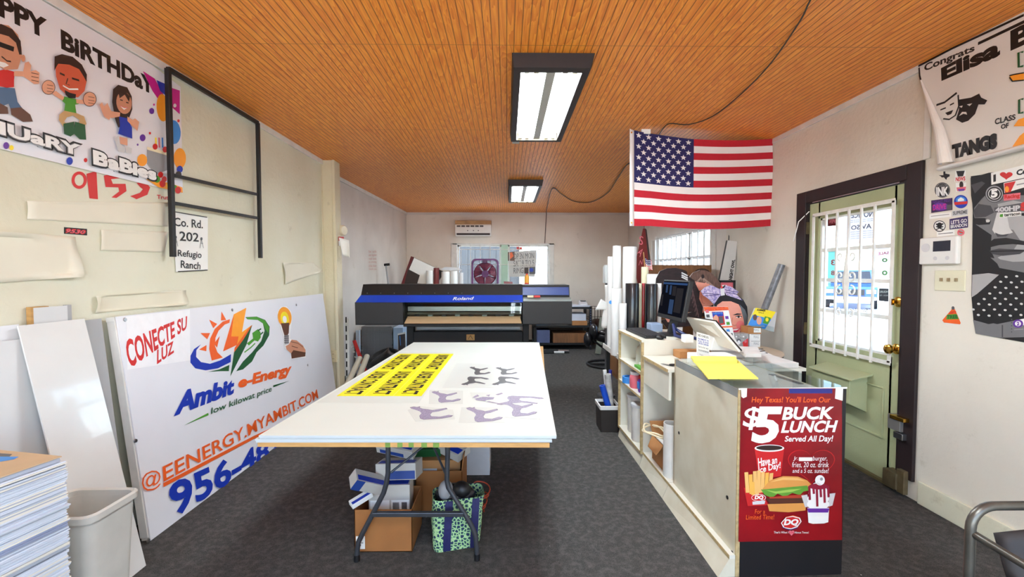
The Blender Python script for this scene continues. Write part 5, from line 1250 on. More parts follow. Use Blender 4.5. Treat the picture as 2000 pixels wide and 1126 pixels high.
# white tilted touch panel seen from behind
t = cthing('register_panel', 'white tilted register screen seen from behind beside the folding notice', 'register', .4, .9, .895)
POSW = mat('off white device plastic', (222, 218, 204), .3, var=.03)
lo = [aZ(1364, 662, .915), aZ(1444, 688, .915)]; hi = [aZ(1340, 620, 1.085), aZ(1394, 629, 1.085)]
nrm = (lo[1] - lo[0]).cross(hi[0] - lo[0]).normalized(); nrm = nrm if nrm.y < 0 else -nrm
b = MB(); b.hexa([lo[0], lo[1], lo[1] - nrm*.016, lo[0] - nrm*.016], [hi[0], hi[1], hi[1] - nrm*.016, hi[0] - nrm*.016], POSW); b.build('back_shell', t, bevel=.005)
b = MB(); b.hexa([lo[0] - nrm*.017, lo[1] - nrm*.017, lo[1] - nrm*.024, lo[0] - nrm*.024], [hi[0] - nrm*.017, hi[1] - nrm*.017, hi[1] - nrm*.024, hi[0] - nrm*.024], BLK); b.build('screen', t)
b = MB(); m0 = (lo[0] + lo[1]) / 2; p = lo[0].lerp(lo[1], .5) - nrm * .05; b.hexa([p + Vector((-.10, -.03, -.06)), p + Vector((.12, -.03, -.06)), p + Vector((.12, .12, -.06)), p + Vector((-.10, .12, -.06))], [p + Vector((-.06, .0, .03)), p + Vector((.08, .0, .03)), p + Vector((.08, .07, .06)), p + Vector((-.06, .07, .06))], TRIMW); b.build('stand', t, bevel=.004)
b = MB(); cbox(b, .43, .70, .8205, .80, 1.15, .855, TRIMW); b.thing('white_platform', 'white low box under the tilted register screen, beyond the case', 'box', bevel=.004)
b = MB(); q = [aZ(x, y, .893) for x, y in ((1455,697),(1487,697),(1479,683),(1437,682))]; b.slab(q, (0, 0, .022), TRIMW); b.thing('plastic_tray', 'white plastic tray on the far right corner of the clear case top', 'tray', bevel=.004)
# keyboard, mouse, monitor on the riser
kb = cthing('keyboard', 'black computer keyboard lying along the edge of the shelf unit top', 'keyboard', .09, 1.46, .931)
b = MB(); cbox(b, .0, 1.235, .9312, .165, 1.70, .950, BLKMET); kbc = b.build('case', kb, bevel=.005)
b = MB(); KEY = mat('dark key caps', (44, 44, 48), .5)
for i in range(5):
    for j in range(16): cbox(b, .012 + i*.029, 1.245 + j*.028, .950, .012 + i*.029 + .024, 1.245 + j*.028 + .023, .957, KEY)
b.build('keys', kbc)
b = MB(); b.ball(cw(.10, 1.195, .945), .055, BLKMET, 8, (.55, .5, .32)); mo = b.thing('mouse', 'black computer mouse at the near edge of the shelf unit top', 'mouse', smooth=True)
mn = thing('monitor', 'black computer monitor facing the aisle on the shelf unit top', 'monitor', (1.29, 3.40, .931))
TL, TR_, BR, BL = aY(1297, 547, 3.64), aY(1350, 546, 3.15), aY(1336, 628, 3.15), aY(1284, 618, 3.64)
TL.z = TR_.z = (TL.z + TR_.z)/2; BL.z = BR.z = (BL.z + BR.z)/2
TL.x = 1.325; TR_.x = 1.335; BL.x = 1.268; BR.x = 1.280
nm = (TR_ - TL).cross(BL - TL).normalized(); nm = nm if nm.x < 0 else -nm
b = MB(); b.hexa([BL, BR, BR - nm*.035, BL - nm*.035], [TL, TR_, TR_ - nm*.035, TL - nm*.035], BLKMET); mnh = b.build('housing', mn, bevel=.006)
def mq(u, v, h): return BL.lerp(BR, u).lerp(TL.lerp(TR_, u), v) + nm*h
SCR = emit_mat('monitor picture dark', (18, 20, 28), .5); SCR2 = emit_mat('monitor picture bar', (60, 90, 140), .4); SCR3 = emit_mat('monitor picture blue', (80, 110, 160), .22); SCR4 = emit_mat('monitor picture grey', (52, 50, 54), .4)
b = MB(); b.poly([mq(.03, .10, .001), mq(.97, .10, .001), mq(.97, .96, .001), mq(.03, .96, .001)], SCR)
b.poly([mq(.03, .88, .002), mq(.97, .88, .002), mq(.97, .93, .002), mq(.03, .93, .002)], SCR2)
for u0, v0, u1, v1, m in ((.2,.66,.28,.86,SCR3),(.36,.62,.44,.86,SCR3),(.48,.6,.62,.84,SCR4),(.45,.14,.62,.5,SCR3),(.65,.2,.9,.8,SCR4),(.08,.3,.16,.6,SCR4)): b.poly([mq(u0, v0, .003), mq(u1, v0, .003), mq(u1 - .03, v1, .003), mq(u0 - .03, v1, .003)], m)
b.build('screen', mnh, recalc=False)
b = MB(); b.beam(mq(.5, .35, -.05), Vector((1.30, 3.40, .94)), .06, .03, BLKMET, up=(0, 1, 0)); b.build('neck', mn, bevel=.004)
b = MB(); b.lathe([(.001, 0), (.095, 0), (.10, .006), (.09, .012), (.03, .016)], (1.29, 3.40, .9315), BLKMET, 24); b.build('base', mn, smooth=True)
b = MB(); b.box((1.20, 3.58, .9315), (1.30, 3.70, 1.0), mat('blue grey device', (150, 168, 196), .3)); b.thing('card_reader', 'small blue grey device on the shelf unit top under the monitor', 'device', bevel=.008)
b = MB(); c = aY(1345, 652, 3.02); b.box((c.x - .035, 3.0, .9315), (c.x + .03, 3.07, .985), PAPER); b.thing('power_adapter', 'white cube power adapter on the shelf unit top beside the register screen', 'adapter', bevel=.006)
b = MB(); b.tube([(c.x, 3.08, .95), (c.x - .04, 3.16, .96), (c.x - .02, 3.25, 1.03), (c.x + .02, 3.32, .99), (c.x + .08, 3.2, .945), (c.x + .12, 3.1, .94)], .012, ink('navy cable', (30, 40, 90)), 8); b.thing('cable', 'dark blue cable bundle curling behind the white power adapter', 'cable', smooth=True)
# shelf contents
t = cthing('plastic_bottle', 'frosted plastic bottle on the top shelf of the shelf unit', 'bottle', .06, 1.45, .69)
FROS = mat('frosted plastic', (196, 198, 186), .3, var=.04)
p = cw(.06, 1.47, .691); b = MB(); b.lathe([(.001, 0), (.042, 0), (.045, .01), (.045, .12), (.03, .145), (.018, .15), (.018, .165)], p, FROS, 20); b.build('body', t, smooth=True)
b = MB(); b.cyl(p + Vector((0, 0, .165)), p + Vector((0, 0, .185)), .02, .02, PAPER, 14); b.build('cap', t, smooth=True)
b = MB(); b.pipe(cw(.05, 1.30, .73), cw(.05, 1.30, .775), .04, .025, BLK, 20); b.thing('black_tape', 'black tape roll stacked on green card on the top shelf of the shelf unit', 'tape', smooth=True)
b = MB(); cbox(b, -.03, 1.20, .691, .14, 1.38, .71, GRN); b.thing('green_card_box', 'flat green box on the top shelf of the shelf unit', 'box', bevel=.002)
b = MB(); cbox(b, .0, 1.22, .7105, .13, 1.36, .7295, WHT); b.thing('white_notepad', 'white notepad on the flat green box in the shelf unit', 'pad', bevel=.002)
p = cw(.0, 1.60, .511); b = MB(); b.pipe(p, p + Vector((0, 0, .05)), .055, .038, SKY, 24); b.thing('masking_tape', 'blue masking tape roll on the middle shelf of the shelf unit', 'tape', smooth=True)
for k, (u, w_, m, lb) in enumerate(((.0, 1.44, PINK, 'clear jar with pink contents on the middle shelf'), (.02, 1.30, PUR, 'jar of purple and blue bits on the middle shelf, nearest the desk'))):
    t = cthing('jar', lb, 'jar', u, w_, .511, 'jars on the middle shelf'); p = cw(u, w_, .511)
    b = MB(); b.lathe([(.001, 0), (.04, 0), (.044, .01), (.044, .09), (.036, .105)], p, m, 18); b.build('body', t, smooth=True)
    b = MB(); b.cyl(p + Vector((0, 0, .105)), p + Vector((0, 0, .128)), .04, .04, [LGR, RED][k], 16); b.build('lid', t, smooth=True)
    if k: 
        b = MB(); b.box((p.x - .046, p.y - .02, p.z + .03), (p.x - .038, p.y + .02, p.z + .08), SKY); b.build('paper_label', t)
for k, (u, w_, h, r_) in enumerate(((.05, 1.58, .31, .062), (.02, 1.39, .29, .062))):
    p = cw(u, w_, .106); t = cthing('white_canister', ['tall white canister on the bottom shelf, farther from the desk', 'white canister on the bottom shelf beside the desk opening'][k], 'canister', u, w_, .106, 'white canisters on the bottom shelf')
    b = MB(); b.lathe([(.001, 0), (r_*.9, 0), (r_, .01), (r_, h - .03), (r_*.98, h - .02)], p, TRIMW, 22); b.build('body', t, smooth=True)
    b = MB(); b.lathe([(r_*.98, h - .022), (r_ + .006, h - .022), (r_ + .006, h), (r_*.6, h + .002), (.001, h + .002)], p, LGR, 22, cap=False); b.build('lid', t, smooth=True)
b = MB(); cbox(b, .02, 1.20, .106, .14, 1.27, .34, LGR); cbox(b, .018, 1.215, .2, .0205, 1.255, .30, DGY); b.thing('grey_box', 'narrow grey box with dark label on the bottom shelf of the shelf unit', 'box', bevel=.003)
# under the desk
b = MB(); b.hexa([cw(.33, .78, .106), cw(.33, 1.13, .106), cw(.345, 1.13, .106), cw(.345, .78, .106)], [cw(.44, .78, .47), cw(.44, 1.13, .47), cw(.455, 1.13, .47), cw(.455, .78, .47)], LGR); b.thing('plastic_sheet', 'pale grey panel leaning at the back of the desk opening', 'panel')
bx = cthing('cardboard_box', 'open tan cardboard box with papers on the lower desk shelf', 'box', .12, .95, .106)
b = MB()
u0, u1, w0, w1, z0, h, th = .0, .24, .86, 1.06, .107, .165, .005
for a in ((u0, w0, z0, u1, w1, z0 + th), (u0, w0, z0, u1, w0 + th, z0 + h), (u0, w1 - th, z0, u1, w1, z0 + h), (u0, w0, z0, u0 + th, w1, z0 + h), (u1 - th, w0, z0, u1, w1, z0 + h)): cbox(b, *a, CARD)
b.build('body', bx)
b = MB(); b.hexa([cw(u0, w0, z0 + h), cw(u0, w1, z0 + h), cw(u0 + .004, w1, z0 + h), cw(u0 + .004, w0, z0 + h)], [cw(-.05, w0, z0 + h - .06), cw(-.05, w1 - .05, z0 + h - .06), cw(-.046, w1 - .05, z0 + h - .06), cw(-.046, w0, z0 + h - .06)], CARD); b.build('flap', bx)
b = MB(); b.hexa([cw(u0, w1, z0 + h), cw(u1, w1, z0 + h), cw(u1, w1 - .004, z0 + h), cw(u0, w1 - .004, z0 + h)], [cw(u0 - .01, w1 + .03, z0 + h + .09), cw(u1, w1 + .03, z0 + h + .09), cw(u1, w1 + .026, z0 + h + .09), cw(u0 - .01, w1 + .026, z0 + h + .09)], CARD); b.build('flap', bx)
b = MB(); cbox(b, .02, .88, z0 + .05, .22, 1.04, z0 + h - .01, PAPER); b.build('papers', bx)
b = MB(); b.tube([cw(-.02 + .07*math.cos(a), .98 + .11*math.sin(a), .325 + .012*math.sin(2*a)) for a in [2*math.pi*k/24 for k in range(24)]], .006, CRE, 6, closed=True); b.tube([cw(-.015 + .065*math.cos(a), .985 + .105*math.sin(a), .337 + .01*math.cos(3*a)) for a in [2*math.pi*k/24 for k in range(24)]], .006, CRE, 6, closed=True); b.thing('cord_loop', 'cream coiled cord hanging over the open box on the desk shelf', 'cord', smooth=True)
p = cw(.03, .79, .106); b = MB(); b.pipe(p, p + Vector((0, 0, .345)), .055, .050, TRIMW, 24); b.cyl(p + Vector((0, 0, .02)), p + Vector((0, 0, .024)), .05, .05, DBR, 20); b.thing('plastic_pipe', 'short white plastic pipe standing on the lower desk shelf by the display case', 'pipe', smooth=True)
# ------------------------------------------------------------------ green door in the right wall
GRD = wall_mat('sage green door paint', (172, 177, 138), (158, 163, 124), (112, 112, 84)); DKF = mat('dark brown door frame paint', (34, 19, 22), .6, var=.12, scale=12)
dr = thing('door_1', None, None, (XR, 3.2, 0), structure=True)
b = MB()
for a, c in (((2.632, 0), (2.735, 2.108)), ((3.66, 0), (3.775, 2.108)), ((2.736, 2.012), (3.659, 2.108))): b.box((XR - .022, a[0], a[1] if a[1] else .115), (XR + .0, c[0], c[1]), DKF)
b.build('casing', dr, bevel=.004)
b = MB()
for a, c in (((2.737, 0.0), (2.765, 2.03)), ((3.655, 0.0), (3.700, 2.03)), ((2.766, 2.002), (3.654, 2.029))): b.box((XR - .005, a[0], a[1]), (XR + .139, c[0], c[1]), DKF)
b.build('jamb', dr)
LY0, LY1, LZ1 = 2.768, 3.652, 1.998
gy0, gy1, gz0, gz1 = 2.83, 3.55, .845, 1.885
xf, xb_ = XR + .012, XR + .055
b = MB()
for a, c in (((LY0, .02), (gy0 + .02, LZ1)), ((gy1 - .02, .02), (LY1, LZ1)), ((gy0, .02), (gy1, gz0 + .02)), ((gy0, gz1 - .02), (gy1, LZ1))): b.box((xf, a[0], a[1]), (xb_, c[0], c[1]), GRD)
leaf = b.build('door_leaf', dr, bevel=.002)
b = MB()                     # raised moulding of the lower panel
for p, q in (((LY0 + .12, .30), (LY1 - .12, .30)), ((LY0 + .12, .64), (LY1 - .12, .64)), ((LY0 + .12, .30), (LY0 + .12, .64)), ((LY1 - .12, .30), (LY1 - .12, .64))): b.beam((xf - .001, p[0], p[1]), (xf - .001, q[0], q[1]), .014, .014, GRD, up=(1, 0, 0))
b.build('panel_moulding', leaf, bevel=.004)
b = MB(); b.box((xf + .02, gy0, gz0), (xf + .024, gy1, gz1), GLASS); b.build('pane', dr)
SASHW = mat('chalky white paint', (226, 224, 216), .5, var=.06, scale=20)
b = MB()
for z in (1.605, 1.365, 1.12): b.box((xf + .010, gy0, z - .014), (xf + .034, gy1, z + .014), SASHW)
for p, q in (((gy0, gz0), (gy0 + .04, gz1)), ((gy1 - .04, gz0), (gy1, gz1)), ((gy0, gz1 - .035), (gy1, gz1)), ((gy0, gz0), (gy1, gz0 + .035))): b.box((xf + .006, p[0], p[1]), (xf + .034, q[0], q[1]), SASHW)
b.build('sash', dr)
b = MB(); xg = XR - .02
for p, q in (((gy0 - .01, gz0 - .02), (gy0 - .01, gz1 + .01)), ((gy1 + .01, gz0 - .02), (gy1 + .01, gz1 + .01)), ((gy0 - .02, gz1 + .01), (gy1 + .02, gz1 + .01)), ((gy0 - .02, gz0 - .02), (gy1 + .02, gz0 - .02))): b.beam((xg, p[0], p[1]), (xg, q[0], q[1]), .028, .006, SASHW, up=(1, 0, 0) if p[0] == q[0] else (1, 0, 0))
bars = [gy1 - .02 - k * (gy1 - gy0 - .04) / 6 for k in (1, 2, 3, 4, 5)]
for y in bars: b.beam((xg, y, gz0 - .045), (xg, y, gz1 + .01), .014, .014, SASHW, up=(1, 0, 0))
b.build('security_bars', dr, bevel=.0015)
yc = bars[2]; b = MB(); zc = 1.345
b.add([(xg - .012, yc, zc + .26), (xg - .012, yc - .035, zc), (xg - .012, yc, zc - .26), (xg - .012, yc + .035, zc), (xg - .026, yc, zc), (xg - .006, yc, zc)], [(0,1,4),(1,2,4),(2,3,4),(3,0,4),(0,1,5),(1,2,5),(2,3,5),(3,0,5)], SASHW)
def scroll(y, z, sy, sz, r=.035):
    b.tube([(xg - .014, y + sy * (.02 + rr * math.cos(a)), z + sz * rr * math.sin(a)) for a, rr in [(-1.6 + k * .42, r * (1 - k / 17)) for k in range(15)]], .006, SASHW, 6)
for sy in (-1, 1):
    for z, sz in ((zc + .20, 1), (zc + .055, 1), (zc - .055, -1), (zc - .22, -1)): scroll(yc + sy * .035, z, sy, sz, .042 if abs(z - zc) < .1 else .034)
b.build('scroll_ornament', dr, smooth=True)
for z, nm in ((.922, 'knob'), (1.232, 'deadbolt')):
    b = MB(); y = 2.80
    b.lathe([(.001, 0), (.034, 0), (.034, .006), (.026, .012), (.012, .016), (.012, .034)] + ([(.024, .040), (.032, .052), (.030, .066), (.018, .074), (.001, .076)] if nm == 'knob' else [(.001, .036)]), (xf, y, z), BRASS, 20, axis=(-1, 0, 0))
    if nm == 'deadbolt': b.beam((xf - .036, y, z - .02), (xf - .036, y, z + .02), .008, .014, BRASS, up=(1, 0, 0))
    b.build(nm, dr, smooth=True)
b = MB(); b.hexa([(xf - .13, 3.02, .49), (xf, 3.02, .43), (xf, 3.40, .43), (xf - .13, 3.40, .49)], [(xf - .13, 3.02, .665), (xf, 3.02, .69), (xf, 3.40, .69), (xf - .13, 3.40, .665)], GRD); b.build('letter_box', dr, bevel=.004)
b = MB(); b.hexa([(xf - .155, 2.975, .665), (xf, 2.975, .70), (xf, 3.41, .70), (xf - .155, 3.41, .665)], [(xf - .15, 2.975, .677), (xf, 2.975, .714), (xf, 3.41, .714), (xf - .15, 3.41, .677)], GRD); b.build('letter_box_lid', dr, bevel=.003)
IRON = mat('old brown iron', (110, 96, 70), .55, metal=.4, var=.15, scale=20)
b = MB(); b.box((XR - .045, 2.70, .405), (xf, 2.79, .50), mat('grey latch steel', (140, 138, 136), .4, metal=.5)); b.box((XR - .06, 2.66, .48), (XR - .02, 2.76, .505), BRASS); b.box((XR - .05, 2.675, .36), (XR - .02, 2.74, .40), CHROME); b.build('latch', dr, bevel=.003)
b = MB(); b.box((XR - .06, 2.70, .03), (xf, 2.80, .135), IRON); b.box((XR - .05, 2.655, .02), (XR - .02, 2.71, .17), IRON); b.build('foot_bolt', dr, bevel=.004)
b = MB(); b.box((XR - .01, LY0, .0), (XR + .12, LY1, .018), mat('worn brass threshold', (150, 134, 96), .4, metal=.6, var=.1)); b.build('threshold', dr)
b = MB(); b.tube([(xf - .01, 3.645, 1.94), (XR - .05, 3.70, 1.86), (XR - .03, 3.79, 1.70)], .004, PAPER, 6); b.build('closer_cord', dr)
for z in (1.80, .95, .25): b = MB(); b.box((XR - .012, 3.648, z - .05), (xf + .01, 3.664, z + .05), IRON); b.build('hinge', dr)
b = MB(); b.box((XR - .006, 2.80, 2.004), (xf + .02, 3.60, 2.014), CHROME); b.build('weather_strip', dr)
# bills fixed to the outside of the door glass, read from behind
def sheer(name, c):
    m = mat(name, c, .7, var=.02); n = m.node_tree.nodes; l = m.node_tree.links
    t = n.new('ShaderNodeBsdfTranslucent'); t.inputs[0].default_value = rgb(c); x = n.new('ShaderNodeMixShader'); x.inputs[0].default_value = .6
    l.new(n['Principled BSDF'].outputs[0], x.inputs[1]); l.new(t.outputs[0], x.inputs[2]); l.new(x.outputs[0], n['Material Output'].inputs['Surface']); return m
BILL = sheer('thin bill paper', (236, 230, 232))
def behind(name, label, px, items, m=None):
    xg_ = xf + .0285; q = [aX(x, y, xg_) for x, y in px]
    d = MB(); d.slab(q, (.0015, 0, 0), m or BILL); A = Art((xg_ - .001, 0, 0), (-1, 0, 0), mb=d, start=.0006)
    for s_, qd, mm in items: A.text(s_, [qd[1], qd[0], qd[3], qd[2]], mm, bold=.02)
    return d.thing(name, label, 'notice', recalc=False)
def dz(*p): return cs(.302, 1590, 380, *p)
behind('door_notice', 'large notice bill on the upper middle of the door glass, its lettering seen from behind', dz((205,130),(388,98),(385,310),(205,318)),
       [('NOTICE', dz((240,118),(386,100),(386,142),(240,152)), DGY), ('AVISO', dz((240,200),(372,185),(372,218),(240,228)), DGY)] + [('MUST WEAR FACE MASK', dz((215,165+12*k),(380,152+12*k),(380,158+12*k),(215,171+12*k)), GRY) for k in (0, 1)] + [('USO DE MASCARILLA', dz((215,240+14*k),(380,228+14*k),(380,234+14*k),(215,247+14*k)), GRY) for k in range(4)])
behind('door_notice', 'small dark notice low on the near side of the door glass', dz((420,605),(482,606),(480,692),(418,685)), [('HOURS', dz((425,620),(478,620),(478,634),(425,634)), WHT), ('MON - FRI', dz((425,645),(478,646),(478,656),(425,656)), LGR)], sheer('dark bill paper', (96, 96, 100)))
behind('door_notice', 'dark red notice at the top far corner of the door glass', dz((65,158),(155,150),(150,200),(62,206)), [('OPEN', dz((100,160),(150,157),(150,182),(100,186)), PINK)], sheer('maroon bill paper', (120, 50, 52)))
TEAL = sheer('pale teal paper', (176, 222, 216))
behind('door_notice', 'pale teal bill with red marks on the far side of the door glass', dz((90,345),(150,340),(148,540),(88,540)), [('3', dz((110,420),(135,420),(135,455),(110,455)), RED), ('8', dz((110,490),(135,490),(135,520),(110,520)), RED)], TEAL)
behind('door_notice', 'white bill with red and green marks on the near side of the door glass', dz((405,345),(488,335),(486,540),(405,540)), [('SALE', dz((415,372),(484,366),(484,384),(415,390)), PINK), ('o', dz((440,410),(475,410),(475,435),(440,435)), GRN), ('o', dz((440,490),(475,490),(475,520),(440,520)), GRN)])
d = MB(); A = Art((xf + .0265, 0, 0), (-1, 0, 0), mb=d, start=.0003); A.text('Su Licencia', [dz((348,735))[0], dz((165,728))[0], dz((165,752))[0], dz((348,760))[0]], GRY, bold=.02); d.thing('glass_lettering', 'grey lettering across the door glass at the third crossbar, seen from behind', 'lettering', recalc=False)

# ------------------------------------------------------------------ street outside the door and right window
CARB = mat('blue car paint', (40, 84, 170), .25, coat=.6, var=.03); TYRE = mat('tyre rubber', (24, 24, 26), .8); CGL = mat('dark car glass', (24, 30, 38), .1)
cr_ = thing('pickup', 'blue pickup parked far across the street, seen through the door glass', 'car', (16.3, 20.3, -.12), rz=R(-40))
CM = Matrix.Translation((16.3, 20.3, -.12)) @ Matrix.Rotation(R(-40), 4, 'Z')
def cpart(nm, fn, **k):
    b = MB(); fn(b); b.v = [CM @ p for p in b.v]; b.build(nm, cr_, **k)
cpart('body', lambda b: prof(b, -.92, .92, [(-2.6, .45), (-2.6, .95), (-1.4, 1.05), (2.5, 1.05), (2.5, .45)], CARB), bevel=.06)
cpart('cab', lambda b: prof(b, -.82, .82, [(-1.4, 1.04), (-.9, 1.68), (.5, 1.70), (.8, 1.04)], CARB), bevel=.06)
cpart('windscreen', lambda b: b.hexa([(-.72, -1.40, 1.10), (.72, -1.40, 1.10), (.72, -1.38, 1.10), (-.72, -1.38, 1.10)], [(-.66, -.98, 1.62), (.66, -.98, 1.62), (.66, -.96, 1.62), (-.66, -.96, 1.62)], CGL))
cpart('grille', lambda b: b.box((-.5, -2.63, .60), (.5, -2.58, .85), BLK)); cpart('bumper', lambda b: b.box((-.9, -2.70, .40), (.9, -2.58, .55), CHROME), bevel=.03)
for s_ in (-1, 1):
    cpart('headlight', lambda b: b.box((s_*.72 - .16, -2.63, .68), (s_*.72 + .16, -2.58, .84), PAPER))
    for yy in (-1.7, 1.6): cpart('wheel', lambda b: b.cyl((s_*.93, yy, .36), (s_*.72, yy, .36), .36, .36, TYRE, 18))
b = MB(); b.box((8, 44, -.12), (26, 46, 4.2), STUC); b.box((8, 43.9, -.12), (26, 44, .3), PAVE); b.thing('shop_front', 'white shop building far across the street beyond the blue pickup', 'building')
b = MB(); b.box((22, 8, -.12), (24, 26, 4.0), STUC); b.box((21.98, 12, .0), (22, 13.2, 2.2), DKR); b.thing('white_building', 'long white building facing the green door across the street', 'building')

# ------------------------------------------------------------------ right window with bars, seen below the flag
w2 = thing('window_2', None, None, (XR + .035, 6.4, WIN2[2]), structure=True)
a, c, z0, z1 = WIN2; xw = XR + .035
b = MB()
for p, q in (((a - .09, z0 - .07), (a, z1 + .03)), ((c, z0 - .07), (c + .06, z1 + .03)), ((a - .09, z0 - .07), (c + .06, z0))): b.box((xw - .02, p[0], p[1]), (xw, q[0], q[1]), TRIMW)
b.build('frame', w2, bevel=.004)
b = MB(); b.box((xw + .05, a, z0), (xw + .054, c, z1), GLASS); b.build('pane', w2)
b = MB()
for y in (a + .02, (a + c)/2 - .25, c - .02): b.box((xw + .03, y - .03, z0), (xw + .08, y + .03, z1), TRIMW)
for z in (z0 + .02, (z0 + z1)/2 + .1, z1 - .02): b.box((xw + .03, a, z - .02), (xw + .08, c, z + .02), TRIMW)
b.build('sash', w2)
b = MB()
for k in range(13): y = a - .05 + k * (c - a + .16)/12; b.beam((xw - .05, y, z0 - .05), (xw - .05, y, z1 - .02), .016, .016, TRIMW, up=(1, 0, 0))
for z in (z1 - .03, z0 + .12, z1 - .38): b.beam((xw - .05, a - .06, z), (xw - .05, c + .12, z), .014, .014, TRIMW)
b.build('security_bars', w2)

# ------------------------------------------------------------------ wall to the right of the door
def wpx(name, label, cat, px, m, art=None, x=XR - .001, th=.0008, group=None):
    d = MB(); q = [aX(px_[0], px_[1], x) for px_ in px]; d.slab(q, (-th, 0, 0), m)
    A = Art((x - th, 0, 0), (-1, 0, 0), mb=d, start=.0005, step=.0001)
    if art: art(A)
    return d.thing(name, label, cat, group, recalc=False)
def disc_px(cx, cy, rx, ry, n=24, rot=0):
    return [(cx + rx*math.cos(2*math.pi*k/n), cy + ry*math.sin(2*math.pi*k/n)) for k in range(n)]
def s8(*p): return cs(.3376, 1790, 300, *p)
TEX = [(.42,0),(.60,0),(.60,.26),(.82,.32),(1.0,.36),(1.0,.60),(.86,.68),(.74,.80),(.72,1.0),(.60,.92),(.50,.74),(.38,.70),(.30,.76),(.18,.60),(.0,.46),(.42,.46)]
ST = 'stickers on the wall above the alarm panel'
wpx('sticker', 'black Texas-outline sticker at the top of the sticker group by the door', 'sticker', [s8((130 + 62*x, 102 + 48*y))[0] for x, y in TEX], BLK, group=ST)
wpx('sticker', 'small black and red lettered sticker right of the Texas-outline sticker', 'sticker', s8((225,100),(285,96),(285,158),(222,162)), PAPER, lambda A: (A.poly(s8((230,100),(280,98),(270,130),(240,132)), BLK), A.text('NEWS', s8((228,136),(283,130),(283,155),(226,160)), RED, bold=.04)), group=ST)
wpx('sticker', 'small sticker of a dark bottle on a pale base, above the blue round sticker', 'sticker', s8((228,168),(288,165),(288,215),(228,220)), PAPER, lambda A: (A.ell(*s8((260,180))[0], 4, 7, DBR), A.poly(s8((232,195),(288,190),(284,212),(236,216)), PINK), A.poly(s8((240,205),(280,202),(276,214),(246,217)), PUR)), group=ST)
wpx('sticker', 'black round sticker with white INK lettering', 'sticker', disc_px(*s8((150,210))[0], 15, 15), BLK, lambda A: (A.ring(*s8((150,210))[0], 14, 14, .8, GRY), A.text('INK', s8((114,194),(186,190),(186,242),(116,244)), WHT, bold=.05), A.text('CUSTOM', s8((122,180),(178,177),(178,190),(122,193)), GRY)), group=ST)
wpx('sticker', 'purple and black rectangular sticker with pink glow lettering', 'sticker', s8((86,270),(208,255),(208,325),(86,343)), ink('deep violet', (44, 22, 70)), lambda A: (A.ell(*s8((140,306))[0], 16, 8, PUR), A.text('DRIVE', s8((95,296),(172,288),(172,318),(95,328)), MAG, bold=.02), A.text('NIGHT FEST', s8((94,272),(200,260),(200,276),(94,288)), PUR), A.poly(s8((175,296),(206,293),(206,322),(175,326)), DGY)), group=ST)
wpx('sticker', 'round blue and white sticker with red band beside the purple sticker', 'sticker', disc_px(*s8((257,277))[0], 13.5, 13), BLU, lambda A: (A.ell(*s8((257,270))[0], 10, 8, SKY), A.poly(s8((220,278),(296,272),(294,292),(222,298)), WHT), A.text('ABC-123-4567', s8((224,282),(292,276),(292,290),(226,295)), RED, bold=.02), A.poly(s8((240,262),(257,250),(276,260),(276,272),(240,276)), RED)) if False else (A.ell(*s8((257,268))[0], 10, 7, SKY), A.poly(s8((219,280),(296,274),(294,290),(221,297)), RED), A.poly(s8((240,264),(257,252),(276,262),(276,272),(240,276)), WHT)), group=ST)
wpx('sticker', 'white strip sticker with a faint line of print under the purple sticker', 'sticker', s8((76,350),(202,338),(202,364),(76,378)), PAPER, lambda A: A.line(s8((84,362),(190,350)), .004, GRY), group=ST)
wpx('sticker', 'grey lettered sticker with dark outline under the blue round sticker', 'sticker', s8((206,330),(298,318),(298,352),(206,362)), LGR, lambda A: A.text('SUPREME', s8((212,334),(294,324),(294,346),(212,355)), DGY, bold=.03), group=ST)
wpx('sticker', 'black and white skull ring sticker', 'sticker', disc_px(*s8((134,418))[0], 12.5, 11.5), PAPER, lambda A: (A.ring(*s8((134,418))[0], 12, 11, 1.6, BLK), A.ell(*s8((134,412))[0], 5, 5, BLK), A.poly(s8((112,404),(158,402),(156,410),(114,412)), BLK), A.line(s8((112,440),(156,420)), .006, BLK), A.line(s8((114,420),(156,440)), .006, BLK)), group=ST)
wpx('sticker', 'dark purple sticker with two lines of white capital lettering', 'sticker', s8((192,378),(298,360),(298,426),(192,438)), ink('dark violet', (52, 36, 92)), lambda A: (A.text("LET'S GO", s8((200,386),(292,374),(292,396),(200,408)), WHT, bold=.02), A.text('BRANDON', s8((198,412),(292,400),(292,420),(198,432)), WHT, bold=.02)), group=ST)
wpx('sticker', 'white strip sticker just above the alarm panel', 'sticker', s8((118,448),(220,440),(222,470),(118,482)), PAPER, lambda A: A.line(s8((126,464),(212,456)), .004, DGY), group=ST)
wpx('sticker', 'tiny round red and teal sticker above the alarm panel corner', 'sticker', disc_px(*s8((257,455))[0], 7, 6.5), PINK, lambda A: (A.ell(*s8((257,455))[0], 4, 4, TEAL), A.line(s8((244,450),(270,458)), .006, RED)), group=ST)
wpx('sticker', 'Christmas tree shaped sticker of green and orange lettering below the switches', 'sticker', s8((150,962),(200,905),(212,884),(224,904),(256,978),(252,986),(160,976)), ORG, lambda A: (A.poly(s8((178,930),(232,926),(246,956),(172,958)), GRN), A.text('TREE', s8((176,934),(238,932),(240,952),(176,954)), DGR, bold=.03), A.text('GIFT', s8((190,912),(230,910),(232,924),(188,926)), RED, bold=.03), A.ell(*s8((212,892))[0], 3, 3.5, DGY)))
al = thing('alarm_panel', 'white alarm panel with a dark screen beside the door frame', 'alarm panel', (XR, 2.52, 1.47))
ya, yb_, zb_, zt_ = 2.405, 2.628, 1.472, 1.632
b = MB(); b.box((XR - .028, ya, zb_), (XR, yb_, zt_), mat('white device plastic', (226, 225, 220), .4, var=.02)); alb = b.build('body', al, bevel=.008)
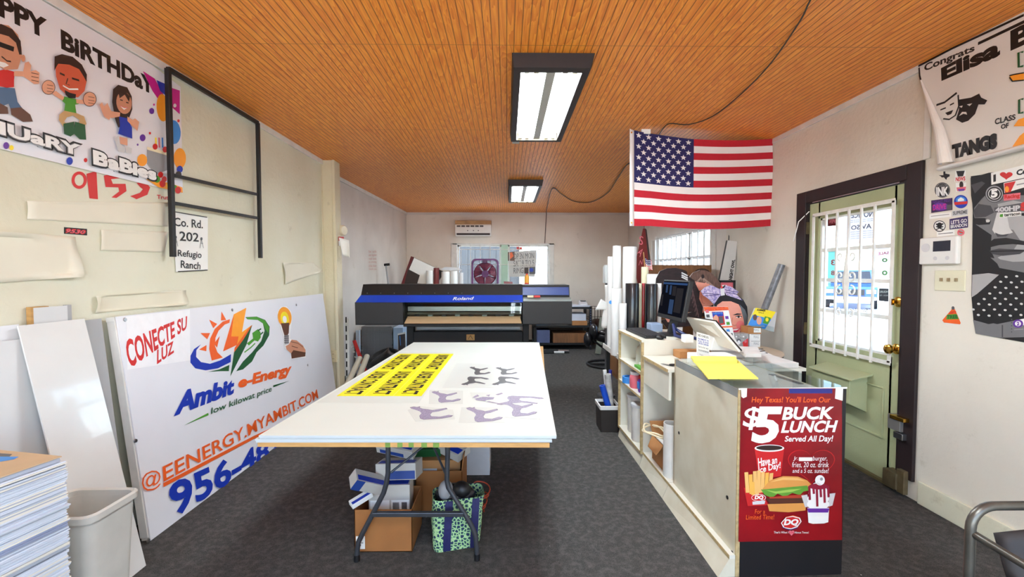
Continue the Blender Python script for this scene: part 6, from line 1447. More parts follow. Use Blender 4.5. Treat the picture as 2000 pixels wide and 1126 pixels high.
b = MB(); b.box((XR - .0295, ya + .035, zb_ + .075), (XR - .027, ya + .135, zt_ - .025), ink('dark screen', (46, 48, 60), .2)); b.build('screen', alb)
for dy in (.05, .12): b = MB(); b.cyl((XR - .027, ya + dy, zb_ + .035), (XR - .0305, ya + dy, zb_ + .035), .011, .011, LGR, 16); b.build('button', alb)
b = MB(); b.cyl((XR - .027, yb_ - .042, zb_ + .10), (XR - .029, yb_ - .042, zb_ + .10), .026, .026, LGR, 20); b.build('speaker', alb)
sw = thing('switch_plate', 'ivory triple light switch plate below the alarm panel', 'switch', (XR, 2.46, 1.31))
b = MB(); b.box((XR - .006, 2.375, 1.318), (XR, 2.548, 1.436), mat('ivory switch plate', (224, 220, 192), .4, var=.03)); swp = b.build('plate', sw, bevel=.003)
for y in (2.42, 2.462, 2.504): b = MB(); b.box((XR - .016, y - .006, 1.372), (XR - .005, y + .006, 1.392), mat('dirty toggle', (150, 132, 100), .5)); b.build('toggle', swp, bevel=.002)

# class banner with a curled lower corner
XC_ = XR - .0195
bb = MB()
def bp_(x, y): return aX(x, y, XC_)
te = bp_(2000, 27); le = bp_(1796, 130)
yl = 1.05
zt2 = te.z - .003; e2 = bp_(2000, 286); e1 = bp_(1862, 318)
zb2 = e1.z + (e2.z - e1.z) * (e1.y - yl) / (e1.y - e2.y)
outline = [Vector((XC_, yl, zt2)), Vector((XC_, le.y, le.z - .012)), bp_(1801, 158), bp_(1822, 205), bp_(1845, 255), e1, Vector((XC_, yl, zb2))]
BANM = mat('matt banner vinyl', (226, 222, 216), .45, var=.03, scale=2, bump=.2, bscale=5)
bb.slab(outline, (.0012, 0, 0), BANM)
A = Art((XC_, 0, 0), (-1, 0, 0), mb=bb)
def s7(*p): return cs(.26634, 1780, 20, *p)
A.text('Congrats', s7((95,395),(465,248),(465,312),(95,465)), BLK, bold=.03); A.text('Elisa B', s7((218,425),(900,60),(900,225),(222,520)), BLK, bold=.05)
A.line(s7((52,410),(300,280),(826,35)), .012, BLK); A.line(s7((490,245),(826,85),(1000,2)), .016, BLK); A.line(s7((58,420),(62,480),(70,512)), .010, BLK)
A.line(s7((300,1132),(826,1010),(1100,945)), .012, BLK)
A.poly(s7((185,690),(235,680),(330,605),(345,640),(345,720),(315,770),(270,800),(235,800)), BANM); A.line(s7((185,695),(245,675),(335,605)), .012, BLK); A.line(s7((235,795),(280,800),(325,770),(350,700),(345,620)), .008, BLK)
A.line(s7((215,730),(255,715)), .008, BLK); A.line(s7((285,695),(315,680)), .008, BLK); A.poly(s7((250,752),(310,730),(295,760),(268,770)), BLK)
A.poly(s7((350,655),(440,640),(500,610),(515,640),(560,660),(540,690),(495,690),(470,760),(420,810),(375,825),(330,800),(352,730)), BLK); A.poly(s7((352,705),(380,698),(372,715)), BANM); A.poly(s7((410,690),(450,682),(430,702)), BANM); A.poly(s7((352,775),(375,745),(405,745),(412,765),(385,758)), BANM)
A.text('CLASS', s7((615,795),(768,760),(768,800),(615,840)), BLK, bold=.03); A.text('OF', s7((660,838),(718,822),(716,862),(660,872)), BLK, bold=.03)
A.text('TANGS', s7((300,985),(634,895),(634,1012),(306,1092)), BLK, bold=.09)
A.poly(s7((722,480),(760,470),(830,462),(830,510),(745,520)), AMB); A.line(s7((722,480),(760,470),(830,458)), .006, BLK); A.line(s7((724,490),(745,520),(830,512)), .006, BLK)
A.line(s7((826,305),(790,310),(792,415),(826,408)), .010, DGR); A.line(s7((826,650),(795,655),(795,755),(826,748)), .010, DGR)
A.poly(s7((755,850),(790,800),(850,780),(850,850)), AMB); A.poly(s7((745,1000),(800,920),(850,880),(850,985)), AMB)
A.text('2025', s7((850,760),(1400,560),(1400,860),(850,1010)), AMB, bold=.08)
# the corner that rolls forward
prev = [bp_(1800, 156), bp_(1822, 205), bp_(1845, 255), e1]
ring = []
for i, p in enumerate(prev):
    r = .004 + .030 * i / 3
    ring.append([Vector((XC_ - r - r*math.cos(a), p.y + r*math.sin(a) + r*.2, p.z - .0)) for a in [-.2 - math.pi + 5.2 * k / 12 for k in range(13)]])
vs = [p for r_ in ring for p in r_]
bb.add(vs, [(i*13 + k, i*13 + k + 1, (i+1)*13 + k + 1, (i+1)*13 + k) for i in range(3) for k in range(12)], BANM)
bb.thing('class_banner', 'white graduation banner with theatre masks and curled corner, high on the right wall', 'banner', recalc=False)
def rollf(u, v):
    a = 2*math.pi*u*.8; c = Vector((XR - .032, 0, 0)); p = bp_(1840, 326).lerp(bp_(2060, 268), v); return Vector((XR - .03 + .024*math.cos(a), p.y, p.z + .013*math.sin(a) - .010))
b = MB(); b.grid(rollf, 14, 2, BANM); b.thing('rolled_banner', 'rolled edge of a white banner running along the wall above the portrait poster', 'banner', smooth=True)

# black and white portrait poster and what is stuck on it
PB = mat('portrait black', (22, 22, 25), .55, var=.1, scale=6); P1 = ink('portrait dark', (66, 66, 70)); P2 = ink('portrait mid', (116, 116, 118)); P3 = ink('portrait light', (168, 168, 168)); P4 = ink('portrait bright', (206, 206, 204))
pt = MB()
yR = 1.72
q = [aX(*p, XR - .002) for p in s8((315,130),(326,330),(322,640),(318,820),(330,960),(345,1040))]
q += [aX(*s8((480,1065))[0], XR - .002), aX(2000, 668, XR - .002), Vector((XR - .002, yR, 1.045)), Vector((XR - .002, yR, 1.985)), aX(2000, 330, XR - .002)]
pt.slab(q, (-.0008, 0, 0), PB)
A = Art((XR - .0028, 0, 0), (-1, 0, 0), mb=pt, start=.0005)
A.poly(s8((340,280),(420,220),(470,240),(640,240),(800,300),(820,560),(760,660),(640,690),(480,660),(430,560),(435,470),(345,410),(330,340)), P2)
A.poly(s8((470,290),(560,270),(720,300),(790,420),(760,560),(660,640),(540,650),(470,600),(560,560),(600,500),(560,440),(500,430)), P3)
A.poly(s8((330,330),(360,290),(430,300),(450,340),(400,365),(340,370)), P1); A.poly(s8((335,372),(395,372),(432,388),(425,408),(360,412),(335,405)), PB); A.ell(*s8((412,388))[0], 5, 3, P4); A.ell(*s8((392,390))[0], 4, 4, BLK)
A.poly(s8((560,350),(680,335),(760,345),(745,362),(640,362)), PB); A.ell(*s8((690,385))[0], 14, 5, P4); A.ell(*s8((690,385))[0], 5, 5, BLK)
A.poly(s8((470,330),(520,330),(540,430),(560,455),(520,470),(455,462),(440,440)), P4); A.poly(s8((455,455),(490,470),(540,462),(520,478),(470,480)), P1)
A.poly(s8((415,520),(450,492),(520,486),(600,500),(700,520),(640,530),(560,522),(480,528),(430,540)), PB); A.poly(s8((425,560),(480,548),(560,552),(640,556),(600,580),(500,590),(440,580)), P1); A.line(s8((430,565),(520,562),(630,560)), .006, PB)
A.poly(s8((430,600),(560,625),(700,620),(620,665),(500,662)), P2)
A.poly(s8((315,140),(420,110),(640,90),(900,110),(900,200),(700,215),(560,210),(440,205),(380,260),(330,320),(318,240)), PB); A.poly(s8((318,180),(380,160),(400,170),(340,230)), P1)
A.poly(s8((325,700),(420,690),(480,700),(400,780),(322,830)), P3); A.poly(s8((330,960),(420,985),(560,960),(640,1000),(640,1060),(480,1064),(345,1040)), P2); A.line(s8((500,990),(500,1060)), .006, P1)
A.poly(s8((330,830),(400,770),(480,700),(560,680),(640,690),(900,720),(900,980),(640,950),(470,985),(360,960)), PB)
for i in range(8):
    for j in range(14):
        x, y = 336 + 62*j + (31 if i % 2 else 0), 708 + 32*i + 4*(j % 2)
        if x + (y - 700)*.9 > 470 and y < 960 and x < 800: A.ell(*s8((x, y))[0], 3.2, 2.1, P4, n=10, rot=10)
pt.thing('portrait_poster', 'black and white portrait poster of a moustached man in a dotted scarf', 'poster', recalc=False)
ON = 'stickers on the portrait poster'
XS = XR - .0045
wpx('sticker', 'long white bumper sticker with a red heart at the top of the portrait poster', 'sticker', s8((432,112),(760,30),(760,110),(434,180)), PAPER, lambda A: (A.text('I', s8((445,122),(460,118),(460,160),(445,164)), BLK, bold=.05), A.poly([(s8((520,125))[0][0] + x*12.5, s8((520,125))[0][1] - y*8.5) for x, y in HEART], RED), A.text('Corpus', s8((578,95),(740,52),(740,115),(580,135)), BLK, bold=.05)), x=XS, group=ON)
wpx('sticker', 'round black sticker with a silver ring and white 5', 'sticker', disc_px(*s8((451,232))[0], 18, 17), BLK, lambda A: (A.ring(*s8((451,232))[0], 17, 16, 2.4, GRY), A.ring(*s8((451,232))[0], 12, 11, 1.2, WHT), A.text('5', s8((430,208),(470,203),(470,252),(432,256)), WHT, bold=.06)), x=XS, group=ON)
wpx('sticker', 'red and white sticker slanting beside the round 5 sticker', 'sticker', s8((505,170),(640,140),(640,190),(510,228)), PAPER, lambda A: (A.poly(s8((508,172),(575,158),(545,222),(512,228)), RED), A.ell(*s8((524,205))[0], 4, 6, AMB), A.line(s8((580,180),(630,170)), .006, GRY)), x=XS, group=ON)
wpx('sticker', 'red brush-lettered sticker below the slanting red and white one', 'sticker', s8((503,236),(602,225),(600,262),(506,272)), PINK, lambda A: A.text('Racing', s8((508,238),(598,230),(598,258),(510,268)), RED, bold=.05), x=XS, group=ON)
wpx('sticker', 'grey and black 400HP sticker across the forehead of the portrait', 'sticker', s8((450,312),(700,268),(700,330),(452,340)), DGY, lambda A: (A.text('400HP', s8((456,312),(600,296),(600,330),(458,338)), LGR, bold=.05), A.text('S', s8((602,282),(640,276),(640,328),(602,332)), RED, bold=.08)), x=XS, group=ON)
wpx('sticker', 'narrow white strip sticker with black lettering under the 400HP sticker', 'sticker', s8((482,345),(605,332),(607,358),(480,370)), PAPER, lambda A: (A.text('terracon', s8((508,346),(600,337),(602,354),(508,364)), BLK, bold=.03), A.poly(s8((484,350),(502,348),(500,366),(482,366)), GRN)), x=XS, group=ON)
wpx('sticker', 'white card with a round purple emblem at the lower edge of the portrait poster', 'sticker', s8((545,925),(700,935),(700,1055),(543,1045)), PAPER, lambda A: (A.ell(*s8((588,982))[0], 10, 8, PUR), A.ell(*s8((588,982))[0], 6, 5, WHT), A.text('2', s8((580,972),(596,970),(596,992),(580,994)), PUR, bold=.05), A.line(s8((565,1018),(620,1014)), .004, GRY)) + tuple(A.ell(*s8((552, 940 + 18*k))[0], 1.4, 1.4, DGY, n=8) for k in range(6)), x=XS, group=ON)

# ------------------------------------------------------------------ chair at the near right
CHF = mat('scuffed silver tube', (104, 102, 96), .35, metal=.7, var=.15, scale=15); CHB = mat('black chair sling', (34, 28, 28), .6, var=.08)
ch = thing('sling_chair', 'silver tube chair with black sling at the near right, back towards the counter', 'chair', (1.52, .95, 0))
ZT = aY(1960, 987, 1.2).z; xl = aY(1893, 1100, 1.2).x; xr_ = xl + .50
def arcpts(c, r, a0, a1, ax1, ax2, n=7): return [Vector(c) + Vector(ax1) * (r*math.cos(R(a0 + (a1-a0)*k/n))) + Vector(ax2) * (r*math.sin(R(a0 + (a1-a0)*k/n))) for k in range(n + 1)]
b = MB(); rr = .065
b.tube([Vector((xl, 1.2, .012)), Vector((xl, 1.2, .4))] + arcpts((xl + rr, 1.2, ZT - rr), rr, 180, 90, (1, 0, 0), (0, 0, 1)) + arcpts((xr_ - rr, 1.2, ZT - rr), rr, 90, 0, (1, 0, 0), (0, 0, 1)) + [Vector((xr_, 1.2, .4)), Vector((xr_, 1.2, .012))], .0125, CHF, 10); b.build('back_frame', ch, smooth=True)
za = aY(1904, 1040, 1.2).z
for x in (xl + .004, xr_ - .004):
    b = MB(); b.tube([Vector((x, 1.2, za)), Vector((x, .9, za - .015)), Vector((x, .72, za - .03))] + arcpts((x, .72, za - .09), .06, 90, 180, (0, 1, 0), (0, 0, 1)) + [Vector((x, .655, .3)), Vector((x, .64, .012))], .011, CHF, 10); b.build('arm_leg', ch, smooth=True)
b = MB(); b.cyl((xl, .66, .40), (xr_, .66, .40), .010, .010, CHF, 10); b.cyl((xl, 1.19, .40), (xr_, 1.19, .40), .010, .010, CHF, 10); b.build('seat_rail', ch, smooth=True)
b = MB()
def slingb(u, v):
    w_ = .07 + .10 * (1 - v) * abs(math.sin(math.pi*(u - .5))) * 0; x = xl + .05 + (xr_ - xl - .10) * u
    return Vector((x, 1.185 - .05*math.sin(math.pi*u) - .10*(1 - v), .44 + (ZT - .02 - .44) * v - .05 * (1 - math.sin(math.pi*u)) * (v > .5)))
b.grid(slingb, 14, 10, CHB); b.build('back_sling', ch, smooth=True, thick=.006)
b = MB(); b.grid(lambda u, v: Vector((xl + .02 + (xr_ - xl - .04)*u, .66 + .50*v, .415 - .03*math.sin(math.pi*u)*math.sin(math.pi*v))), 10, 10, CHB); b.build('seat', ch, smooth=True, thick=.02)
for x, y in ((xl, 1.2), (xr_, 1.2), (xl + .004, .64), (xr_ - .004, .64)): b = MB(); b.cyl((x, y, 0), (x, y, .03), .016, .015, BLK, 10); b.build('foot_cap', ch)
# ------------------------------------------------------------------ flag hung from the ceiling by the right wall
FR = mat('flag red cloth', (190, 26, 46), .8, var=.03, scale=40); FW = mat('flag white cloth', (236, 232, 230), .8, var=.02); FB = mat('flag blue cloth', (36, 34, 92), .8, var=.03)
def flagp(u, v, off=0.0):
    Y = 3.84 + .33*u + .03*math.sin(5.5*u + 1.2*v) - off
    yt = 251 + 20*min(1, u/.42)**.7 - 3*math.sin(math.pi*max(0, u - .42)/.58) * -1
    yb = 441 + 6*math.sin(math.pi*min(1, max(0, (u - .15)/.85)))
    xx = 1230 + (276 + 3*(1 - v))*u + 2*math.sin(3*v)*(u > .99)
    wv = 3.0*math.sin(2*math.pi*u*.9 + .4)*(v*(1 - v))*2
    return aY(xx, yt + (yb - yt)*v + wv, Y)
fg = thing('flag', 'American flag hanging under the ceiling beside the right wall', 'flag', flagp(.5, 1))
b = MB(); b.grid(lambda u, v: flagp(.028 + .972*u, v), 90, 52, FW, mfn=lambda u, v: FB if (u < .43 and v < 7/13) else (FR if int(v*13) % 2 == 0 else FW)); b.build('cloth', fg, smooth=True, recalc=False)
b = MB(); b.grid(lambda u, v: flagp(.03*u, v), 2, 40, FW); b.build('heading', fg, smooth=True, thick=.003)
b = MB()
for r_ in range(9):
    n = 6 if r_ % 2 == 0 else 5
    for c_ in range(n):
        cu = .028 + .418*((.5 + c_) / 6 if n == 6 else (1 + c_) / 6); cv = (7/13)*(r_ + .75)/9.5
        pts = []
        for k in range(10):
            a = math.pi*k/5 - math.pi/2; rr_ = 1 if k % 2 == 0 else .42
            pts.append(flagp(cu + .0215*rr_*math.cos(a), cv + .0315*rr_*math.sin(a), .004))
        b.poly(pts, FW)
b.build('stars', fg, recalc=False)
for v in (.03, .965): p = flagp(.012, v, .004); b = MB(); b.cyl(p, p + Vector((0, .006, 0)), .008, .008, BRASS, 12); b.build('grommet', fg)
b = MB(); p = flagp(.12, 0); b.box((p.x - .05, p.y - .01, p.z - .01), (p.x + .03, p.y + .012, ZC), PAPER); b.build('tape', fg)

# cables along the ceiling
def ceilwire(px, z=ZC - .014): return [aZ(x, y, z) for x, y in px]
def smoothpts(P, k=6):
    out = []; n = len(P)
    for i in range(n - 1):
        p0, p1, p2, p3 = P[max(i-1, 0)], P[i], P[i+1], P[min(i+2, n-1)]
        for j in range(k):
            t = j / k; out.append(.5*((2*p1) + (p2 - p0)*t + (2*p0 - 5*p1 + 4*p2 - p3)*t*t + (3*p1 - p0 - 3*p2 + p3)*t**3))
    return out + [P[-1]]
WIRE = ink('dark cable', (40, 30, 26)); WIRE2 = ink('brown cable', (84, 58, 42))
b = MB(); b.tube(smoothpts([CAM + (aZ(1640, -90, ZC - .014) - CAM)] + ceilwire(((1583,0),(1560,45),(1500,130),(1440,190),(1390,228),(1345,243),(1310,241),(1296,250),(1284,268)))), .0045, WIRE, 6); b.thing('ceiling_cable', 'dark cable sagging along the orange ceiling above the flag', 'cable', smooth=True)
b = MB(); b.tube(smoothpts(ceilwire(((1232,318),(1222,324),(1205,350),(1186,377),(1155,394),(1122,393),(1096,378),(1082,367),(1075,376),(1070,398),(1067,413))) + [aY(1067, 421, YB - .02), aY(1064, 475, YB - .02)]), .008, WIRE2, 6); b.thing('ceiling_cable', 'brown cable looping along the ceiling left of the flag and down the back wall', 'cable', smooth=True)
b = MB(); p = aY(1424, 452, 5.0); b.tube([p, aY(1423, 474, 4.9)], .005, BLK, 6); b.tube([p, Vector((p.x, p.y, ZC))], .005, BLK, 6); b.thing('hanging_wire', 'black wire hanging behind the flag to the tall white sign', 'wire')

# ------------------------------------------------------------------ vinyl rolls beyond the counter
rk = thing('roll_rack', 'low white rack with raised rim holding the standing vinyl rolls', 'rack', (1.45, 4.35, 0))
RZ = .60
b = MB(); b.box((1.10, 3.95, RZ - .02), (1.50, 4.85, RZ), TRIMW)
b.build('tray', rk, bevel=.003)
b = MB(); b.box((1.085, 3.935, RZ - .022), (1.10, 4.87, RZ + .03), TRIMW); b.box((1.10, 3.935, RZ - .022), (1.50, 3.95, RZ + .03), TRIMW); b.build('rim', rk, bevel=.003)
for x, y in ((1.13, 3.98), (1.47, 3.98), (1.13, 4.8), (1.47, 4.8)): b = MB(); b.box((x - .02, y - .02, 0), (x + .02, y + .02, RZ - .02), BLKMET); b.build('leg', rk)
BVIN = mat('black vinyl roll', (22, 22, 28), .25, var=.04, coat=.3); RVIN = mat('red vinyl roll', (170, 18, 28), .25, var=.04, coat=.3); CREAMV = mat('cream vinyl roll', (226, 222, 190), .4, var=.04)
rolls = [  # px left, px right, px top, Y, bottom, material, label, x lean at top
 (1187,1198,501,4.68,RW,'slim tall white roll, leftmost on the rack'), (1197,1213,480,4.62,RW,'tallest white roll near the left end of the rack'), (1217,1243,482,4.55,RW,'fat tall white roll behind the black rolls'),
 (1194,1216,563,4.30,RW,'short white roll in front at the left end of the rack'), (1210,1224,592,4.02,RW,'lowest white roll at the near edge of the rack'),
 (1222,1248,553,4.05,BVIN,'thick black roll, the left one on the rack'), (1246,1254,553,4.12,CREAMV,'thin cream roll between the black roll and the red one'), (1252,1262,553,4.16,RVIN,'glossy red roll between the two black rolls'),
 (1260,1284,554,4.05,BVIN,'thick black roll, the right one by the monitor'), (1282,1292,553,4.10,RW,'white roll right of the black rolls, behind the monitor'),
 (1253,1267,521,4.42,CREAMV,'cream roll holding the little flag above the red roll'), (1264,1289,535,4.25,RW,'wide white roll standing above the right black roll')]
for i, (xa, xb, yt, Y, m, lb) in enumerate(rolls):
    p, q = aY(xa, yt, Y), aY(xb, yt, Y); r_ = (q.x - p.x)/2; cx_ = (p.x + q.x)/2
    t = thing('vinyl_roll', lb, 'roll', (cx_, Y, RZ), 'vinyl rolls on the rack')
    b = MB(); b.lathe([(r_*.62, .0), (r_*.96, 0), (r_, .006), (r_, p.z - RZ - .004), (r_*.97, p.z - RZ), (r_*.62, p.z - RZ)], (cx_, Y, RZ + .001), m, 22, cap=False); b.build('film', t, smooth=True)
    b = MB(); b.pipe((cx_, Y, RZ + .001), (cx_, Y, p.z - .004), r_*.62, r_*.5, CARD if m is not CREAMV else WHT, 18); b.build('core', t, smooth=True)
b = MB()
def drape(u, v):
    p = aY(1181 + 8*u - 4*v*(1-u), 556 + 84*v, 4.9 - .05*u); return Vector((p.x + .02*math.sin(5*v), p.y + .03*math.sin(4*v + 2*u), p.z))
b.grid(drape, 5, 14, PAPER); b.thing('hanging_liner', 'strip of white liner hanging down at the left end of the roll rack', 'liner', smooth=True, thick=.001)
b = MB(); b.grid(lambda u, v: aY(1174 + 12*u - 6*v*(1 - u)*2, 583 + 8*u + 22*v*(1 - .4*u), 4.88), 4, 6, PAPER); b.thing('paper_curl', 'small white paper curl sticking out below the wall dispenser', 'paper', smooth=True, thick=.001)
t = thing('dispenser', 'pale grey plastic dispenser standing at the left end of the vinyl rolls', 'dispenser', aY(1184, 552, 4.95))
p, q = aY(1179, 552, 4.95), aY(1192, 517, 4.95); DISP = mat('pale grey dispenser', (204, 210, 210), .35, var=.03)
b = MB(); loft(b, [[Vector((v.x, v.y, v.z)) for v in rrect((p.x + q.x)/2, 4.95, q.x - p.x, .12, .02, z)] for z in (p.z, q.z - .03)] + [[Vector((v.x, v.y, v.z)) for v in rrect((p.x + q.x)/2, 4.95, (q.x - p.x)*.75, .09, .02, q.z)]], DISP); b.build('body', t, smooth=True)
b = MB(); b.cyl(((p.x + q.x)/2, 4.95, .0), ((p.x + q.x)/2, 4.95, p.z), .018, .018, DGY, 12); b.cyl(((p.x + q.x)/2, 4.95, 0), ((p.x + q.x)/2, 4.95, .02), .10, .10, DGY, 20); b.build('stand', t, smooth=True)
b = MB(); p = aY(1193, 590, 4.30); b.cyl(p + Vector((0, -.005, 0)), p + Vector((0, .005, 0)), .018, .018, SKY, 12); b.thing('blue_clip', 'small round blue clip on the edge of the short white roll', 'clip')

# wooden cabinet, bin, stool
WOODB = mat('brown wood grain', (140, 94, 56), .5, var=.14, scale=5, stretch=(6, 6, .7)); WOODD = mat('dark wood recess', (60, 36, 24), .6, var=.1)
wc = thing('wooden_cabinet', 'brown wooden cabinet standing on the carpet behind the vinyl roll rack', 'cabinet', (1.58, 5.65, 0))
b = MB(); b.box((1.47, 5.0, .0), (1.70, 6.28, .98), WOODB); b.build('body', wc, bevel=.004)
b = MB(); b.box((1.455, 5.04, .06), (1.47, 5.62, .93), WOODB); dA = b.build('door', wc, bevel=.003)
b = MB(); b.box((1.455, 5.66, .06), (1.47, 6.24, .93), WOODB); dB = b.build('door', wc, bevel=.003)
for y, dd in ((5.58, dA), (5.70, dB)): b = MB(); b.ball((1.44, y, .55), .018, BRASS, 8); b.build('knob', dd, smooth=True)
hb = thing('wooden_hutch', 'brown wooden hutch with two arched recesses shaded by colour under the right window', 'hutch', (2.12, 5.45, 0))
hx0, hx1, hz = aY(1270, 517, 5.2).x, aY(1390, 517, 5.2).x, aY(1330, 517, 5.2).z
b = MB(); b.box((hx0, 5.2, 0), (hx1, 5.5, hz), WOODB); b.build('body', hb, bevel=.004)
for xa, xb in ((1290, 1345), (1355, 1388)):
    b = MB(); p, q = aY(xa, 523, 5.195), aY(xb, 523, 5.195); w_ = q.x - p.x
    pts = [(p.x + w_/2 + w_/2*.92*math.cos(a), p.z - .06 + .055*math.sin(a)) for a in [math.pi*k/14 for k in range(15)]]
    b.slab([Vector((x, 5.196, z)) for x, z in [(p.x + .02, .9)] + [(q.x - .02, .9)] + pts], (0, .004, 0), WOODD); b.build('recess_shade', hb)  # flat dark panel, the shade of the hollow put into its colour
bi = thing('black_bin', 'black bin on the carpet at the far end of the counter holding offcut rolls', 'bin', (.93, 3.95, 0))
bx0, bx1, by0, by1, bz = .835, 1.0, 3.80, 4.02, .235
b = MB(); loft(b, [rrect((bx0+bx1)/2, (by0+by1)/2, .16, .20, .012, .003), rrect((bx0+bx1)/2, (by0+by1)/2, .175, .225, .012, bz), rrect((bx0+bx1)/2, (by0+by1)/2, .165, .215, .01, bz), rrect((bx0+bx1)/2, (by0+by1)/2, .15, .19, .01, .012)], mat('dark brown bin', (40, 32, 28), .6, var=.1)); b.build('body', bi)
b = MB(); c_ = ((bx0+bx1)/2, (by0+by1)/2)
loft(b, [rrect(*c_, .178, .228, .012, bz - .03), rrect(*c_, .186, .236, .014, bz + .004), rrect(*c_, .166, .216, .01, bz + .006), rrect(*c_, .16, .21, .01, bz - .02)], PAPER, False, False); b.build('liner', bi)
PATR = mat('white roll with grey print', (214, 212, 206), .5, var=.22, scale=14)
for i, (xa, ya, xb, yb, r_, Y, m, lb) in enumerate(((1176,752,1191,780,.028,3.87,mat('blue vinyl offcut', (24, 78, 196), .3),'short blue roll leaning out of the black bin'), (1187,730,1203,785,.030,3.92,PATR,'grey patterned white roll in the black bin'), (1181,722,1186,770,.018,3.985,RW,'slim white roll at the back of the black bin'), (1192,722,1200,760,.016,3.99,mat('navy vinyl offcut', (34, 38, 130), .3),'short navy roll standing at the back of the black bin'))):
    p, q = aY(xa, ya, Y), aY(xb, yb, Y); d = (q - p).normalized(); e = p + d * ((.05 - p.z)/d.z) if abs(d.z) > .1 else q
    e.x = min(e.x, .965)
    b = MB(); b.pipe(e, p, r_, r_*.6, m, 16); b.thing('offcut_roll', lb, 'roll', 'offcut rolls in the black bin', smooth=True)
st = thing('massage_stool', 'black padded stool with a ring base by the black shelving at the back', 'stool', (1.56, 6.75, 0))
PADB = mat('black upholstery', (24, 24, 28), .3, var=.06)
sx_, sy_ = 1.54, 6.62
b = MB(); b.tube([(sx_ + .30*math.cos(a), sy_ + .30*math.sin(a), .022) for a in [2*math.pi*k/36 for k in range(36)]], .018, BLKMET, 8, closed=True); b.cyl((sx_ - .29, sy_, .022), (sx_ + .29, sy_, .022), .014, .014, BLKMET, 8); b.build('ring_base', st, smooth=True)
b = MB(); b.cyl((sx_, sy_, .02), (sx_, sy_, .34), .03, .026, BLKMET, 14); b.build('column', st, smooth=True)
b = MB(); b.tube(smoothpts([Vector((sx_ + .12, sy_, .20)), Vector((sx_ - .05, sy_ - .02, .27)), Vector((sx_ - .20, sy_ - .02, .38)), Vector((sx_ - .28, sy_, .45))]), .016, BLKMET, 8); b.build('frame_bar', st, smooth=True)
b = MB(); b.ball((sx_ + .04, sy_, .45), .25, PADB, 12, (1, .8, .42)); b.build('seat', st, smooth=True)
b = MB(); b.ball((sx_ - .02, sy_ - .10, .52), .12, PADB, 10, (1.1, .6, .4)); b.build('armrest', st, smooth=True)
for k, (dx, dz_, r_) in enumerate(((-.30, .40, .09), (-.21, .52, .10))): b = MB(); b.ball((sx_ + dx, sy_ - .02, dz_), r_, PADB, 10, (.7, 1.3, 1.25)); b.build('knee_pad', st, smooth=True)
b = MB(); b.cyl((sx_ + .0, sy_ - .20, .46), (sx_ + .0, sy_ - .22, .46), .035, .035, LGR, 14); b.build('tension_knob', st, smooth=True)

# black steel shelving with boxes, wire crate, rods
sh = thing('steel_shelving', 'low black steel shelving with papers and boxes right of the printer at the back wall', 'shelving', (1.08, 8.25, 0))
S0, S1, SY0_, SY1_ = .50, 1.575, 8.0, 8.6
for x in (S0, S1 - .04):
    for y in (SY0_, SY1_ - .04): b = MB(); b.box((x, y, 0), (x + .04, y + .04, .80), BLKMET); b.build('post', sh)
b = MB()
for k in range(16): b.box((S1 - .028, SY0_ - .001, .06 + k*.045), (S1 - .012, SY0_ + .002, .06 + k*.045 + .018), ink('post slots', (96, 110, 150)))
b.build('post_slots', sh)
for z in (.79, .445, .12): b = MB(); b.box((S0, SY0_, z - .035), (S1, SY1_, z), BLKMET); b.build('shelf', sh, bevel=.002)
b = MB(); b.box((S0 + .05, SY1_ - .05, .0), (S1 - .05, SY1_ - .035, .42), WOODD); b.build('back_board', sh)
WPAP = mat('paper stack', (212, 216, 226), .6, var=.05)
for xa, xb, z0, z1, y0, m, nm, lb in ((1.22, 1.50, .447, .53, 8.03, CARD, 'carton', 'tan carton on the middle shelf of the black steel shelving'), (1.20, 1.48, .532, .66, 8.05, WPAP, 'paper_stack', 'stack of white papers on the tan carton in the black shelving'),
    (.86, 1.52, .123, .30, 8.02, WOODB, 'brown_box', 'long brown box on the bottom shelf of the black shelving'), (.56, .80, .123, .36, 8.02, mat('blue grey tub', (96, 108, 150), .4), 'storage_tub', 'blue grey tub on the bottom shelf of the black shelving'),
    (1.20, 1.56, .792, .815, 8.05, WPAP, 'paper_stack', 'flat papers spread on top of the black shelving')):
    b = MB(); b.box((xa, y0, z0), (xb, y0 + .42, z1), m); b.thing(nm, lb, 'box' if 'stack' not in nm else 'papers', bevel=.003)
t = thing('calculator', 'small white desk calculator on the papers on top of the black shelving', 'calculator', (1.44, 8.2, .816))
b = MB(); b.hexa([(1.37, 8.12, .816), (1.53, 8.12, .816), (1.53, 8.28, .816), (1.37, 8.28, .816)], [(1.38, 8.13, .84), (1.52, 8.13, .84), (1.52, 8.27, .90), (1.38, 8.27, .90)], LGR); b.build('body', t, bevel=.004)
b = MB(); b.box((1.40, 8.20, .886), (1.50, 8.24, .90), DGY); b.build('display', t)
wcx = thing('wire_crate', 'brown wire crate standing against the back wall right of the black shelving', 'crate', (1.86, 8.8, 0))
WB = mat('brown wire', (74, 58, 44), .5, metal=.3)
for face, (x0, y0, x1, y1) in (('front', (1.62, 8.5, 2.15, 8.5)), ('side', (1.62, 8.5, 1.62, 9.1)), ('back', (1.62, 9.1, 2.15, 9.1)), ('side', (2.15, 8.5, 2.15, 9.1))):
    b = MB()
    for k in range(10): p = Vector((x0 + (x1-x0)*k/9, y0 + (y1-y0)*k/9, .01)); b.cyl(p, p + Vector((0, 0, .71)), .004, .004, WB, 5)
    for z in (.015, .25, .5, .72): b.cyl((x0, y0, z), (x1, y1, z), .005, .005, WB, 5)
    b.build(face + '_panel', wcx)
b = MB(); b.ball((1.85, 8.8, .26), .25, DBR, 10, (.9, .9, .95)); b.thing('dark_bundle', 'dark bundle lying inside the wire crate at the back wall', 'bundle', smooth=True)
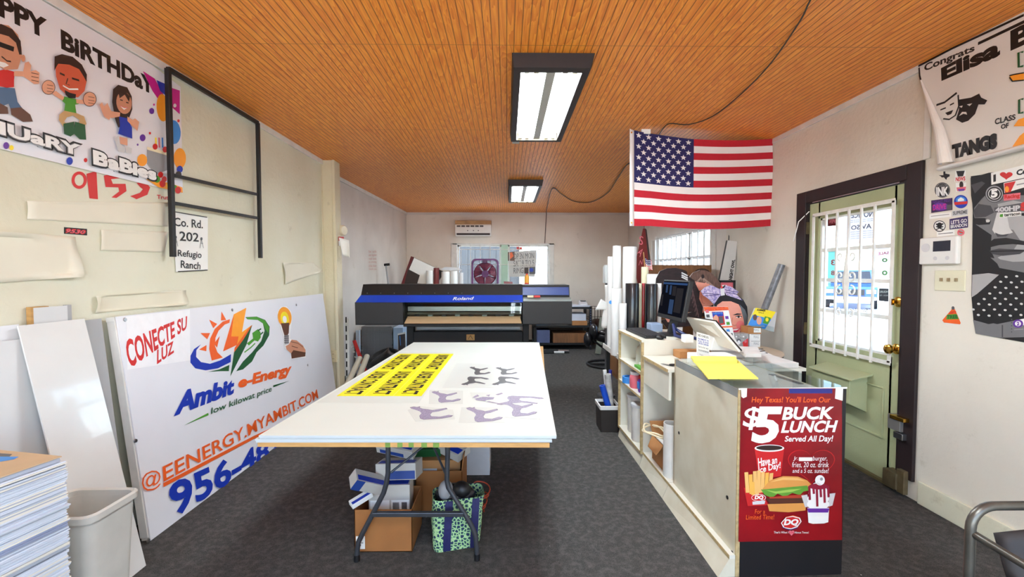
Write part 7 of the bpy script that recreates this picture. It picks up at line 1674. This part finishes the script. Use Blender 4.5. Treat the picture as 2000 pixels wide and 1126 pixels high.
b = MB(); p, q = aY(1168, 645, 7.6), aY(1178, 621, 7.7); b.beam((p.x - .02, 7.5, .01), (q.x, 7.75, q.z), .10, .02, mat('grey green plank', (120, 124, 108), .6, var=.1), up=(0, 1, 0)); b.thing('grey_plank', 'grey plank leaning behind the black padded stool', 'plank')
for i, (x0, x1, y, Y, m) in enumerate(((1065,1111,677,7.75,CHROME),(1066,1112,683,7.6,BLKMET))):
    t = thing('metal_rod', ['dark rod with a bright end on the carpet before the black shelving', 'black rod with a white grip on the carpet before the black shelving'][i], 'rod', (aY((x0+x1)/2, y, Y).x, Y, 0), 'rods on the carpet')
    p, q = aY(x0, y, Y), aY(x1, y, Y); p.z = q.z = .022; xm_ = p.x + (q.x - p.x)*(.55 if i == 0 else .35)
    b = MB(); b.cyl((p.x - .5, Y, .022), (xm_, Y, .022), .016, .016, BLKMET, 10); b.build('shaft', t, smooth=True)
    b = MB(); b.cyl((xm_, Y, .022), (q.x if i == 0 else xm_ + .18, Y, .022), .021, .021, CHROME if i == 0 else PAPER, 12); b.build('grip', t, smooth=True)
    if i: b = MB(); b.cyl((xm_ + .18, Y, .022), (q.x, Y, .022), .018, .010, BLKMET, 10); b.build('tip', t, smooth=True)

# pennant, little flag
b = MB(); PEN = mat('maroon felt', (118, 42, 40), .9, var=.06)
q = [aY(x, y, 5.15) for x, y in ((1256,446),(1261,446),(1269,530),(1258,560),(1246,556),(1239,522))]
b.slab(q, (0, .006, 0), PEN); q2 = [aY(x, y, 5.148) for x, y in ((1260,446),(1263,448),(1272,520),(1268,524))]; b.slab(q2, (0, .006, 0), DBR)
A = Art((0, 5.149, 0), (0, -1, 0), U=(1, 0, 0), mb=b, start=.002)
A.text('S', [(1249,460),(1257,462),(1255,479),(1247,476)], PINK, bold=.0); A.text('A', [(1256,490),(1254,482),(1244,494),(1250,502)], PINK); A.text('N', [(1250,508),(1256,506),(1254,516),(1247,518)], PINK)
p = aY(1258, 446, 5.15); b.cyl(p, Vector((p.x, p.y, ZC)), .003, .003, DBR, 5); b.thing('pennant', 'maroon felt pennant with pale letters hanging point up below the flag', 'pennant', recalc=False)
mf = thing('hand_flag', 'little American flag on a stick standing in the cream roll', 'flag', aY(1260, 525, 4.42))
b = MB(); b.cyl(aY(1261, 545, 4.40), aY(1257, 492, 4.40), .005, .004, WOODP, 8); b.build('stick', mf)
b = MB(); b.grid(lambda u, v: aY(1259.5 + 13*u + 2*v, 502 + 8*u + 20*v + 2*math.sin(5*u), 4.40 - .01*math.sin(6*u)), 12, 13, FW, mfn=lambda u, v: FB if v < .55 and u < .8 else (FR if int(v*13) % 2 == 0 else FW)); b.build('cloth', mf, recalc=False)
b = MB()
for k in range(12):
    u, v = .1 + .2*(k % 4), .09 + .17*(k//4); b.poly([aY(1259.5 + 13*u + 2*v + 1.1*rr_*math.cos(a), 502 + 8*u + 20*v + 2*math.sin(5*u) + 1.1*rr_*math.sin(a), 4.385) for a, rr_ in [(math.pi*j/5, 1 if j % 2 else .45) for j in range(10)]], FW)
b.build('stars', mf, recalc=False)

# ------------------------------------------------------------------ corner table with cut-outs, boxes, flyers
LAM = mat('light wood laminate', (206, 182, 152), .35, var=.06, scale=5, stretch=(1, 6, 1)); TBK = mat('table edge black', (40, 38, 40), .4)
tb = thing('round_table', 'round wooden-topped table in the corner between counter and right wall', 'table', (1.90, 3.80, 0))
b = MB(); b.lathe([(.001, 0), (.475, 0), (.48, .006), (.475, .012), (.001, .012)], (1.90, 3.80, .738), LAM, 48); b.build('tabletop', tb, smooth=True)
b = MB(); b.lathe([(.001, 0), (.46, 0), (.472, .01), (.472, .03), (.001, .03)], (1.90, 3.80, .708), TBK, 48); b.build('edge', tb, smooth=True)
b = MB(); b.cyl((1.90, 3.80, .03), (1.90, 3.80, .708), .045, .045, BLKMET, 18); b.build('column', tb, smooth=True)
b = MB(); b.lathe([(.001, 0), (.27, 0), (.27, .015), (.05, .04), (.001, .04)], (1.90, 3.80, .002), BLKMET, 28); b.build('base', tb, smooth=True)
TBZ = .7502
b = MB(); q = [aZ(x, y, TBZ + .001) for x, y in ((1440,697),(1510,694),(1476,678),(1432,684))]; b.slab(q, (0, 0, .002), PAPER); A = Art((0, 0, TBZ + .003), (0, 0, 1), U=(1, 0, 0), mb=b, start=.0004); A.text('CE', [(1454,682),(1490,680),(1500,690),(1458,693)], BLK, bold=.02); b.thing('lettered_sheet', 'white sheet with large black letters on the round corner table', 'sheet', recalc=False)
SKL = ink('cutout skin', (226, 150, 130)); SKP = ink('cutout cheek', (228, 120, 120)); SKD = ink('cutout skin shade', (200, 124, 106)); HRD = mat('cutout dark hair', (40, 24, 28), .8, var=.25, scale=18, stretch=(1, 1, 3)); HRB = mat('cutout brown hair', (106, 78, 68), .8, var=.2, scale=18, stretch=(3, 1, 1)); HRK = mat('cutout black hair', (26, 24, 32), .8, var=.2, scale=16)
BOW = mat('speckled bow print', (104, 92, 160), .5, c2=(214, 196, 214), scale=70); EDGE = ink('cutout edge', (230, 230, 228)); LIP = ink('lips', (206, 60, 84))
def cz(*p): return cs(.151, 1340, 520, *p)
def cutout(name, label, Y, outline, paint):
    d = MB(); q = [aY(x, y, Y) for x, y in outline]; d.slab(q, (0, .008, 0), EDGE); A = Art((0, Y, 0), (0, -1, 0), U=(1, 0, 0), mb=d, start=.0006); paint(A)
    zmin = min(p.z for p in q); xs_ = [p.x for p in q if p.z < zmin + .02]; xm_ = max(1.66, sum(xs_)/len(xs_))
    if zmin > TBZ + .005: d.box((xm_ - .04, Y, TBZ), (xm_ + .04, Y + .008, zmin + .01), EDGE); d.box((xm_ - .04, Y, TBZ), (xm_ + .04, Y + .10, TBZ + .004), EDGE)
    return d.thing(name, label, 'cutout', 'printed face cut-outs on the corner table', recalc=False)
o1 = cz((70,590),(100,500),(-30,500),(-330,560),(-390,470),(-400,300),(-390,160),(-340,60),(-250,25),(-140,18),(-50,40),(10,100),(60,150),(110,180),(125,230),(175,330),(170,420),(215,520),(210,640),(150,760),(-250,800),(-330,700))
o1 = [p for i, p in enumerate(o1) if i not in (1, 2)]
def paint1(A):
    A.poly(o1, HRD); A.poly(cz((-330,330),(-200,280),(-60,300),(-20,420),(-40,600),(-120,720),(-240,720),(-310,600)), SKL)
    A.line(cz((-290,400),(-220,390)), .012, HRK); A.line(cz((-130,390),(-60,405)), .012, HRK); A.ell(*cz((-250,440))[0], 5, 2.4, HRK); A.ell(*cz((-100,440))[0], 5, 2.4, HRK); A.line(cz((-190,450),(-200,540),(-170,550)), .008, SKD); A.poly(cz((-230,620),(-170,605),(-110,622),(-170,650)), LIP)
    for k in range(7): A.line(cz((60 + 14*k, 240 + 60*k),(90 + 14*k, 330 + 60*k),(70 + 14*k, 420 + 55*k)), .010, ink('hair sheen', (84, 56, 58)))
    for k, y in enumerate((80, 110, 135)): A.line(cz((-60, y),(20, y + 40)), .012, LGR)
cutout('face_cutout', 'large printed face cut-out with wavy dark hair behind the monitor', 4.155, o1, paint1)
o2 = cz((50,130),(90,80),(180,48),(250,50),(330,85),(400,150),(440,210),(445,330),(420,480),(290,520),(230,560),(150,700),(90,600),(60,400))
def paint2(A):
    A.poly(o2, HRB); A.poly(cz((115,195),(230,190),(330,240),(400,320),(400,420),(340,500),(290,515),(220,600),(170,600),(120,420)), SKL); A.poly(cz((120,185),(190,185),(260,200),(240,215),(150,200)), HRB)
    for k in range(8): A.line(cz((200,130),(110 + 42*k, 180 + abs(k - 2)*22)), .007, ink('hair streak', (146, 116, 102)))
    A.ell(*cz((215,130))[0], 3, 4, HRD); A.line(cz((150,330),(190,315)), .01, HRB); A.line(cz((190,380),(210,470),(240,480)), .008, SKD); A.poly(cz((200,540),(240,520),(280,525),(240,545)), LIP)
cutout('face_cutout', 'printed face cut-out with swept brown hair, between the dark-haired one and the purple bow', 4.20, o2, paint2)
o3 = cz((192,320),(240,270),(320,240),(440,290),(500,240),(580,260),(680,330),(650,360),(740,430),(790,520),(800,640),(790,760),(760,850),(640,870),(480,860),(400,760),(370,600),(360,490),(290,420))
def paint3(A):
    A.poly(o3, HRK); A.poly(cz((400,500),(470,450),(580,450),(680,490),(740,600),(760,740),(730,830),(640,868),(500,860),(420,760),(385,620)), SKL)
    A.ell(*cz((700,760))[0], 8, 9, SKP); A.ell(*cz((480,760))[0], 8, 9, SKP)
    A.poly(cz((600,628),(660,605),(720,612),(700,622),(640,630)), HRK); A.ell(*cz((680,650))[0], 5, 2.2, WHT); A.ell(*cz((678,650))[0], 2.3, 2.3, DBR); A.line(cz((640,648),(680,636),(722,650)), .007, HRK)
    A.poly(cz((430,640),(480,615),(540,625),(480,640)), HRK); A.ell(*cz((490,660))[0], 5, 2.2, WHT); A.ell(*cz((490,660))[0], 2.3, 2.3, DBR)
    A.line(cz((600,660),(585,740),(620,765),(655,755)), .008, SKD); A.poly(cz((560,815),(620,800),(700,795),(660,850),(590,850)), LIP); A.poly(cz((575,815),(690,802),(650,825),(600,828)), WHT)
    A.poly(cz((192,320),(240,270),(320,240),(450,300),(470,350),(420,400),(360,490),(290,420),(215,370)), BOW); A.poly(cz((480,300),(510,243),(580,260),(680,330),(650,360),(730,440),(640,410),(520,370)), BOW)
    A.poly(cz((440,290),(490,280),(500,370),(450,380)), LGR); A.ell(*cz((460,268))[0], 2, 2, RED)
    for a, c in (((200,345),(430,360)), ((240,380),(420,365)), ((510,330),(660,360)), ((500,300),(670,335))): A.line(cz(a, c), .006, ink('bow fold', (60, 44, 96)))
    A.poly(cz((690,490),(760,560),(790,640),(785,760),(760,840),(745,700),(720,600)), ink('hair grey sheen', (96, 104, 110)))
cutout('face_cutout', 'printed smiling face cut-out wearing a big purple speckled bow', 4.02, o3, paint3)
# flyer sheet
fy = MB(); Y = 3.72; q = [aY(x, y, Y) for x, y in cz((225,520),(540,518),(660,1072),(330,1150))]; zmin = min(p.z for p in q)
fy.slab(q, (0, .003, 0), PAPER); A = Art((0, Y, 0), (0, -1, 0), U=(1, 0, 0), mb=fy, start=.0005)
A.poly(cz((226,522),(540,520),(552,565),(238,580)), ORG); A.text('TEXAS TRUE', cz((275,527),(500,525),(500,540),(275,543)), RED, bold=.02); A.text('SMALL BUSINESS', cz((250,550),(540,548),(540,563),(250,566)), RED, bold=.02)
A.poly(cz((330,585),(480,583),(505,750),(370,770)), DQR); A.poly(cz((335,590),(475,588),(482,640),(346,650)), BLU); A.text('NEWS', cz((340,592),(470,590),(472,615),(344,620)), SKY, bold=.03); A.ell(*cz((385,680))[0], 5, 8, SKN); A.poly(cz((420,650),(470,645),(485,730),(430,740)), DGY)
for x, y, m in ((280,640,DGY),(525,660,PUR),(540,735,GRN),(270,580,PINK),(520,880,BLU),(580,880,DGY),(590,950,PUR),(540,950,DGY),(540,830,SKY),(450,820,GRY),(580,1030,GRY),(470,890,PINK)): A.poly(cz((x-22,y-18),(x+20,y-20),(x+26,y+18),(x-16,y+20)), m)
A.poly(cz((380,775),(595,768),(600,785),(385,795)), ORG); A.poly(cz((540,985),(625,980),(628,998),(545,1003)), PINK)
fy.thing('flyer', 'white and orange flyer sheet with small pictures leaning before the bow cut-out', 'flyer', recalc=False)
# boxes
def tabox(nm, lb, xa, xb, ytop, Y, z0, m, dpt=.09, art=None, group=None):
    p, q = aY(xa, ytop, Y), aY(xb, ytop, Y); b = MB(); b.box((p.x, Y, z0), (q.x, Y + dpt, p.z), m)
    A = Art((0, Y, 0), (0, -1, 0), U=(1, 0, 0), mb=b, start=.0005)
    if art: art(A)
    b.thing(nm, lb, 'box', group, recalc=False); return p.z
tabox('gift_box', 'grey patterned box with red and white figures below the bow cut-out', 1434, 1462, 651, 3.86, TBZ, mat('grey gift paper', (176, 172, 168), .5, var=.2, scale=50), art=lambda A: (A.ell(1443, 665, 4, 4, DGY), A.ell(1443, 668, 3, 4, WHT), A.poly([(1450,668),(1461,660),(1461,676),(1452,677)], RED), A.ell(1456, 666, 2.5, 3, PINK), A.ell(1438, 657, 1.6, 1.6, WHT), A.ell(1452, 657, 1.6, 1.6, WHT)))
z = TBZ; SB_ = 'small white cartons stacked on the corner table'
for i, (yt, lb, m) in enumerate(((665, 'lowest small white carton in the stack by the wall', PAPER), (652, 'middle small white carton in the stack by the wall', PAPER), (638, 'top small brown carton with white end in the stack by the wall', CARD))):
    z1 = tabox('small_carton', lb, 1464 - (i == 2)*3, 1485 + (i == 2)*2, yt, 3.88, z + .001, m, .12, lambda A, yt=yt, i=i: ((A.poly([(1472,yt+2),(1486,yt+2),(1486,yt+11),(1472,yt+11)], PAPER) if i == 2 else A.line([(1467,yt+1),(1484,yt+1)], .004, GRY)), A.text('FRAGILE'[:4], [(1472,yt+3),(1482,yt+3),(1482,yt+8),(1472,yt+8)], GRY)), SB_); z = z1
lh = thing('leaflet_holder', 'clear leaflet holder with a yellow and blue SUMMER leaflet on top of the small cartons', 'leaflet holder', aY(1485, 638, 3.93))
d = MB(); Y = 3.90
def cq(*p): return cs(.2664, 1260, 420, *p)
q = [aY(x, y, Y + .03*(y < 625)) for x, y in cq((800,680),(966,712),(945,856),(750,805))]; d.slab(q, (0, .004, 0), LGR); d.build('back_plate', lh)
d = MB(); q = [aY(x, y, Y - .004 + .03*(y < 620)) for x, y in cq((812,678),(958,708),(878,838),(750,803))]; d.slab(q, (0, .003, 0), YEL)
A = Art(q[0] + Vector((0, -.001, 0)), (q[1] - q[0]).cross(q[3] - q[0]), mb=d, start=.001)
A.poly(cq((790,728),(925,762),(878,836),(752,803)), SKY); A.text('SUMMER', cq((822,686),(885,692),(882,706),(818,700)), BLK, bold=.04); A.text('SALE', cq((832,706),(872,712),(870,722),(830,717)), BLK)
A.ell(*cq((805,748))[0], 4, 6, BRW); A.ell(*cq((835,772))[0], 5, 8, SKN); A.poly(cq((878,740),(922,752),(900,800),(862,790)), GRN); A.ell(*cq((893,765))[0], 3, 4, YEL)
d.build('leaflet', lh, recalc=False)
d = MB(); q = [aY(x, y, Y - .03) for x, y in cq((870,800),(945,820),(945,858),(752,808))]; d.slab(q, (0, .002, 0), PLEX); d.build('front_lip', lh)
d = MB(); p = aY(1475, 641, 3.93); d.box((p.x - .06, 3.885, z + .003), (p.x + .06, 3.97, z + .008), LGR); d.beam((p.x, 3.92, z + .004), (p.x + .02, 3.925, z + .10), .05, .004, LGR, up=(0, 1, 0)); d.build('foot', lh)
# frame, sign, tubes in the corner
pf = thing('picture_frame', 'small black picture frame behind the purple bow cut-out', 'picture frame', aY(1420, 600, 4.66))
p, q = aY(1404, 547, 4.6), aY(1436, 600, 4.6)
d = MB(); w_ = .022
for a, c in (((p.x, q.z), (p.x + w_, p.z)), ((q.x - w_, q.z), (q.x, p.z)), ((p.x, p.z - w_), (q.x, p.z)), ((p.x, q.z), (q.x, q.z + w_))): d.box((a[0], 4.6, a[1]), (c[0], 4.62, c[1]), BLK)
d.build('frame', pf, bevel=.002); d = MB(); d.box((p.x + w_, 4.612, q.z + w_), (q.x - w_, 4.618, p.z - w_), PINK); d.box((p.x + w_ + .02, 4.611, q.z + .1), (p.x + .09, 4.613, p.z - .05), WHT); d.build('picture', pf)
d = MB(); d.box((p.x + .06, 4.62, .0), (p.x + .10, 4.66, q.z + .1), BLKMET); d.box((p.x - .02, 4.58, 0), (p.x + .18, 4.72, .012), BLKMET); d.build('stand', pf)
ns_ = MB(); Y = 4.78; q = [aY(x, y, Y) for x, y in ((1421,469),(1440,471),(1433,548),(1405,550))]
lo_ = [Vector((q[2].x - .03, Y - .12, .004)), Vector((q[3].x - .05, Y - .12, .004))]
ns_.slab(q, (0, .035, 0), mat('grey white sign face', (206, 204, 202), .4, var=.04), BLK); A = Art((0, Y, 0), (0, -1, 0), U=(1, 0, 0), mb=ns_, start=.0006)
A.text('NIGHT OWL', [(1423,546),(1430,506),(1436,507),(1430,547)], BLK, bold=.06); ns_.slab([q[3] + Vector((0, .004, 0)), q[2] + Vector((0, .004, 0)), lo_[0] + Vector((.04, .12, 0)), lo_[1] + Vector((-.06, .12, 0))], (0, .03, 0), BLK)
ns_.thing('tall_sign', 'tall narrow white sign with vertical black lettering in the corner under the flag', 'sign', recalc=False)
PLS = mat('grey film wrap', (134, 136, 142), .3, var=.2, scale=25, metal=.3)
tp, bt_ = aX(1527, 516, 2.50), aX(1492, 605, 2.40); d_ = (bt_ - tp).normalized(); be = tp + d_ * ((.77 - tp.z)/d_.z); be.x = 2.33; be.y = min(be.y, 4.08)
d = MB(); d.pipe(be, tp, .030, .022, PLS, 14); d.thing('wrapped_tube', 'long film-wrapped grey tube leaning on the right wall above the corner table', 'tube', smooth=True)
